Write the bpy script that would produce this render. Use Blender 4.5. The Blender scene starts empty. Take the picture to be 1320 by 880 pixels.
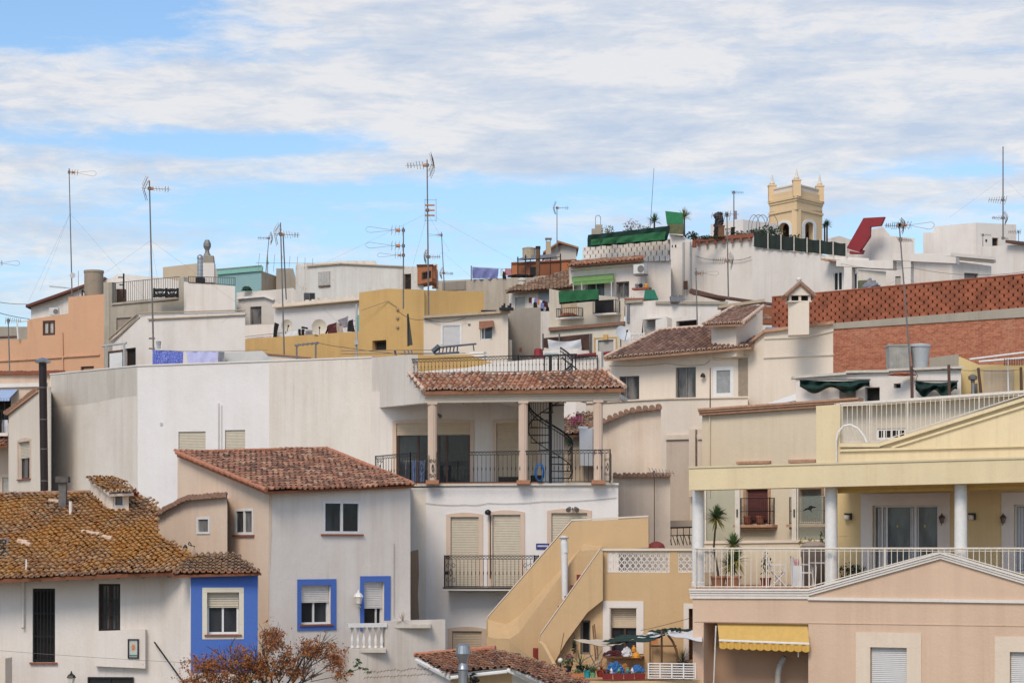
import bpy, bmesh, math, random
from mathutils import Vector, Matrix
from mathutils.geometry import tessellate_polygon
random.seed(7)
R = math.radians
sc = bpy.context.scene
COL = sc.collection
F, HZ, CX, ZC = 2800.0, 707.0, 660.0, 14.0     # focal length in photo pixels, horizon row, centre column, eye height

def P(px, py, Y):
    return Vector(((px-CX)*Y/F, Y, ZC+(HZ-py)*Y/F))
def lerp(a, b, t): return a+(b-a)*t
def clamp(t, a=0., b=1.): return max(a, min(b, t))

GP = [(0, 4), (58, 5), (80, 9), (110, 18), (200, 27), (300, 32), (450, 32), (700, 6), (1200, 0), (6000, -5)]
def gz(Y):
    for (a, za), (b, zb) in zip(GP, GP[1:]):
        if Y <= b: return lerp(za, zb, clamp((Y-a)/(b-a)))
    return -5

# ------------------------------------------------------------------ materials
MATS = {}
class NT:
    def __init__(s, name):
        s.m = bpy.data.materials.new(name); s.m.use_nodes = True
        s.t = s.m.node_tree; s.n = s.t.nodes; s.l = s.t.links
        s.b = s.n['Principled BSDF']
    def new(s, ty, **kw):
        n = s.n.new(ty)
        for k, v in kw.items(): setattr(n, k, v)
        return n
    def noise(s, vec, scale, det=4, rough=.6, dist=0):
        n = s.new('ShaderNodeTexNoise'); n.inputs['Scale'].default_value = scale
        n.inputs['Detail'].default_value = det; n.inputs['Roughness'].default_value = rough
        n.inputs['Distortion'].default_value = dist
        s.l.new(vec, n.inputs['Vector']); return n.outputs['Fac']
    def mapping(s, vec, sc=(1, 1, 1), loc=(0, 0, 0), rot=(0, 0, 0)):
        n = s.new('ShaderNodeMapping'); n.inputs['Scale'].default_value = sc
        n.inputs['Location'].default_value = loc; n.inputs['Rotation'].default_value = rot
        s.l.new(vec, n.inputs['Vector']); return n.outputs[0]
    def ramp(s, fac, stops, interp='LINEAR'):
        n = s.new('ShaderNodeValToRGB'); n.color_ramp.interpolation = interp
        e = n.color_ramp.elements
        while len(e) < len(stops): e.new(.5)
        for i, (p, c) in enumerate(stops):
            e[i].position = p
            e[i].color = (c, c, c, 1) if isinstance(c, (int, float)) else (*c, 1)
        s.l.new(fac, n.inputs['Fac']); return n.outputs['Color']
    def mix(s, fac, a, b, mode='MIX'):
        n = s.new('ShaderNodeMix', data_type='RGBA', blend_type=mode)
        for sock, v in ((n.inputs['Factor'], fac), (n.inputs[6], a), (n.inputs[7], b)):
            if hasattr(v, 'is_output'): s.l.new(v, sock)
            elif isinstance(v, (int, float)): sock.default_value = v if sock.type == 'VALUE' else (v, v, v, 1)
            else: sock.default_value = (*v, 1)
        return n.outputs[2]
    def math(s, op, a, b=0.):
        n = s.new('ShaderNodeMath', operation=op)
        for i, v in enumerate((a, b)):
            if hasattr(v, 'is_output'): s.l.new(v, n.inputs[i])
            else: n.inputs[i].default_value = v
        return n.outputs[0]
    def bump(s, h, strength=.3, dist=.02):
        n = s.new('ShaderNodeBump'); n.inputs['Strength'].default_value = strength
        n.inputs['Distance'].default_value = dist
        s.l.new(h, n.inputs['Height']); s.l.new(n.outputs[0], s.b.inputs['Normal'])
    def col(s, c): s.l.new(c, s.b.inputs['Base Color']) if hasattr(c, 'is_output') else setattr(s.b.inputs['Base Color'], 'default_value', (*c, 1))
    def rough(s, r): s.b.inputs['Roughness'].default_value = r
    def obj(s): return s.new('ShaderNodeTexCoord').outputs['Object']
    def uv(s): return s.new('ShaderNodeTexCoord').outputs['UV']

def stucco(name, c, stain=(.30, .23, .15), amt=.5, blotch=.35, peel=None, rough=.92):
    """painted render: slow tonal drift, run-off streaks, small patches of wear"""
    if name in MATS: return MATS[name]
    k = NT(name); v = k.obj(); seed = random.uniform(0, 50)
    v = k.mapping(v, loc=(seed, seed*.7, seed*.3))
    big = k.noise(v, .35, 5, .65)
    col = k.mix(k.ramp(big, [(.3, 0), (.7, 1)]), tuple(x*(1-.10*blotch*2) for x in c), tuple(min(x*1.03, .86) for x in c))
    warm = k.noise(k.mapping(v, (1, 1, .55), (9, 2, 4)), .8, 6, .7)
    dirty = tuple(lerp(a, b, .42) for a, b in zip(c, stain))
    col = k.mix(k.math('MULTIPLY', k.ramp(warm, [(.47, 0), (.74, 1)]), amt), col, dirty)
    st = k.noise(k.mapping(v, (2.6, 2.6, .10)), 1.0, 5, .7)
    mask = k.noise(k.mapping(v, (.5, .5, .35), (3, 7, 1)), 1.0, 3, .5)
    f = k.math('MULTIPLY', k.ramp(st, [(.44, 0), (.70, 1)]), k.ramp(mask, [(.32, 0), (.58, 1)]))
    col = k.mix(k.math('MULTIPLY', f, amt*1.1), col, tuple(lerp(a, b, .6) for a, b in zip(c, stain)))
    st2 = k.noise(k.mapping(v, (8, 8, .25), (5, 1, 2)), 1.0, 3, .6)
    f2 = k.math('MULTIPLY', k.ramp(st2, [(.52, 0), (.70, 1)]), k.ramp(mask, [(.46, 0), (.62, 1)]))
    col = k.mix(k.math('MULTIPLY', f2, amt*.45), col, stain)
    spot = k.noise(k.mapping(v, (1, 1, 1), (1, 5, 8)), 5, 5, .75)
    col = k.mix(k.math('MULTIPLY', k.ramp(spot, [(.62, 0), (.70, 1)]), amt*.35), col, stain)
    fine = k.noise(v, 22, 4, .7)
    col = k.mix(.10, col, k.ramp(fine, [(.3, tuple(x*.6 for x in c)), (.7, c)]))
    if peel:
        pf = k.noise(k.mapping(v, (1, 1, 1.2), (11, 3, 2)), .9, 8, .75)
        col = k.mix(k.ramp(pf, [(.60, 0), (.63, 1)]), col, peel)
    k.col(col); k.rough(rough); k.b.inputs['Specular IOR Level'].default_value = .25
    k.bump(k.math('ADD', k.math('MULTIPLY', fine, .4), k.noise(v, 3, 5, .7)), .5, .03)
    MATS[name] = k.m; return k.m

def tilemat(name, cols, lichen=None, lam=0., dark=.5):
    if name in MATS: return MATS[name]
    k = NT(name); uv = k.uv(); v = k.obj()
    wn = k.new('ShaderNodeTexWhiteNoise', noise_dimensions='2D'); k.l.new(uv, wn.inputs['Vector'])
    n = len(cols)
    col = k.ramp(wn.outputs['Value'], [(i/n, c) for i, c in enumerate(cols)], 'CONSTANT')
    g = k.noise(v, 6, 5, .75)
    col = k.mix(k.ramp(g, [(.42, 0), (.7, dark)]), col, (.055, .042, .035))
    g2 = k.noise(v, 1.1, 4, .6)
    col = k.mix(k.ramp(g2, [(.45, 0), (.75, .45)]), col, (.09, .065, .05))
    if lichen:
        a = k.noise(v, .55, 6, .75); b = k.noise(v, 11, 4, .7)
        f = k.ramp(k.math('ADD', k.math('MULTIPLY', a, .72), k.math('MULTIPLY', b, .32)), [(.44-.05*lam, 0), (.62-.05*lam, lam)])
        lc = k.ramp(k.noise(v, 4.0, 4, .7), [(.3, lichen[0]), (.5, lichen[1]), (.7, lichen[2])])
        col = k.mix(f, col, lc)
    k.col(col); k.rough(.9); k.b.inputs['Specular IOR Level'].default_value = .2
    k.bump(k.noise(v, 30, 4, .7), .5, .01)
    MATS[name] = k.m; return k.m

def plain(name, c, rough=.6, metal=0., var=.25, scale=6., spec=.4, bump=.15):
    if name in MATS: return MATS[name]
    k = NT(name); v = k.obj()
    f = k.noise(v, scale, 5, .7)
    k.col(k.mix(k.ramp(f, [(.3, 0), (.7, 1)]), tuple(x*(1-var) for x in c), tuple(min(1, x*(1+var*.35)) for x in c)))
    k.rough(rough); k.b.inputs['Metallic'].default_value = metal
    k.b.inputs['Specular IOR Level'].default_value = spec
    if bump: k.bump(k.noise(v, scale*5, 3, .6), bump, .01)
    MATS[name] = k.m; return k.m

def glassmat(name, c=(.018, .02, .023), rough=.06, curtain=None):
    if name in MATS: return MATS[name]
    k = NT(name); v = k.obj()
    f = k.noise(k.mapping(v, (1, 1, .35)), 1.6, 3, .6)
    c2 = curtain or tuple(x*2.4 for x in c)
    k.col(k.mix(k.ramp(f, [(.42, 0), (.62, 1)]), c, c2)); k.rough(rough)
    k.b.inputs['Specular IOR Level'].default_value = .28
    k.bump(k.noise(v, 1.3, 2, .5), .06, .05)
    MATS[name] = k.m; return k.m

WHITE = stucco('white_stucco', (.76, .70, .645), (.44, .34, .25), .46)
WHITEC = stucco('bright_white_stucco', (.79, .755, .73), (.50, .42, .33), .26)
WHITED = stucco('weathered_white_stucco', (.70, .64, .575), (.32, .25, .18), .7, .5)
WARMW = stucco('warm_white_stucco', (.70, .63, .55), (.36, .26, .17), .55)
STREAK = stucco('streaked_cream_stucco', (.745, .685, .61), (.46, .35, .25), .6, .4)
BEIGE = stucco('beige_stucco', (.58, .51, .40), (.30, .24, .17), .6, .5)
CREAM = stucco('cream_stucco', (.70, .595, .48), (.42, .30, .2), .45)
CREAM2 = stucco('pale_cream_stucco', (.74, .645, .54), (.46, .35, .25), .3)
PINKC = stucco('pinkish_cream_stucco', (.69, .54, .42), (.42, .27, .18), .4)
OLDC = stucco('old_cream_stucco', (.76, .64, .52), (.46, .31, .21), .7, .5)
GREYST = stucco('grey_weathered_stucco', (.47, .42, .34), (.13, .11, .085), .95, .7)
CONC = stucco('bare_concrete', (.33, .29, .245), (.16, .13, .10), .7, .6)
CONCL = stucco('light_concrete', (.42, .37, .30), (.2, .17, .13), .6, .6)
SALMON = stucco('salmon_stucco', (.64, .37, .225), (.42, .23, .14), .35)
OCHRE = stucco('ochre_stucco', (.62, .40, .16), (.36, .20, .09), .5)
STAIRO = stucco('tan_ochre_stucco', (.61, .425, .235), (.34, .22, .12), .35)
YELLOW = stucco('yellow_stucco', (.76, .63, .40), (.48, .36, .22), .42)
YELLOWD = stucco('deep_yellow_stucco', (.72, .55, .29), (.45, .32, .16), .3)
PEACH = stucco('peach_stucco', (.67, .48, .345), (.42, .28, .19), .42)
PEACHL = stucco('light_peach_trim', (.76, .63, .50), (.46, .34, .24), .3)
YCREAM = stucco('yellow_cream_stucco', (.73, .62, .46), (.45, .34, .22), .35)
TOWER = stucco('tower_yellow_stucco', (.78, .57, .34), (.5, .36, .22), .3)
TEAL = stucco('teal_stucco', (.28, .44, .44), (.2, .3, .3), .2)
TEALG = stucco('green_teal_stucco', (.25, .50, .42), (.2, .3, .28), .2)
BLUE = stucco('blue_paint', (.08, .165, .50), (.12, .2, .42), .25)
BRICKO = stucco('orange_brick_render', (.46, .17, .075), (.22, .09, .05), .5)
RUST = stucco('rust_brown_wall', (.30, .12, .065), (.12, .06, .04), .5)
TRIM = stucco('cream_trim', (.66, .51, .405), (.42, .3, .2), .4)
TAN = stucco('tan_old_wall', (.50, .40, .29), (.24, .17, .11), .8, .6)
STONE = stucco('rubble_stone', (.42, .29, .20), (.18, .12, .09), .8, .8)
WTRIM = stucco('white_trim', (.77, .71, .65), (.45, .37, .29), .4)
PEEL = stucco('peeling_white_stucco', (.68, .65, .60), (.33, .25, .18), .6, .5, peel=(.52, .38, .22))

GLASS = glassmat('dark_window_glass')
GLASSC = glassmat('curtained_glass', (.05, .05, .055), .12, (.22, .21, .20))
GLASSG = glassmat('grey_window_glass', (.06, .075, .085), .1)
DARK = plain('dark_interior', (.02, .018, .017), .9, bump=0)
BROWNW = plain('brown_window_wood', (.085, .035, .022), .5)
PVC = plain('white_window_frame', (.72, .71, .70), .4, var=.1)
WPAINT = plain('white_paint', (.76, .745, .72), .45, var=.12)
CREAMP = plain('cream_metal_paint', (.70, .63, .53), .45, var=.15)
IRON = plain('black_iron', (.022, .021, .022), .45, .3)
SHUT = plain('ivory_roller_shutter', (.57, .50, .39), .6, var=.1)
SHUTW = plain('white_roller_shutter', (.68, .64, .60), .55, var=.1)
SHUTB = plain('beige_roller_shutter', (.60, .47, .33), .6, var=.1)
SHUTG = plain('grey_roller_shutter', (.48, .46, .42), .6, var=.12)
SILL = plain('brick_red_sill', (.28, .095, .055), .7)
TERRA = plain('terracotta', (.42, .20, .115), .8)
TERRAL = plain('terracotta_coping', (.52, .30, .19), .85, var=.3)
STEEL = plain('galvanised_steel', (.42, .43, .44), .35, .85, scale=3)
STEELD = plain('dull_steel', (.20, .185, .175), .6, .3)
RUSTM = plain('rusty_steel', (.13, .07, .05), .75, .2)
FLUE = plain('black_flue', (.028, .016, .016), .4, .2)
ORANGEP = plain('orange_plastic', (.62, .24, .09), .5)
REDPL = plain('red_brown_paint', (.25, .03, .025), .6)
ALU = plain('aluminium', (.27, .22, .19), .6, .3)
GREENT = plain('green_shade_net', (.022, .13, .05), .85, var=.35, scale=2)
GREEND = plain('dark_green_net', (.010, .038, .030), .9, var=.45, scale=2)
GREENB = plain('bright_green_panel', (.03, .21, .085), .8)
OLIVEP = plain('olive_reed_screen', (.14, .15, .075), .9, var=.4)
FENCEG = plain('black_green_windbreak', (.02, .030, .024), .85, var=.4, scale=1.5)
AWNG = plain('sage_green_awning', (.16, .29, .10), .8)
AWNY = plain('ochre_awning', (.60, .38, .11), .75, var=.12)
AWNYL = plain('yellow_awning_fabric', (.64, .38, .08), .75, var=.12)
BROWNC = plain('brown_shade_cloth', (.085, .045, .035), .9)
WCLOTH = plain('white_cloth', (.66, .68, .72), .85, var=.12)
SAIL = plain('beige_sail_cloth', (.58, .50, .39), .85, var=.2)
BLACKC = plain('black_cloth', (.018, .017, .02), .9)
REDC = plain('dark_red_cloth', (.09, .02, .025), .9)
GREYC = plain('grey_cloth', (.22, .22, .25), .9)
LAV = plain('lavender_cloth', (.50, .50, .74), .85, var=.15)
PERI = plain('periwinkle_cloth', (.22, .24, .48), .9, var=.2)
TEALC = plain('teal_cloth', (.12, .40, .36), .85)
PINKS = plain('pink_cloth', (.55, .25, .28), .85)
DISHM = plain('cream_dish', (.62, .56, .46), .6, var=.15)
DISHW = plain('pale_grey_dish', (.60, .61, .62), .5, var=.1)
PLGREY = plain('grey_plastic_tank', (.42, .44, .45), .5, var=.12)
FIBRO = plain('fibre_cement', (.36, .345, .31), .85, var=.3, scale=3)
REDROOF = plain('red_painted_sheet', (.25, .02, .025), .55, var=.15, scale=1.5)
ACW = plain('white_unit_casing', (.62, .61, .58), .45, var=.12)
HOSE = plain('blue_hose', (.02, .16, .45), .4)
BLUEP = plain('blue_plastic', (.03, .14, .36), .5)
AQUA = plain('aqua_plastic', (.03, .36, .38), .5)
LIME = plain('pale_green_plastic', (.18, .42, .22), .5)
YEL = plain('bright_orange_yellow_plastic', (.75, .33, .03), .5)
SOIL = plain('soil', (.05, .035, .025), .95)
BARK = plain('grey_brown_bark', (.085, .062, .052), .95, var=.4)
LEAFR = plain('russet_leaves', (.34, .115, .035), .8, var=.5, scale=3)
LEAFO = plain('orange_brown_leaves', (.42, .17, .05), .8, var=.45, scale=3)
LEAFP = plain('pinkish_dry_leaves', (.30, .14, .09), .8, var=.4, scale=3)
LEAFG = plain('green_leaves', (.08, .13, .05), .75, var=.4)
LEAFYG = plain('yucca_green', (.13, .22, .07), .6, var=.35)
LEAFYY = plain('yucca_yellow_skirt', (.42, .36, .08), .7, var=.35)
LEAFD = plain('dark_green_leaves', (.022, .045, .02), .75, var=.4)
LEAFY = plain('yellow_green_leaves', (.22, .20, .045), .75, var=.35)
FLOWER = plain('magenta_flowers', (.42, .06, .16), .8)
FLOWP = plain('dull_pink_flowers', (.32, .12, .13), .8)
GLOBE = plain('milky_lamp_glass', (.72, .68, .60), .3, var=.05, bump=0)
BRASS = plain('aged_copper_lantern', (.16, .07, .05), .5, .4)
SIGNB = plain('blue_sign_enamel', (.03, .035, .22), .4, bump=0)
WOOD = plain('weathered_brown_wood', (.17, .085, .045), .8, var=.35)
CONW = plain('precast_concrete', (.60, .55, .48), .85, var=.2)

TILE_OLD = tilemat('lichen_roof_tiles', [(.38, .20, .11), (.44, .28, .17), (.22, .15, .12), (.50, .38, .26), (.32, .16, .10), (.18, .13, .11), (.54, .43, .32)],
                   [(.42, .15, .025), (.54, .25, .05), (.58, .41, .20)], .85, .55)
TILE_OLD2 = tilemat('greyed_old_roof_tiles', [(.30, .18, .13), (.20, .13, .11), (.36, .25, .18), (.16, .10, .09), (.26, .15, .10)], [(.38, .2, .07), (.42, .26, .12), (.4, .3, .2)], .5, .8)
TILE_RED = tilemat('red_clay_roof_tiles', [(.46, .23, .145), (.35, .17, .11), (.52, .33, .22), (.22, .11, .08), (.40, .19, .12), (.14, .085, .07), (.48, .24, .16)], None, 0, .7)
TILE_NEW = tilemat('orange_clay_roof_tiles', [(.52, .25, .15), (.58, .35, .23), (.40, .17, .10), (.54, .29, .18), (.22, .12, .09), (.62, .44, .33), (.48, .21, .12)], None, 0, .6)
TILE_BRN = tilemat('brown_clay_roof_tiles', [(.30, .17, .125), (.38, .24, .18), (.17, .10, .08), (.32, .19, .14), (.24, .135, .10)], None, 0, .6)
TILE_TAN = tilemat('tan_old_clay_tiles', [(.40, .26, .17), (.32, .19, .12), (.45, .32, .22), (.24, .14, .10)], None, 0, .6)
TILE_CAP = plain('pale_terracotta_tile_edge', (.66, .48, .36), .85, var=.35, scale=9)
TILE_CAPD = plain('weathered_terracotta_edge', (.34, .20, .14), .9, var=.4, scale=9)
TILE_ORG = plain('orange_terracotta_edge', (.46, .19, .11), .85, var=.35, scale=9)

def brickmat(name, c1, c2, mortar, bw=.26, bh=.075, wear=.3):
    if name in MATS: return MATS[name]
    k = NT(name); v = k.uv(); o = k.obj()
    b = k.new('ShaderNodeTexBrick'); k.l.new(v, b.inputs['Vector'])
    b.inputs['Scale'].default_value = 1; b.inputs['Brick Width'].default_value = bw; b.inputs['Row Height'].default_value = bh
    b.inputs['Mortar Size'].default_value = .012; b.inputs['Color1'].default_value = (*c1, 1); b.inputs['Color2'].default_value = (*c2, 1)
    b.inputs['Mortar'].default_value = (*mortar, 1); b.inputs['Bias'].default_value = -.1
    col = k.mix(k.ramp(k.noise(o, .9, 6, .75), [(.52, 0), (.68, wear)]), b.outputs['Color'], tuple(x*1.15 for x in mortar))
    col = k.mix(k.ramp(k.noise(o, 7, 4, .7), [(.45, 0), (.7, .5)]), col, tuple(x*.5 for x in c1))
    k.col(col); k.rough(.92); k.bump(b.outputs['Fac'], -.35, .01)
    MATS[name] = k.m; return k.m
BRICK = brickmat('red_brick_wall', (.36, .095, .045), (.56, .20, .10), (.42, .23, .15), bh=.085, wear=.5)
BRICKP = plain('loose_red_brick', (.38, .115, .06), .9, var=.35, scale=5)
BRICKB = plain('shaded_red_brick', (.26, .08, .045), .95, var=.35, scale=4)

def patterned():
    k = NT('blue_patterned_cloth'); v = k.obj()
    w = k.new('ShaderNodeTexVoronoi', feature='DISTANCE_TO_EDGE'); w.inputs['Scale'].default_value = 11; k.l.new(v, w.inputs['Vector'])
    k.col(k.mix(k.ramp(w.outputs['Distance'], [(.03, 1), (.09, 0)]), (.07, .10, .42), (.28, .32, .62))); k.rough(.9); return k.m
PATT = patterned()
def striped():
    k = NT('blue_white_striped_awning'); w = k.new('ShaderNodeTexWave'); w.inputs['Scale'].default_value = 1.0
    k.l.new(k.mapping(k.uv(), (1, 0, 0)), w.inputs['Vector'])
    k.col(k.mix(k.ramp(w.outputs['Fac'], [(.45, 0), (.55, 1)]), (.04, .16, .42), (.55, .6, .66))); k.rough(.85); return k.m
STRIPE = striped()
def clearg():
    k = NT('clear_glass_screen'); t = k.new('ShaderNodeBsdfTransparent'); g = k.new('ShaderNodeBsdfGlossy'); g.inputs['Roughness'].default_value = .03
    t.inputs['Color'].default_value = (.80, .84, .84, 1)
    m = k.new('ShaderNodeMixShader'); f = k.new('ShaderNodeFresnel'); f.inputs['IOR'].default_value = 1.5
    k.l.new(k.math('ADD', f.outputs[0], .06), m.inputs[0]); k.l.new(t.outputs[0], m.inputs[1]); k.l.new(g.outputs[0], m.inputs[2])
    k.l.new(m.outputs[0], k.n['Material Output'].inputs['Surface']); return k.m
CLEAR = clearg()

# ------------------------------------------------------------------ mesh builder
LAST = [None]
class MB:
    def __init__(s): s.v = []; s.f = []; s.uv = []; s.sm = False
    def pts(s, pts): i = len(s.v); s.v += [tuple(p) for p in pts]; return i
    def face(s, pts, uv=None):
        i = s.pts(pts); s.f.append(tuple(range(i, i+len(pts)))); s.uv.append(uv)
    def hexa(s, c):     # 8 corners: bottom 4 then top 4 (same winding)
        i = s.pts(c)
        for q in ((3, 2, 1, 0), (4, 5, 6, 7), (0, 1, 5, 4), (1, 2, 6, 5), (2, 3, 7, 6), (3, 0, 4, 7)):
            s.f.append(tuple(i+a for a in q)); s.uv.append(None)
    def box(s, a, b):
        x0, y0, z0 = a; x1, y1, z1 = b
        s.hexa([(x0, y0, z0), (x1, y0, z0), (x1, y1, z0), (x0, y1, z0), (x0, y0, z1), (x1, y0, z1), (x1, y1, z1), (x0, y1, z1)])
    def tube(s, p, q, r, r2=None, n=6, cap=True):
        p = Vector(p); q = Vector(q); r2 = r if r2 is None else r2; d = (q-p)
        if d.length < 1e-6: return
        d.normalize(); a = d.cross(Vector((0, 0, 1)) if abs(d.z) < .95 else Vector((1, 0, 0))).normalized(); b = d.cross(a)
        i = len(s.v)
        for c, rr in ((p, r), (q, r2)):
            for j in range(n):
                t = 2*math.pi*(j+.5)/n; s.v.append(tuple(c+a*(rr*math.cos(t))+b*(rr*math.sin(t))))
        for j in range(n):
            k = (j+1) % n; s.f.append((i+j, i+k, i+n+k, i+n+j)); s.uv.append(None)
        if cap: s.f.append(tuple(i+n+j for j in range(n))); s.uv.append(None); s.f.append(tuple(i+j for j in reversed(range(n)))); s.uv.append(None)
    def path(s, pts, r, n=5):
        for a, b in zip(pts, pts[1:]): s.tube(a, b, r, n=n)
    def lathe(s, c, prof, n=16):
        c = Vector(c); i0 = len(s.v)
        for r, z in prof:
            for j in range(n):
                t = 2*math.pi*j/n; s.v.append((c.x+r*math.cos(t), c.y+r*math.sin(t), c.z+z))
        for k in range(len(prof)-1):
            for j in range(n):
                a = i0+k*n+j; b = i0+k*n+(j+1) % n; s.f.append((a, b, b+n, a+n)); s.uv.append(None)
        s.f.append(tuple(i0+(len(prof)-1)*n+j for j in range(n))); s.uv.append(None)
        s.f.append(tuple(i0+j for j in reversed(range(n)))); s.uv.append(None)
    def prism(s, poly, vec):     # poly: 3D planar loop, extruded by vec
        vec = Vector(vec); n = len(poly); poly = [Vector(p) for p in poly]
        tri = tessellate_polygon([poly]); i = s.pts(poly); j = s.pts([p+vec for p in poly])
        for t in tri:
            s.f.append(tuple(i+a for a in t)); s.uv.append(None); s.f.append(tuple(j+a for a in reversed(t))); s.uv.append(None)
        for k in range(n):
            m = (k+1) % n; s.f.append((i+k, i+m, j+m, j+k)); s.uv.append(None)
    def build(s, name, mat, parent=None, smooth=False):
        me = bpy.data.meshes.new(name); me.from_pydata(s.v, [], s.f); me.materials.append(mat)
        if any(u is not None for u in s.uv):
            ul = me.uv_layers.new(name='UVMap').data; li = 0
            for f, u in zip(s.f, s.uv):
                for k in range(len(f)):
                    if u is not None: ul[li+k].uv = u[k] if isinstance(u, list) else u
                li += len(f)
        bm = bmesh.new(); bm.from_mesh(me); bmesh.ops.recalc_face_normals(bm, faces=bm.faces); bm.to_mesh(me); bm.free()
        if smooth or s.sm:
            for p in me.polygons: p.use_smooth = True
            me.set_sharp_from_angle(angle=R(42))
        o = bpy.data.objects.new(name, me); COL.objects.link(o)
        if parent is not None: o.parent = parent
        LAST[0] = o
        return o

def thing(name, label, cat, group=None):
    o = bpy.data.objects.new(name, None); COL.objects.link(o); o.empty_display_size = .2
    o['label'] = label; o['category'] = cat
    if group: o['group'] = group
    return o
def tag(o, label, cat, group=None):
    o['label'] = label; o['category'] = cat
    if group: o['group'] = group
    return o

class Seg:
    """vertical plane through two (photo column, distance) points; u in metres along it, off = metres towards the camera"""
    def __init__(s, a, b):
        s.a = P(a[0], HZ, a[1]); s.b = P(b[0], HZ, b[1]); s.a.z = s.b.z = 0
        d = s.b-s.a; s.len = d.length; s.d = d.normalized()
        s.n = Vector((s.d.y, -s.d.x, 0))
        if s.n.dot(s.a) > 0: s.n = -s.n           # n points to the camera
    def hit(s, px, off=0.):
        r = Vector(((px-CX)/F, 1, 0)); a = s.a+s.n*off
        return r*(a.dot(s.n)/r.dot(s.n))
    def pt(s, px, py, off=0.):
        q = s.hit(px, off); return P(px, py, q.y)
    def u(s, px, off=0.): return (s.hit(px, off)-s.a).dot(s.d)
    def z(s, px, py, off=0.): return s.pt(px, py, off).z
    def rect(s, r, off=0.):
        cx = (r[0]+r[2])/2
        return s.u(r[0], off), s.u(r[2], off), s.z(cx, r[3], off), s.z(cx, r[1], off)
    def L(s, u, z, off=0.):
        q = s.a+s.d*u+s.n*off; return Vector((q.x, q.y, z))
    def box(s, mb, u0, u1, z0, z1, o0, o1):
        L = s.L
        mb.hexa([L(u0, z0, o1), L(u1, z0, o1), L(u1, z0, o0), L(u0, z0, o0), L(u0, z1, o1), L(u1, z1, o1), L(u1, z1, o0), L(u0, z1, o0)])
    def pbox(s, mb, r, o0, o1):     # box from a photo rectangle on the plane
        s.box(mb, *s.rect(r, o1), o0, o1)
    def poly(s, mb, pts, o0, o1):   # prism of a photo polygon, front face at o1, back at o0
        mb.prism([s.pt(x, y, o1) for x, y in pts], s.n*(o0-o1))

def body(parent, corners, mat, back=6, zb=None, holes=None, name='wall', r=.28, sealed=True):
    """walls of a building: corners (column, distance, top row) left to right; window openings cut through; flat roof slab"""
    holes = holes or {}; mb = MB()
    segs = []
    if zb is None: zb = min(gz(c[1]) for c in corners)-1
    tops = [P(c[0], c[2], c[1]) for c in corners]
    ulast = 0
    for i, (c0, c1) in enumerate(zip(corners, corners[1:])):
        s = Seg(c0[:2], c1[:2]); segs.append(s)
        z0 = tops[i].z; z1 = tops[i+1].z
        out = [(0, zb), (s.len, zb), (s.len, z1), (0, z0)]
        hs = [s.rect(h) for h in holes.get(i, [])]
        loops = [[Vector((u, z, 0)) for u, z in out]]+[[Vector((a, c, 0)), Vector((a, d, 0)), Vector((b, d, 0)), Vector((b, c, 0))] for a, b, c, d in hs]
        flat = [p for l in loops for p in l]
        for t in tessellate_polygon(loops):
            mb.face([s.L(flat[k].x, flat[k].y) for k in t], [(flat[k].x+ulast, flat[k].y) for k in t])
        for a, b, c, d in hs:
            q = [(a, c), (b, c), (b, d), (a, d)]
            for (ua, za), (ub, zb2) in zip(q, q[1:]+q[:1]):
                mb.face([s.L(ua, za), s.L(ub, zb2), s.L(ub, zb2, -r), s.L(ua, za, -r)])
            mb.face([s.L(a, c, -r), s.L(b, c, -r), s.L(b, d, -r), s.L(a, d, -r)])
        ulast += s.len
    bk = []
    for c, t in zip(corners, tops):
        q = t*((c[1]+back)/c[1]); bk.append(Vector((q.x, c[1]+back, t.z)))
    for i in range(len(bk)-1): mb.face([tops[i], tops[i+1], bk[i+1], bk[i]]); mb.face([Vector((q.x, q.y, zb)) for q in (tops[i], bk[i], bk[i+1], tops[i+1])])
    dn = lambda p: Vector((p.x, p.y, zb))
    for i in range(len(bk)-1): mb.face([bk[i], bk[i+1], dn(bk[i+1]), dn(bk[i])])
    for a, b in ((tops[0], bk[0]), (tops[-1], bk[-1])): mb.face([a, b, dn(b), dn(a)])
    o = mb.build(name, mat, parent)
    return o, segs

def slats(mb, s, u0, u1, z0, z1, off, pitch=.055):
    n = max(2, int((z1-z0)/pitch)); h = (z1-z0)/n
    for i in range(n):
        a = z0+i*h
        mb.face([s.L(u0, a, off-.012), s.L(u1, a, off-.012), s.L(u1, a+h*.2, off+.008), s.L(u0, a+h*.2, off+.008)])
        mb.face([s.L(u0, a+h*.2, off+.008), s.L(u1, a+h*.2, off+.008), s.L(u1, a+h, off), s.L(u0, a+h, off)])
    s.box(mb, u0, u1, z0-.03, z0, off-.02, off+.012)

def ring(s, mb, u0, u1, z0, z1, w, o0, o1, sides='LRTB'):
    if 'T' in sides: s.box(mb, u0, u1, z1-w, z1, o0, o1)
    if 'B' in sides: s.box(mb, u0, u1, z0, z0+w, o0, o1)
    za = z0+(w if 'B' in sides else 0); zb = z1-(w if 'T' in sides else 0)
    if 'L' in sides: s.box(mb, u0, u0+w, za, zb, o0, o1)
    if 'R' in sides: s.box(mb, u1-w, u1, za, zb, o0, o1)

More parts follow.
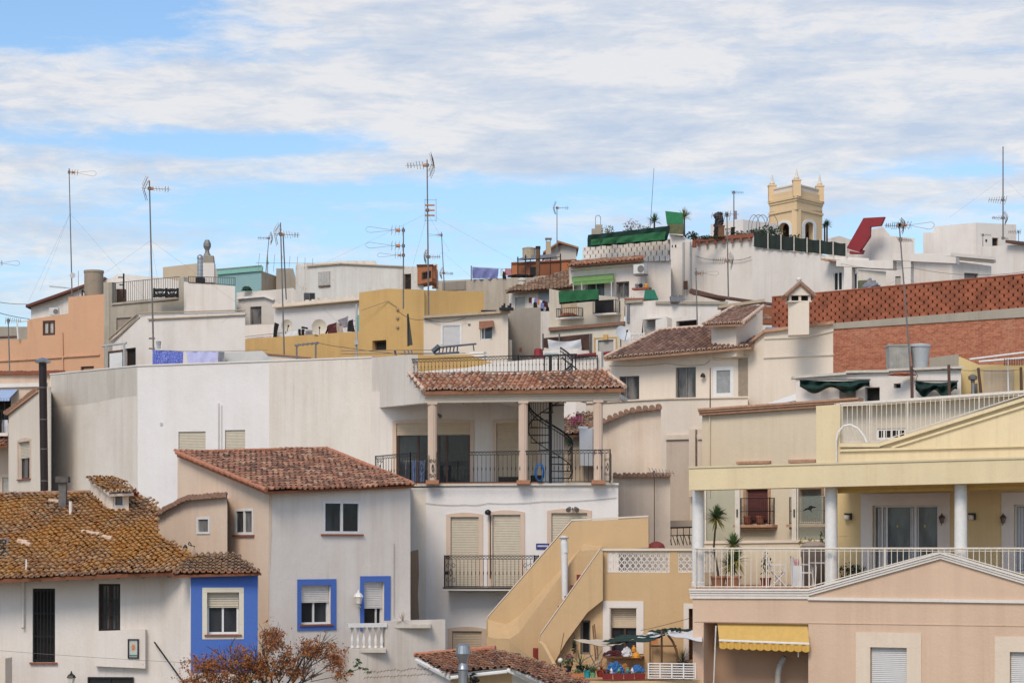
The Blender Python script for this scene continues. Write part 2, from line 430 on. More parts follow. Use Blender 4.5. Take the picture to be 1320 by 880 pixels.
def window(parent, s, rect, r=.18, frame=PVC, glass=GLASS, sash=2, shut=0., shm=SHUTW, sill=None, sur=None, surw=.14, arch=0.,
           grille=0, fw=.06, name='window', sides='LRTB', bars=None, surb=False, gm=IRON, off=0., mull=None):
    u0, u1, z0, z1 = s.rect(rect)
    f = MB(); ring(s, f, u0+.002, u1-.002, z0+.002, z1-.002, fw, -r, -r+.07+off)
    if mull is None: mull = [k/sash for k in range(1, sash)]
    for k in mull: s.box(f, lerp(u0, u1, k)-fw*.5, lerp(u0, u1, k)+fw*.5, z0+fw, z1-fw, -r+.005, -r+.06)
    w = f.build(name, frame, parent)
    if shut < 1:
        g = MB(); s.box(g, u0+fw, u1-fw, z0+fw, z1-fw, -r-.01, -r+.018); g.build('pane', glass, w)
    if shut > 0:
        g = MB(); slats(g, s, u0+.01, u1-.01, lerp(z1, z0, shut), z1-.003, -r+.095); g.build('roller_shutter', shm, w)
    if sill: g = MB(); s.box(g, u0-.07, u1+.07, z0-.055, z0-.002, -.05, .07); g.build('sill', sill, w)
    if sur:
        g = MB(); W = surw; e = .028
        for a, b in ((u0-W, u0-.002), (u1+.002, u1+W)): s.box(g, a, b, z0-(W if surb else 0), z1, .003, e)
        if surb: s.box(g, u0-.002, u1+.002, z0-W, z0-.06, .003, e)
        if arch:
            n = 10; lo = []
            for k in range(n+1): lo.append(s.L(lerp(u0-W, u1+W, k/n), z1+W*.55+arch*math.sin(math.pi*k/n), e))
            g.prism([s.L(u1+W, z1+.002, e), s.L(u0-W, z1+.002, e)][::-1]+lo[::-1], s.n*(-e+.003))
        else: s.box(g, u0-W, u1+W, z1+.002, z1+W, .003, e)
        g.build('surround', sur, w)
    if grille:
        g = MB(); n = grille
        for k in range(n+1): u = lerp(u0+.03, u1-.03, k/n); s.box(g, u-.012, u+.012, z0+.02, z1-.02, -.04, -.015)
        for t in (bars or (.03, .35, .66, .97)): z = lerp(z0, z1, t); s.box(g, u0+.01, u1-.01, z-.015, z+.015, -.052, -.03)
        g.build('grille', gm, w)
    return w

def tube_part(name, mat, parent, pts, r, n=6):
    g = MB(); g.path([Vector(p) for p in pts], r, n); return g.build(name, mat, parent, smooth=n > 6)

# ------------------------------------------------------------------ tiled roofs
class Pl:
    def __init__(s, a, b, c):
        s.a = a; s.u = (b-a).normalized(); n = (b-a).cross(c-a).normalized()
        if n.z < 0: n = -n
        s.n = n; s.t = n.cross(s.u).normalized()
        if s.t.z < 0: s.t = -s.t
    def hit(s, px, py):
        o = Vector((0, 0, ZC)); r = Vector(((px-CX)/F, 1, (HZ-py)/F))
        return o+r*((s.a-o).dot(s.n)/r.dot(s.n))
def inpoly(x, y, poly):
    c = False; j = len(poly)-1
    for i in range(len(poly)):
        xi, yi = poly[i]; xj, yj = poly[j]
        if (yi > y) != (yj > y) and x < (xj-xi)*(y-yi)/(yj-yi)+xi: c = not c
        j = i
    return c
def roof(parent, eL, eR, up, poly, mat, tw=.21, rl=.36, under=TRIM, edge=TILE_CAP, th=.10, jit=.0, caps=(), name='roof', h=.07, capr=.085, extra=0., lipm=None):
    """clay barrel tiles laid one by one on the plane of the eave (eL, eR) and the upper point; the outline is given in photo points on that plane"""
    pl = Pl(P(*eL), P(*eR), P(*up))
    P3 = [pl.hit(*q) for q in poly]
    P2 = [((q-pl.a).dot(pl.u), (q-pl.a).dot(pl.t)) for q in P3]
    xs = [p[0] for p in P2]; ts = [p[1] for p in P2]; t0 = min(ts); rnd = random.Random(int(abs(xs[0]*100)+len(poly)))
    mb = MB(); edge_mb = MB(); NS = 5
    wv = .035 if jit > .015 else .0
    L = lambda x, t, hh: pl.a+pl.u*x+pl.t*t+pl.n*(hh+wv*(math.sin(x*1.3+1)*math.sin(t*1.1+.5)+.5*math.sin(x*3.1+t*2)))
    nx = int((max(xs)-min(xs))/tw)+2; nt = int((max(ts)-t0)/rl)+2
    base = .03
    for i in range(-1, nx+1):
        for j in range(-1, nt+1):
            xc = min(xs)+i*tw; tc = t0+(j+.5)*rl
            wob = math.sin(xc*2.1)*jit*.6+rnd.uniform(-jit, jit)
            for kind in (0, 1):
                x0 = xc+(0 if kind == 0 else tw*.5); cx = x0+tw*.29
                if not inpoly(cx, tc, P2):
                    if not inpoly(cx, tc-rl*.3, P2) and not inpoly(cx, tc+rl*.3, P2): continue
                w = tw*(.60 if kind == 0 else .52); hh = h if kind == 0 else -h*.25
                ta = t0+j*rl+wob*.8-.03+rnd.uniform(-.015, .015); tb = ta+rl+.05
                tilt = .030+jit*.45+rnd.uniform(0, jit*.35); dx = rnd.uniform(-jit, jit)*(1.6 if rnd.random() < .06 else .4); dx2 = rnd.uniform(-jit, jit)*.35
                lo = []; hi = []; lo2 = []
                for k in range(NS+1):
                    a = math.pi*k/NS; xx = cx-math.cos(a)*w*.5; zz = math.sin(a)
                    if kind == 1: zz = -zz*.0-(1-abs(math.cos(a)))*.6
                    zt = base+(hh*zz if kind == 0 else h*.25*zz)
                    lo.append(L(xx+dx, ta, zt+tilt)); lo2.append(L(xx+dx, ta+.005, zt+tilt-.022)); hi.append(L(xx+dx2, tb, zt))
                uvc = (i*2+kind+.5, j+.5)
                for k in range(NS):
                    mb.face([lo[k], lo[k+1], hi[k+1], hi[k]], uvc)
                    mb.face([lo2[k], lo2[k+1], lo[k+1], lo[k]], uvc)
                if ta < t0+rl*.5 and kind == 0 and lipm is not False:   # rounded mortar-filled end at the eave
                    for k in range(6):
                        A_, B_ = math.pi*k/6, math.pi*(k+1)/6; q = lambda an, s: L(cx-math.cos(an)*w*.5*s, ta-.012, base-.012+math.sin(an)*(hh+.014)*s+tilt)
                        edge_mb.face([q(A_, 1.1), q(B_, 1.1), q(B_, .6), q(A_, .6)])
    # deck under the tiles
    dk = MB(); dk.prism([p+pl.n*.012 for p in P3], pl.n*(-th))
    ro = mb.build(name, mat, parent)
    dk.build('eave_board', under, ro)
    if edge_mb.f: edge_mb.build('tile_ends', lipm or edge, ro)
    if caps:
        c = MB()
        for a, b in caps:
            A = pl.hit(*poly[a]); B = pl.hit(*poly[b]); d = (B-A); n = max(1, int(d.length/.36)); 
            for k in range(n):
                q0 = A+d*(k/n); q1 = A+d*((k+1.12)/n); up_ = pl.n*(base+h*.55)
                c.tube(q0+up_, q1+up_+pl.n*.02, capr*rnd.uniform(.95, 1.08), capr*.86, 8)
        c.build('ridge_tiles', edge, ro)
    return ro

def coping(parent, pts, Y=None, mat=TILE_CAPD, r=.09, name='coping_tiles', step=.3, wid=.35):
    """a row of half-round tiles on top of a wall, running along 3D points"""
    g = MB(); rnd = random.Random(len(pts))
    for A, B in zip(pts, pts[1:]):
        d = B-A; n = max(1, int(d.length/(r*2.1)))
        for k in range(n):
            c = A+d*((k+.5)/n); j = rnd.uniform(-.02, .02)
            g.tube(c+Vector((0, -wid*.35, j)), c+Vector((0, wid*.5, .05+j)), r*rnd.uniform(.9, 1.1), r*.9, 8)
        w_ = Vector((0, wid*.3, 0)); z_ = Vector((0, 0, r*.9)); g.hexa([A-w_-z_, B-w_-z_, B+w_-z_, A+w_-z_, A-w_, B-w_, B+w_, A+w_])
    return g.build(name, mat, parent)

def railing(parent, pts, h, sp=.13, r=.010, mat=IRON, posts=True, rails=(0.04, 1.), name='railing', fancy=False, rr=.018, hs=None, belly=False):
    """pts: 3D polyline of the base; hs: heights per point"""
    g = MB()
    hs = hs or [h]*len(pts)
    for k, (A, B) in enumerate(zip(pts, pts[1:])):
        d = B-A; n = max(1, round(d.length/sp)); H = lambda t: lerp(hs[k], hs[k+1], t)
        for t in rails:
            g.tube(A+Vector((0, 0, hs[k]*t)), B+Vector((0, 0, hs[k+1]*t)), rr, n=4)
        if fancy:
            g.tube(A+Vector((0, 0, hs[k]-.11)), B+Vector((0, 0, hs[k+1]-.11)), rr*.6, n=4)
            m = max(1, round(d.length/.12))
            for i in range(m):
                a = A+d*(i/m); b = A+d*((i+1)/m); za, zb = H(i/m), H((i+1)/m)
                g.tube(a+Vector((0, 0, za-.10)), b+Vector((0, 0, zb-.01)), .008, n=3); g.tube(a+Vector((0, 0, za-.01)), b+Vector((0, 0, zb-.10)), .008, n=3)
        for i in range(n+1):
            t = i/n; q = A+d*t
            g.tube(q+Vector((0, 0, hs[k]*rails[0])), q+Vector((0, 0, H(t)-(.11 if fancy else 0))), r, n=4, cap=False)
            if belly and i % 1 == 0:
                g.tube(q+Vector((0, 0, H(t)*.38)), q+Vector((0, 0, H(t)*.46)), r, r*2.4, n=4, cap=False); g.tube(q+Vector((0, 0, H(t)*.46)), q+Vector((0, 0, H(t)*.54)), r*2.4, r, n=4, cap=False)
        if posts:
            for q, hh in ((A, hs[k]), (B, hs[k+1])): g.tube(q, q+Vector((0, 0, hh+.02)), rr*1.3, n=4)
    return g.build(name, mat, parent)

def scrolls(mb, s, u0, u1, z0, z1, off, r=.010):
    """a wrought-iron ornament panel: frame with two facing spirals"""
    cx = (u0+u1)/2; cz = (z0+z1)/2; w = (u1-u0)/2; hh = (z1-z0)/2
    for sx in (-1, 1):
        for sz in (-1, 1):
            pts = []
            for k in range(14):
                a = k/13*math.pi*2.2; rad = w*.48*(1-k/16)
                pts.append(s.L(cx+sx*(w*.5+math.cos(a)*rad*.9*-1), cz+sz*(hh*.52+math.sin(a)*rad*1.2), off))
            mb.path(pts, r, 4)
    for u in (u0, u1): mb.tube(s.L(u, z0, off), s.L(u, z1, off), r*1.3, n=4)
    mb.path([s.L(cx-w*.25, cz, off), s.L(cx, cz+hh*.3, off), s.L(cx+w*.25, cz, off), s.L(cx, cz-hh*.3, off), s.L(cx-w*.25, cz, off)], r*1.4, 4)

def cloth(name, s, quad, mat, off=0., waves=5, amp=.05, sag=.0, parent=None, nx=26, nz=10, th=.006, rnd=0, uvw=False):
    """hanging cloth: quad = photo points tl,tr,br,bl on plane s"""
    tl, tr, br, bl = [s.pt(x, y, off) for x, y in quad]; g = MB(); V = []
    for side in (0, 1):
        for j in range(nz+1):
            for i in range(nx+1):
                a, b = i/nx, j/nz
                q = lerp(lerp(tl, tr, a), lerp(bl, br, a), b)
                w = math.sin(a*waves*math.pi*2+rnd+b*1.3)*amp*(.35+.65*b)+math.sin(a*waves*4.7+b*5+rnd)*amp*.3
                q = q+s.n*(w-side*th)+Vector((0, 0, -sag*4*a*(1-a)*(1-b*.5)-.012*math.sin(a*waves*2.9*math.pi+rnd)*b)); V.append(q)
    i0 = g.pts(V); W = nx+1; N = W*(nz+1)
    for side in (0, 1):
        for j in range(nz):
            for i in range(nx):
                a = i0+side*N+j*W+i; g.f.append((a, a+1, a+W+1, a+W)); g.uv.append([(i*.2, j*.1), (i*.2+.2, j*.1), (i*.2+.2, j*.1+.1), (i*.2, j*.1+.1)] if uvw else None)
    rim = [(i, 0) for i in range(nx)]+[(nx, j) for j in range(nz)]+[(i, nz) for i in range(nx, 0, -1)]+[(0, j) for j in range(nz, 0, -1)]
    for (a, b), (c, d) in zip(rim, rim[1:]+rim[:1]):
        p, q = i0+b*W+a, i0+d*W+c; g.f.append((p, q, q+N, p+N)); g.uv.append(None)
    return g.build(name, mat, parent, smooth=True)

# ------------------------------------------------------------------ plants
def leaves(mb, c, rad, n, size, rnd, flat=1.):
    for _ in range(n):
        d = Vector((rnd.gauss(0, 1), rnd.gauss(0, 1), rnd.gauss(0, 1))); d.normalize()
        q = Vector(c)+Vector((d.x*rad[0], d.y*rad[1], d.z*rad[2]))*rnd.random()**.45
        a = Vector((rnd.gauss(0, 1), rnd.gauss(0, 1), rnd.gauss(0, 1)*flat)).normalized(); b = a.cross(Vector((rnd.gauss(0, 1), rnd.gauss(0, 1), rnd.gauss(0, 1)))).normalized()
        s = size*rnd.uniform(.5, 1.3)
        mb.face([q-a*s, q+b*s*.45, q+a*s, q-b*s*.45])
def spiky(mb, c, n, L, rnd, w=.02, up=.3, droop=.25):
    c = Vector(c)
    for _ in range(n):
        az = rnd.uniform(0, 2*math.pi); el = rnd.uniform(-.35, 1.4)*1.0
        d = Vector((math.cos(az)*math.cos(el), math.sin(az)*math.cos(el), math.sin(el)+up*.2)); l = L*rnd.uniform(.7, 1.05)
        s = d.cross(Vector((0, 0, 1))).normalized()*w
        m = c+d*l*.55; t = c+d*l-Vector((0, 0, droop*l*max(0, 1-el)*.5))
        mb.face([c-s*.6, c+s*.6, m+s, m-s]); mb.face([m-s, m+s, t])
def bush(name, label, cat, c, rad, mat, n=240, size=.06, parent=None, group=None, seed=1, stems=True, mat2=None, n2=60):
    rnd = random.Random(seed); t = thing(name, label, cat, group)
    g = MB(); leaves(g, c, rad, n, size, rnd); g.build('foliage', mat, t)
    if mat2: g = MB(); leaves(g, Vector(c)+Vector((0, -rad[1]*.3, rad[2]*.2)), rad, n2, size*.8, rnd); g.build('flowers', mat2, t)
    if stems:
        g = MB(); b = Vector(c)-Vector((0, 0, rad[2]))
        for _ in range(5): g.tube(b, Vector(c)+Vector((rnd.uniform(-1, 1)*rad[0]*.6, rnd.uniform(-1, 1)*rad[1]*.6, rad[2]*.4)), .012, .005, 4)
        g.build('stem', BARK, t)
    return t
def pot(mb, c, r, h):
    mb.lathe(c, [(r*.72, 0), (r*.95, h*.82), (r*1.06, h*.82), (r*1.06, h), (r*.88, h), (r*.86, h*.9)], 14)
# ------------------------------------------------------------------ aerials
def head(parent, c, yaw, kind='uhf', L=1.0, roll=0., orange=True):
    if L < 2: L *= 1.22
    if not roll: roll = .7
    """one aerial head fixed to the mast at c, pointing along yaw (0 = photo right)"""
    d = Vector((math.cos(yaw), math.sin(yaw), 0)); q = Vector((-d.y, d.x, 0)); q = q*math.cos(roll)+Vector((0, 0, 1))*math.sin(roll); w = d.cross(q)
    g = MB(); m = ALU; c = Vector(c); name = 'aerial_head'
    if kind in ('uhf', 'vuhf'):
        g.tube(c-d*L*.25, c+d*L*.72, .014, n=4)
        for k in range(6):
            p = c+d*(L*(.14+.10*k)); l = (.20 if k < 3 else .13)*L; g.tube(p-q*l, p+q*l, .013, n=3)
            if k > 3: g.tube(p-w*l*.9, p+w*l*.9, .012, n=3)
        for s in (-1, 1):
            for k in range(4):
                p = c-d*L*(.22-.03*k)+w*s*L*(.07+.09*k); l = .26*L; g.tube(p-q*l, p+q*l, .014, n=3)
            for t in (-.14, .14):
                g.tube(c-d*L*.2+q*t*L, c-d*L*.06+w*s*L*.38+q*t*L, .014, n=3)
        h = g.build(name, m, parent)
        b = MB(); b.tube(c-d*L*.02, c+d*L*.12, .055*L, n=6); b.build('dipole_box', ORANGEP if orange else ACW, h)
        return h
    if kind == 'yagi':
        g.tube(c-d*L*.2, c+d*L*.8, .013, n=4)
        for k in range(8):
            p = c+d*L*(-.15+.13*k); l = (.30-.02*k)*L; g.tube(p-q*l, p+q*l, .014, n=3)
    if kind == 'loop':     # open triangular director with a small folded dipole
        e = c+d*L; g.tube(c, c+d*L*.35, .014, n=4)
        for s in (-1, 1): g.tube(c+d*L*.3, e+w*s*.13*L, .008, n=3)
        pts = [e+w*.13*L*math.sin(a)+d*.14*L*math.cos(a) for a in [math.pi*(-.5+k/8) for k in range(9)]]
        g.path(pts, .008, 3)
        for k in range(4): p = c+d*L*(.02+.11*k); g.tube(p-w*.17*L+q*.05, p+w*.17*L-q*.05, .010, n=3); g.tube(p-q*.2*L, p+q*.2*L, .008, n=3)
        h = g.build(name, m, parent); b = MB(); b.tube(c+d*L*.1, c+d*L*.22, .05*L, n=6); b.build('dipole_box', ORANGEP if orange else ACW, h); return h
    if kind == 'grid':
        for s in (-1, 1):
            for k in range(6): p = c+d*.12*L+w*(-.42+.17*k)*L*1.0+d*s*.22*L; g.tube(p-q*.2*L, p+q*.2*L, .009, n=3)
            g.tube(c+d*(.12+s*.22)*L-w*.45*L, c+d*(.12+s*.22)*L+w*.45*L, .012, n=4)
            for z in (-.4, .4): g.tube(c+d*(.12+.22)*L+w*z*L, c+d*(.12-.22)*L+w*z*L, .008, n=3)
        h = g.build(name, m, parent); b = MB()
        for z in (-.2, 0, .2): b.tube(c+w*z*L-d*.1*L, c+w*z*L+d*.28*L, .035*L, n=5)
        b.build('dipole_box', ORANGEP, h); return h
    return g.build(name, m, parent)

def antenna(px, yt, yb, Y, heads, label, lean=0, r=.028, guys=0, mat=STEELD, cat='aerial', group='rooftop aerials', glen=2.4, brk=(), g0=0.):
    """heads: list of (photo row, yaw, kind, size[, roll])"""
    t = thing('tv_aerial', label, cat, group)
    top = P(px+lean, yt, Y); bot = P(px, yb, Y); g = MB(); g.tube(bot, top, r*.85, r*.6, 7)
    ms = g.build('mast', mat, t, smooth=True)
    for hd in heads:
        k = (yb-hd[0])/(yb-yt); c = bot+(top-bot)*k
        head(t, c, hd[1], hd[2], hd[3], *(hd[4:]))
        g = MB(); g.tube(c-Vector((0, 0, .07)), c+Vector((0, 0, .07)), r*1.7, n=6); g.build('clamp', STEELD, t)
    if guys:
        g = MB(); a = bot+(top-bot)*.66
        for k in range(guys):
            an = 2*math.pi*(k+.15)/guys; e = bot+Vector((math.cos(an)*glen, math.sin(an)*glen, g0)); g.tube(a, e, .0035, n=3, cap=False)
        g.build('guy_wire', STEELD, t)
    for b in brk:
        c = P(px, b, Y); g = MB(); g.box(c-Vector((.22, .03, .03)), c+Vector((.05, .12, .03))); g.build('bracket', STEELD, t)
    return t
def wire(label, pts, r=.008, sag=.15, mat=IRON):
    g = MB()
    for A, B in zip(pts, pts[1:]):
        n = 8; q = [A+(B-A)*(k/n)-Vector((0, 0, sag*4*(k/n)*(1-k/n))) for k in range(n+1)]; g.path(q, r, 4)
    return tag(g.build('cable', mat), label, 'cable')
def dish(label, c, R_, yaw, mat, arm=True, tilt=.35, group='satellite dishes'):
    t = thing('satellite_dish', label, 'satellite dish', group)
    d = Vector((math.sin(yaw)*math.cos(tilt), -math.cos(yaw)*math.cos(tilt), math.sin(tilt))); c = Vector(c)
    x = d.cross(Vector((0, 0, 1))).normalized(); y = x.cross(d); g = MB(); N = 28; rings = []
    for o in (0, .02):
        for k in range(6):
            rr = R_*k/5; rings.append([c+x*math.cos(2*math.pi*j/N)*rr+y*math.sin(2*math.pi*j/N)*rr*1.06+d*(rr*rr/R_*.28-o) for j in range(N)])
    i0 = g.pts([p for r_ in rings for p in r_])
    for b in (0, 6*N):
        for k in range(5):
            for j in range(N): a = i0+b+k*N+j; e = i0+b+k*N+(j+1) % N; g.f.append((a, e, e+N, a+N)); g.uv.append(None)
    for j in range(N): a = i0+5*N+j; e = i0+5*N+(j+1) % N; g.f.append((a, e, e+6*N, a+6*N)); g.uv.append(None)
    g.build('reflector', mat, t, smooth=True)
    g = MB(); f = c+d*R_*1.15-y*R_*.25; g.tube(c-y*R_*.98+d*.2*R_, f, .016, n=5); g.build('feed_arm', IRON, t)
    g = MB(); g.tube(f-d*.04, f+d*.06+y*.03, .045, n=8); g.build('receiver', IRON, t)
    g = MB(); g.tube(c-d*.02, c-d*.22, .05, n=6); g.tube(c-d*.2-Vector((0, 0, R_*1.25)), c-d*.2+Vector((0, 0, .1)), .028, n=6); g.build('bracket', STEELD, t)
    return t

# ------------------------------------------------------------------ camera, light, sky, ground
cam = bpy.data.cameras.new('Camera'); co = bpy.data.objects.new('Camera', cam); COL.objects.link(co); sc.camera = co
co.location = (0, 0, ZC); co.rotation_euler = (R(90), 0, 0)
cam.sensor_width = 36; cam.lens = 36*F/1320; cam.shift_y = (HZ-440)/1320; cam.clip_end = 9000; cam.clip_start = 1
EL, AZ = 46, -22      # sun height; compass angle of the sun seen from the scene (0 = straight behind the camera, negative = to its left)
sd = Vector((math.sin(R(AZ))*math.cos(R(EL)), -math.cos(R(AZ))*math.cos(R(EL)), math.sin(R(EL))))
sl = bpy.data.lights.new('Sun', 'SUN'); so = bpy.data.objects.new('Sun', sl); COL.objects.link(so)
sl.energy = 1.5; sl.angle = R(22); sl.color = (1, .87, .72); so.rotation_euler = (-sd).to_track_quat('-Z', 'Y').to_euler()
w = bpy.data.worlds.new('World'); sc.world = w; w.use_nodes = True
nt = w.node_tree; N = nt.nodes; Lk = nt.links; bg = N['Background']
class WN(NT):
    def __init__(s): s.t = nt; s.n = N; s.l = Lk
k = WN()
sky = k.new('ShaderNodeTexSky', sky_type='NISHITA'); sky.sun_disc = False; sky.sun_elevation = R(EL)
sky.sun_rotation = math.atan2(sd.x, sd.y); sky.air_density = 1.0; sky.dust_density = 1.2; sky.ozone_density = 1.5
tc = k.new('ShaderNodeTexCoord').outputs['Generated']
sep = k.new('ShaderNodeSeparateXYZ'); Lk.new(tc, sep.inputs[0]); X, Yd, Z = sep.outputs
warp = k.noise(k.mapping(tc, (6, 6, 22)), 1, 5, .6)
def ell(px, py, rx, ry, amp, soft=1.0, rot=0.):
    cx, cz = (px-CX)/F, (HZ-py)/F
    a = k.math('SUBTRACT', X, cx); b = k.math('SUBTRACT', Z, cz)
    ca, sa = math.cos(rot), math.sin(rot)
    a2 = k.math('ADD', k.math('MULTIPLY', a, ca), k.math('MULTIPLY', b, sa)); b2 = k.math('SUBTRACT', k.math('MULTIPLY', b, ca), k.math('MULTIPLY', a, sa))
    a2 = k.math('DIVIDE', a2, rx/F); b2 = k.math('DIVIDE', b2, ry/F)
    d = k.math('ADD', k.math('MULTIPLY', a2, a2), k.math('MULTIPLY', b2, b2))
    return k.math('MULTIPLY', k.math('DIVIDE', 1., k.math('ADD', 1., k.math('MULTIPLY', d, d))), amp)
big = k.noise(k.mapping(tc, (16, 16, 62)), 1, 8, .62, .35)
det = k.noise(k.mapping(tc, (46, 46, 190), (3, 1, 5)), 1, 8, .68, .5)
dens = k.math('ADD', k.math('ADD', k.math('MULTIPLY', big, 1.05), k.math('MULTIPLY', det, .62)), -.17)
for e in [
        (880, 60, 560, 130, .38), (1150, 190, 480, 75, .30), (560, 40, 330, 45, .22), (80, 130, 260, 48, .20), (260, 240, 330, 22, .14), (40, 235, 190, 40, .22), (60, 320, 220, 28, .22),
        (640, 195, 260, 34, .30), (300, 145, 240, 30, .25), (620, 300, 90, 12, .05),
        (1180, 255, 210, 20, .20), (790, 292, 120, 16, .20), (560, 272, 130, 8, .20), (480, 300, 400, 30, -.12), (640, 245, 380, 18, -.16), (120, 36, 230, 46, -.5), (40, 80, 120, 20, -.15), (250, 205, 200, 12, -.2), (780, -4, 90, 16, -.35), (350, 198, 190, 14, -.28), (230, 60, 80, 14, -.2), (760, 262, 300, 20, -.22), (380, 190, 130, 12, -.22), (440, 262, 330, 26, -.15), (1250, 230, 120, 14, -.2), (330, 95, 60, 10, -.12), (460, 330, 300, 30, -.10), (700, 50, 40, 10, -.2), (1150, 238, 170, 8, -.24)]:
    dens = k.math('ADD', dens, ell(*e))
mask = k.ramp(dens, [(.50, 0), (.63, .22), (.82, .62), (1.0, .88)])
shade = k.noise(k.mapping(tc, (14, 14, 70), (7, 2, 1)), 1, 7, .62, .3)
ccol = k.ramp(k.math('ADD', k.math('MULTIPLY', shade, .7), k.math('MULTIPLY', det, .3)), [(.38, (3.8, 4.3, 5.2)), (.49, (4.8, 5.0, 5.4)), (.58, (6.0, 5.8, 5.7))])
vb = k.new('ShaderNodeVectorMath', operation='SCALE'); Lk.new(ccol, vb.inputs[0]); vb.inputs['Scale'].default_value = 1.0
skc = k.new('ShaderNodeVectorMath', operation='MULTIPLY'); Lk.new(sky.outputs[0], skc.inputs[0]); skc.inputs[1].default_value = (.98, 1.12, 1.22)
fin = k.mix(mask, skc.outputs[0], vb.outputs[0])
Lk.new(fin, bg.inputs['Color']); bg.inputs['Strength'].default_value = .1
sc.view_settings.view_transform = 'Standard'; sc.view_settings.look = 'None'; sc.view_settings.gamma = 1; sc.view_settings.exposure = 0.54
sc.cycles.max_bounces = 5; sc.cycles.diffuse_bounces = 2

g = MB(); ys = [-400, 0, 30, 58, 66, 73, 80, 90, 100, 110, 130, 160, 200, 250, 300, 375, 450, 520, 600, 700, 900, 1200, 2500, 6000]; xs = [-5000, -1500, -500, -200, -100, -60, -30, 0, 30, 60, 100, 200, 500, 1500, 5000]
rows = []
for y in ys: rows.append(g.pts([(x, y, gz(y)-(abs(x)/400*6 if y < 700 and abs(x) < 600 else (9 if y < 700 else 0))+random.uniform(-.2, .2)) for x in xs]))
for a, b in zip(rows, rows[1:]):
    for i in range(len(xs)-1): g.f.append((a+i, a+i+1, b+i+1, b+i)); g.uv.append(None)
o = g.build('ground', stucco('dusty_ground', (.20, .17, .13), (.08, .07, .05), .6), smooth=True); o['kind'] = 'structure'

# ================================================================== lichen-roofed white house, bottom left
HA = thing('white_house', 'old white house with lichen-covered orange tile roof and a blue painted corner, bottom left', 'house')
hA = {0: [(42, 758, 71, 853), (127, 752, 155, 813)]}
_, sA = body(HA, [(-60, 60.5, 746), (207, 60, 739), (245, 59, 744)], WARMW if False else WHITE, back=8, zb=4, holes=hA)
s = sA[0]
window(HA, s, hA[0][0], frame=IRON, glass=DARK, sash=1, grille=6, sill=SILL, r=.2)
window(HA, s, hA[0][1], frame=BROWNW, glass=GLASSC, sash=2, grille=6, r=.2)
# box bay under the second window
g = MB(); s.poly(g, [(122, 813), (187, 811), (187, 861), (122, 858)], .01, .18); g.build('box_bay', WHITE, HA)
roof(HA, (-60, 750, 59.4), (222, 738, 59.0), (100, 638, 66.6), [(-60, 750), (222, 738), (262, 727), (204, 690), (203, 655), (170, 632), (120, 637), (60, 638), (-60, 641)], TILE_OLD, tw=.172, rl=.30, jit=.055, h=.062, edge=TILE_CAPD, under=RUST, caps=((6, 8),), capr=.075, th=.09)
g = MB()   # gutter hooks
for x in (14, 49, 84, 117, 150, 182, 215):
    c = s.pt(x, 746-x*.035, .30); g.path([c+Vector((0, 0, .12)), c+Vector((0, 0, -.05)), c+Vector((.05, 0, -.11)), c+Vector((.10, 0, -.09)), c+Vector((.12, 0, -.03))], .010, 4)
g.build('gutter_hooks', RUSTM, HA)
tube_part('drainpipe', WTRIM, HA, [s.pt(30, 748, .06), s.pt(30, 806, .06), s.pt(29, 809, .12)], .035, 8)
# skylight
pl = Pl(P(-60, 750, 59.4), P(222, 738, 59.0), P(100, 638, 66.6))
g = MB(); q = [pl.hit(x, y)+pl.n*.10 for x, y in ((-14, 724), (10, 723), (12, 697), (-12, 697))]; g.prism(q, -pl.n*.12); sk = g.build('skylight', STEELD, HA)
g = MB(); q = [pl.hit(x, y)+pl.n*.112 for x, y in ((-12, 721), (7, 720), (9, 700), (-10, 700))]; g.prism(q, -pl.n*.008); g.build('pane', DARK, sk)
# chimney, vent pipe
c = pl.hit(81, 656); g = MB(); g.box(c+Vector((-.11, -.1, -.3)), c+Vector((.11, .12, .80))); ch = g.build('chimney', plain('grey_cement_chimney', (.16, .15, .14), .9, var=.4), HA)
g = MB(); g.box(c+Vector((-.19, -.18, .80)), c+Vector((.19, .20, .98))); g.build('chimney_cap', plain('dark_cement_cap', (.12, .11, .10), .95, var=.4), ch)
c = pl.hit(91, 664); g = MB(); g.tube(c-Vector((0, 0, .2)), c+Vector((0, 0, .42)), .05, n=10); g.build('vent_pipe', WTRIM, HA, smooth=True)
c = pl.hit(34, 737); g = MB(); g.tube(c-Vector((0, 0, .1)), c+Vector((0, 0, .36)), .035, .02, n=8); g.build('vent_stub', WTRIM, HA)
g = MB()
for x, y, an in ((113, 690, .3), (122, 692, .2), (139, 697, .5), (70, 650, .2), (35, 705, .6), (30, 702, .4)):
    c = pl.hit(x, y)+pl.n*.10; d = (pl.u*math.cos(an)-pl.t*math.sin(an))*.17; g.tube(c-d, c+d, .075, .06, 6)
g.build('loose_tiles', TILE_CAP, HA)
# dormer
dY = 64.6; sD = Seg((143, dY), (166, dY)); sDs = Seg((116, dY+2.2), (143, dY))
hD = {1: [(146, 636, 160, 653)]}
dm, sd_ = body(HA, [(116, dY+2.0, 617), (143, dY, 634), (166, dY, 636)], CREAM2, back=2, zb=P(0, 685, dY).z, holes=hD, name='dormer')
window(dm, sd_[1], hD[1][0], sash=1, glass=GLASSC, r=.10, fw=.05, name='window')
roof(dm, (141, 636, dY-.25), (171, 636, dY-.25), (135, 618, dY+1.8), [(141, 637), (172, 636), (164, 627), (144, 616), (114, 617)], TILE_OLD, tw=.18, rl=.3, jit=.06, h=.06, edge=TILE_CAPD, lipm=TILE_CAP, under=CREAM2, th=.07)
g = MB(); c = P(174, 634, dY+.3); leaves(g, c, (.12, .1, .12), 26, .08, random.Random(3)); g.build('broken_tiles', plain('red_tile_shards', (.28, .05, .05), .9), dm)
